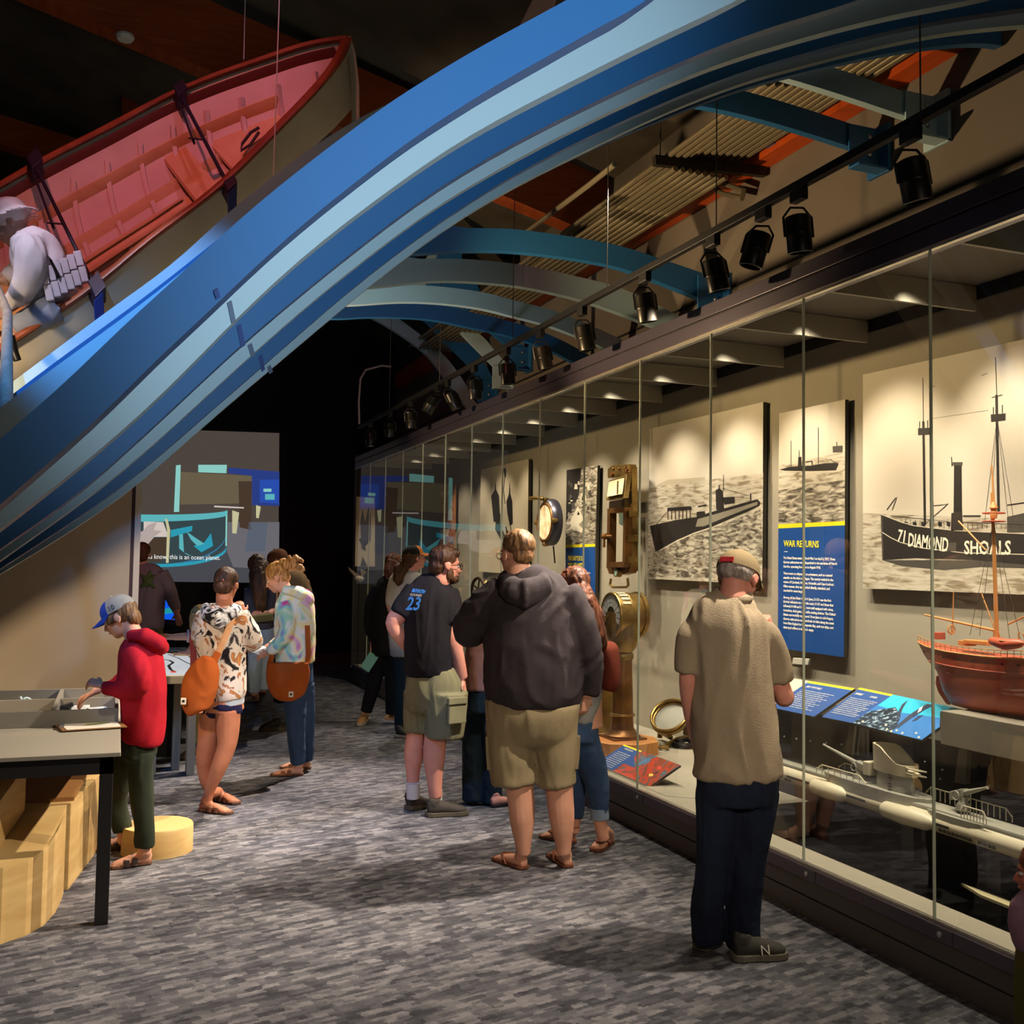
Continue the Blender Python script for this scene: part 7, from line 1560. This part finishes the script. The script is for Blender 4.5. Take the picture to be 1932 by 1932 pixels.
# ---- man in purple shirt
p = Person(10.9, (280, 1365), 'person in long-sleeved mauve shirt with green back print, half hidden by the cream wall edge')
p.head((268, 1046, 0), .24, -HR*.2+HF*.95, (270, 1072, 0, .06))
p.loft(p.body, [(272,1070,26,.1),(272,1110,32,.13),(272,1170,30,.13),(272,1210,30,.13)])
p.limb(p.body, [(305,1085,0,12),(320,1115,0,10),(330,1145,0,8),(334,1156,0,6.5)]); p.hand(p.J(334,1157,0), -UP*.9+HR*.2, -HF, .3, 1.0); p.limb(p.body, [(238,1085,0,12),(228,1130,.1,9)])
p.limb(p.body, [(258,1220,0,15),(258,1300,0,12),(258,1360,0,8)]); p.limb(p.body, [(288,1220,0,15),(288,1300,0,12),(288,1360,0,8)]); p.done(sk_rose, .009)
p.garment('shirt', cloth('mauve_jersey', '#8b7580', .08), [('T', [(270,1064,16,.08),(271,1076,34,.12),(272,1105,40,.15),(272,1150,37,.15),(273,1186,35,.15)]), ('L', [(302,1082,0,15),(317,1108,0,13),(327,1134,0,11),(333,1150,0,8)]), ('L', [(242,1082,0,15),(230,1120,.05,12)])], fold=.007)
p.garment('trousers', m_ol, [('T', [(273,1182,33,.14),(273,1220,34,.14)]), ('L', [(258,1215,0,17),(258,1290,0,14),(258,1368,0,13)]), ('L', [(289,1215,0,17),(289,1290,0,14),(289,1368,0,13)])], fold=.006)
shoe(p, p.loc+V((-.08,-.05,0)), p.loc+V((-.08,.2,0)), m_ds, m_hs); shoe(p, p.loc+V((.08,-.05,0)), p.loc+V((.08,.2,0)), m_ds, m_hs)
p.hair(hr_red, fold=.003)
mb = MB(); c_ = p.J(279, 1096, -.19); mb.ell(c_, .05, .012, .07); 
for a in (.6, 2.5, 3.8, 5.6): mb.sweep([c_, c_+(HR*math.cos(a)*.1+UP*math.sin(a)*.12)], [.03, .012], 8)
mb.ell(c_+UP*.085+HR*.02, .022, .012, .028); blob(mb, 'shirt_print', mat('print_green', '#5f6b3a', .7), p.e, .009, 1)
# ---- child in coral at the light table
p = Person(8.75, (382, 1420), 'child with blond hair in coral T-shirt reaching across the white map table')
p.head((378, 1166, 0), .20, -HR*.9-UP*.3+HF*.1, (380, 1192, 0, .04))
p.loft(p.body, [(380,1192,17,.06),(382,1230,20,.08),(384,1290,20,.08)])
p.limb(p.body, [(368,1200,0,9),(345,1201,-.04,7),(322,1202,-.05,6),(308,1200,-.05,5)]); p.hand(p.J(307,1200,-.05), -HR*.9-UP*.15, UP*.8+HF*.2, .5, .75)
p.limb(p.body, [(374,1208,.1,9),(358,1228,.12,7),(350,1232,.1,5)]); p.hand(p.J(349,1232,.1), -HR*.9, UP, .4, .75)
p.limb(p.body, [(376,1300,0,13),(376,1360,0,9),(376,1405,0,6)]); p.limb(p.body, [(392,1300,.05,13),(392,1360,.05,9),(392,1405,.05,6)]); p.done(sk_fair, .008)
p.garment('t_shirt', cloth('coral_jersey', '#c9503f'), [('T', [(380,1186,12,.05),(380,1198,20,.08),(382,1240,22,.10),(384,1295,23,.10)]), ('L', [(370,1199,0,12),(354,1200,-.02,11)])], fold=.005)
MB().sweep([p.J(356,1200,-.02), p.J(353,1200,-.025)], [.055,.055], 14).build('sleeve_band', m_sock, p.e, smooth=True)
p.garment('trousers', cloth('pale_yellow', '#c9b86a'), [('T', [(384,1288,21,.09),(384,1310,21,.09)]), ('L', [(376,1305,0,14),(376,1400,0,9)]), ('L', [(392,1305,.05,14),(392,1400,.05,9)])], fold=.004)
for dx_ in (-.04, .05): shoe(p, p.loc+V((dx_,-.0,0)), p.loc+V((dx_-.12,.05,0)), m_ts, mat('white_sole', ''), .035)
p.hair(hr_blond, (0, -.015, .042, .088, .098, .088), (0, -.05, -.03, .075, .06, .09), [('w', [p.J(372,1160,-.06), p.J(370,1182,-.07), p.J(371,1196,-.06)], [.06,.055,.02])], fold=.008)
# ---- girl with long brown hair holding a tablet
p = Person(9.6, (485, 1322), 'person with long straight brown hair and light jeans holding a folder')
p.head((487, 1070, 0), .215, -HR*.45+HF*.3-UP*.6, (494, 1098, 0, .048))
p.loft(p.body, [(494,1100,22,.08),(494,1130,25,.1),(494,1175,22,.1),(494,1215,24,.1)])
p.limb(p.body, [(474,1112,-.02,10),(471,1145,-.06,8),(485,1162,-.16,7)]); p.hand(p.J(486,1162,-.16), HR*.8-HF*.3, -UP, .8, .8); p.limb(p.body, [(514,1112,.05,10),(514,1145,.0,8),(506,1160,-.12,7)]); p.hand(p.J(505,1160,-.12), -HR*.5-HF*.4, -UP, .8, .8, -1)
p.limb(p.body, [(484,1220,0,13),(480,1270,0,10),(478,1308,0,6)]); p.limb(p.body, [(503,1220,.05,13),(500,1270,.05,10),(497,1300,.05,6)])
h1, t1 = fl0(488, 1322), fl0(462, 1324); p.foot(h1, h1+(t1-h1).normalized()*.22, ankle=p.J(479,1305)); h2, t2 = fl0(503, 1312), fl0(480, 1313); p.foot(h2, h2+(t2-h2).normalized()*.22, ankle=p.J(497,1298,.05)); p.done(sk_fair, .009)
p.garment('top', cloth('slate_knit', '#3b3a44'), [('T', [(493,1095,14,.06),(494,1106,26,.10),(494,1140,27,.12),(493,1185,24,.12)]), ('L', [(474,1112,-.02,13),(471,1140,-.05,11),(480,1158,-.13,9)])], fold=.006)
p.garment('jeans', den_light, [('T', [(493,1180,24,.11),(493,1220,25,.12)]), ('L', [(484,1215,0,16),(481,1265,0,13),(479,1306,0,11)]), ('L', [(503,1215,.05,15),(501,1265,.05,12),(499,1300,.05,10)])], fold=.006)
sandal(p, h1, h1+(t1-h1).normalized()*.23, mat('tan_shoe', ''), m_ts, 'two', .042)
p.hair(hr_brown, (0, -.015, .042, .086, .098, .088), (0, -.05, -.03, .075, .06, .09), [('w', [p.J(487,1062,-.08), p.J(486,1085,-.13), p.J(489,1115,-.17), p.J(491,1145,-.18), p.J(492,1152,-.18)], [.06,.075,.07,.045,.02])], fold=.008, fst=(1, 1, .2))
fo = MB().obox(p.J(496,1166,-.2), HR*.09+UP*.012, HF*.05-UP*.03, UP*.006+HF*.004).build('paper_folder', mat('folder_khaki', '#7d7a4a', .6), None, bevel=.002); tag(fo, 'khaki folder of papers held by the person with long brown hair', 'folder')
# ---- man in brown cap behind
p = Person(10.4, (540, 1322), 'person in brown cap and tan shirt behind the messy blond bun')
p.head((524, 1060, 0), .24, -HR*.75-HF*.4-UP*.35, (540, 1086, 0, .06))
p.loft(p.body, [(545,1088,24,.1),(548,1130,28,.12),(546,1180,26,.12),(544,1215,26,.12)])
p.limb(p.body, [(572,1100,.05,11),(578,1140,.02,9),(560,1160,-.15,7)]); p.hand(p.J(559,1160,-.15), -HR, UP, .6, .9); p.limb(p.body, [(520,1100,-.05,11),(512,1135,-.12,9),(522,1160,-.25,7)])
p.limb(p.body, [(532,1220,0,15),(530,1280,0,11),(529,1318,0,7)]); p.limb(p.body, [(556,1220,0,15),(556,1280,0,11),(556,1318,0,7)]); p.done(sk_rose, .009)
p.garment('shirt', cloth('tan_cotton', '#7f6546'), [('T', [(542,1080,16,.08),(545,1092,32,.12),(548,1125,36,.15),(546,1180,32,.15),(545,1200,31,.15)]), ('L', [(570,1098,.05,14),(578,1130,.02,12),(572,1150,-.08,10)]), ('L', [(522,1098,-.05,14),(513,1130,-.12,12)])], fold=.007)
p.garment('trousers', den_dark, [('T', [(544,1194,30,.14),(544,1225,31,.14)]), ('L', [(532,1220,0,17),(530,1280,0,13),(529,1325,0,12)]), ('L', [(557,1220,0,17),(557,1280,0,13),(557,1325,0,12)])], fold=.006)
shoe(p, V((p.loc.x-.06, p.loc.y, 0)), V((p.loc.x-.26, p.loc.y-.08, 0)), m_ds, m_hs); shoe(p, V((p.loc.x+.12, p.loc.y+.03, 0)), V((p.loc.x-.08, p.loc.y-.05, 0)), m_ds, m_hs)
p.hair(hr_brown, (0, -.03, .02, .083, .088, .078)); p.cap(cloth('cap_brown', '#5f3a26'), cloth('cap_brown', ''), z=.05); p.brows(hr_brown)
# ---- toddler at the right edge
p = Person(3.1, (1975, 2130), 'toddler in lilac fleece and olive trousers, cut by the right picture edge')
p.head((1968, 1648, 0), .175, -HR*.75-UP*.1+HF*.5, (1970, 1700, 0, .035))
p.loft(p.body, [(1966,1700,36,.05),(1965,1740,44,.07),(1965,1800,44,.07),(1966,1850,46,.08)])
p.limb(p.body, [(1935,1715,0,20),(1930,1770,-.0,17),(1945,1810,.06,14)]); p.hand(p.J(1946,1812,.07), HF*.5-UP*.5, -HR, .6, .5); p.limb(p.body, [(2000,1715,0,20),(2010,1770,0,17)])
p.limb(p.body, [(1950,1860,0,30),(1950,1980,0,24),(1950,2090,0,17)]); p.limb(p.body, [(1990,1860,0,30),(1990,1980,0,24),(1990,2090,0,17)]); p.done(skinm('skin_child', '#c9765c', '#d6846a'), .0065)
p.garment('fleece', cloth('lilac_fleece', '#a88296', .08, .5), [('T', [(1962,1682,30,.045),(1962,1702,44,.07),(1962,1740,52,.085),(1962,1775,50,.085),(1963,1788,44,.08)]), ('L', [(1936,1708,0,26),(1930,1745,0,25),(1936,1782,.04,22)])], vox=.008, fold=.004)
p.garment('trousers', cloth('olive_velour', '#6f6a34'), [('T', [(1964,1780,42,.075),(1964,1850,46,.08),(1966,1890,46,.08)]), ('L', [(1948,1880,0,32),(1948,1980,0,28),(1948,2090,0,24)]), ('L', [(1992,1880,0,32),(1992,1980,0,28),(1992,2090,0,24)])], vox=.009, fold=.005)
for dx_ in (-.04, .04): shoe(p, p.loc+HR*dx_-HF*.02, p.loc+HR*(dx_-.02)+HF*.1, m_ts, mat('white_sole', ''), .03)
p.hair(hairm('hair_ginger', '#6b3418', '#a05a30'), (0, -.014, .042, .084, .096, .086), (0, -.05, -.01, .07, .05, .06), fold=.003, vox=.006); p.brows(hr_red)
# ---- mannequin crewman in the boat, oar
p = Person(5.75, (70, 610), 'mannequin crewman in white oilskins, sou\'wester hat and cork vest, seated in the boat', kind='mannequin')
p.head((22, 425, 0), .23, -HR*.75-UP*.55-HF*.2, (45, 455, 0, .05))
p.loft(p.body, [(55,450,28,.08),(72,490,36,.10),(95,540,40,.11),(105,580,42,.12)])
p.limb(p.body, [(50,460,-.14,18),(60,510,-.2,15),(40,550,-.24,13),(14,574,-.2,9)]); p.hand(p.J(13,575,-.2), -HR*.5-UP*.6, HR*.5-HF*.5, 1.1, .95)
p.limb(p.body, [(60,460,.1,18),(40,510,.12,15),(5,530,.05,12)]); p.hand(p.J(4,530,.05), -HR, UP, 1.0, .95)
p.limb(p.body, [(100,585,-.1,24),(60,600,-.14,20),(30,622,-.12,15)]); p.limb(p.body, [(105,585,.1,24),(70,590,.15,20),(45,615,.15,15)]); p.done(skinm('mannequin_skin', '#b08a80', '#c09a90'))
m_oil = cloth('white_oilskin', '#c9c4c8', .06, .2)
p.garment('coat', m_oil, [('T', [(48,445,24,.08),(62,465,42,.13),(76,500,46,.15),(92,540,46,.15),(100,575,44,.15)]), ('L', [(48,458,-.12,26),(58,490,-.18,27),(52,530,-.22,24),(30,560,-.23,18),(16,572,-.2,13)]), ('L', [(62,458,.08,24),(42,505,.12,20),(12,528,.06,14)])], fold=.012, fs=9)
hb = MB(); r_, f_, u_ = p.hax; hb.ell(p.P(0, -.02, .06), .098, .108, .095, p.hax); hb.lathe([(.10,0),(.17,-.05),(.175,-.055),(.10,.01)], p.P(0, -.03, .05), u_-f_*.15, 28); blob(hb, 'souwester_hat', m_oil, p.e, .008, 2, .004)
m_ck = cloth('cork_block', '#b9b4bc', .05, .2)
for row in range(2):
    for k_ in range(6):
        a_ = p.J(84+k_*13+row*9, 532-k_*7+row*30-8, -.18+k_*.03); MB().obox(a_, HR*.0175+UP*.006+HF*.008, UP*.043-HR*.012, (HF-HR*.3)*.022).build('cork_block', m_ck, p.e, bevel=.006)
MB().sweep([p.J(82,532,-.2), p.J(110,520,-.14), p.J(142,508,-.02), p.J(150,505,.1)], [(.009,.004)]*4, 6).build('vest_strap', m_tr, p.e)
MB().sweep([p.J(62,455,-.13), p.J(95,490,-.17), p.J(112,522,-.15)], [(.012,.004)]*3, 6).build('vest_strap', m_tr, p.e)
p.garment('trousers', cloth('pale_blue_oilskin', '#8a93a8'), [('L', [(105,580,-.1,27),(70,596,-.14,25),(35,615,-.12,20)]), ('L', [(108,580,.1,27),(75,590,.15,24),(48,612,.15,18)])], fold=.008)
a_, b_, c_ = atY(-25, 500, 6.0), atY(14, 590, 5.72), atY(10, 900, 4.52)
o = MB().sweep([a_, b_, b_.lerp(c_, .5), c_], [.022, .024, .028, .032], 14).build('oar', noisemat('weathered_oar', [(.3, '#8f8478'), (.7, '#a89c90')], 5, 4, 1, (6, 6, 1), .7), None, smooth=True); tag(o, 'weathered wooden oar held by the mannequin and dipping in front of the wave', 'oar')
o = MB().sweep([atY(22, 636, 5.9), atY(27, 665, 5.85), atY(33, 680, 5.85)], [.018,.022,.02], 10).build('oarlock', m_tr, None, smooth=True); tag(o, 'black oarlock on the near boat rail beside the oar', 'oarlock')
# ------------------------------------------------------------------ light
w = bpy.data.worlds.new('world'); SC.world = w; w.use_nodes = True
w.node_tree.nodes['Background'].inputs[0].default_value = lin('#8a8078'); w.node_tree.nodes['Background'].inputs[1].default_value = .035
# spots in the case roof that wash the back wall and the deck
for i, y in enumerate([2.4+.86*k for k in range(14)]):
    k_ = 1 if y < 11 else .45
    spot((3.75, y, 3.2), (4.5, y, 1.6), 85*k_, '#ffedd6', 80, .8, .05)
    spot((3.40, y+.3, 3.2), (3.8, y+.3, .4), 120*k_, '#fff0d8', 84, .8, .03)
# warm pools on the carpet
for (x, y, z, tx, ty, p_, an) in ((3.08, 3.5, 3.3, .7, 4.7, 420, 66), (3.08, 5.2, 3.3, .6, 6.0, 800, 64), (2.9, 9.2, 4.4, .8, 7.7, 1300, 40), (2.4, 8.4, 5.0, 0, 6.1, 1100, 30), (3.0, 5.9, 4.2, 1.0, 5.2, 350, 50), (2.9, 11.2, 4.3, 1.2, 9.2, 350, 46)):
    spot((x, y, z), (tx, ty, 0), p_, '#fff0dc', an, .7, .03)
# coloured stage light for the wave and boat, plus added fills for people
spot((-1.0, 4.6, 5.8), (.35, 6.9, 4.2), 150, '#ff8088', 60, .7, .05)
spot((.4, 4.9, 6.4), (.3, 7.0, 4.6), 45, '#d0a0e8', 50, .7, .05)
spot((-1.3, 5.0, 5.2), (-.38, 5.75, 3.6), 210, '#efe6ff', 34, .7, .05)
spot((-.9, 3.3, 4.3), (-.05, 4.9, 3.05), 400, '#58a8ff', 40, .6, .05)
spot((.7, -1.0, 1.3), atD(730, 300, 2.2), 300, '#cfe8ff', 38, 1, .1)
spot((.9, -1.6, 3.3), (2.45, 4.7, 1.1), 420, '#ffe9d2', 24, .8, .1)  # added front fill on the beige shirt and charcoal hoodie
spot((1.5, 7.5, 1.9), (2.6, 10, 3.9), 50, '#dfe9f4', 80, .7, .1)
spot((.95, -.5, 2.15), (1.0, 7.8, 1.15), 420, '#ffeeda', 17, .8, .08)  # added narrow fill for the tie-dye hoodies and orange bags
spot((.6, .6, 2.0), (2.05, 2.55, 1.0), 40, '#ffe0c8', 30, .8, .08)  # added spot to brighten the toddler, no fixture there
# wash on the upper wall and cream partition, then an added front fill
spot((1.3, 6.45, 3.0), (4.5, 5.6, 4.4), 300, '#ffd9a4', 90, .6, .04)
spot((.4, 9.5, 3.0), (4.5, 9.5, 4.3), 220, '#ffd9a4', 90, .6, .04)
spot((-1.8, 4.2, 3.2), (-.6, 8.0, 1.3), 420, '#ffe0b8', 66, .8, .1)
area((1.2, -2.5, 3.6), (1.8, 5.0, 1.0), 24, '#f6e8d8', 3, 2)  # soft fill added behind the camera, stands for no fixture
SC.view_settings.exposure = .2
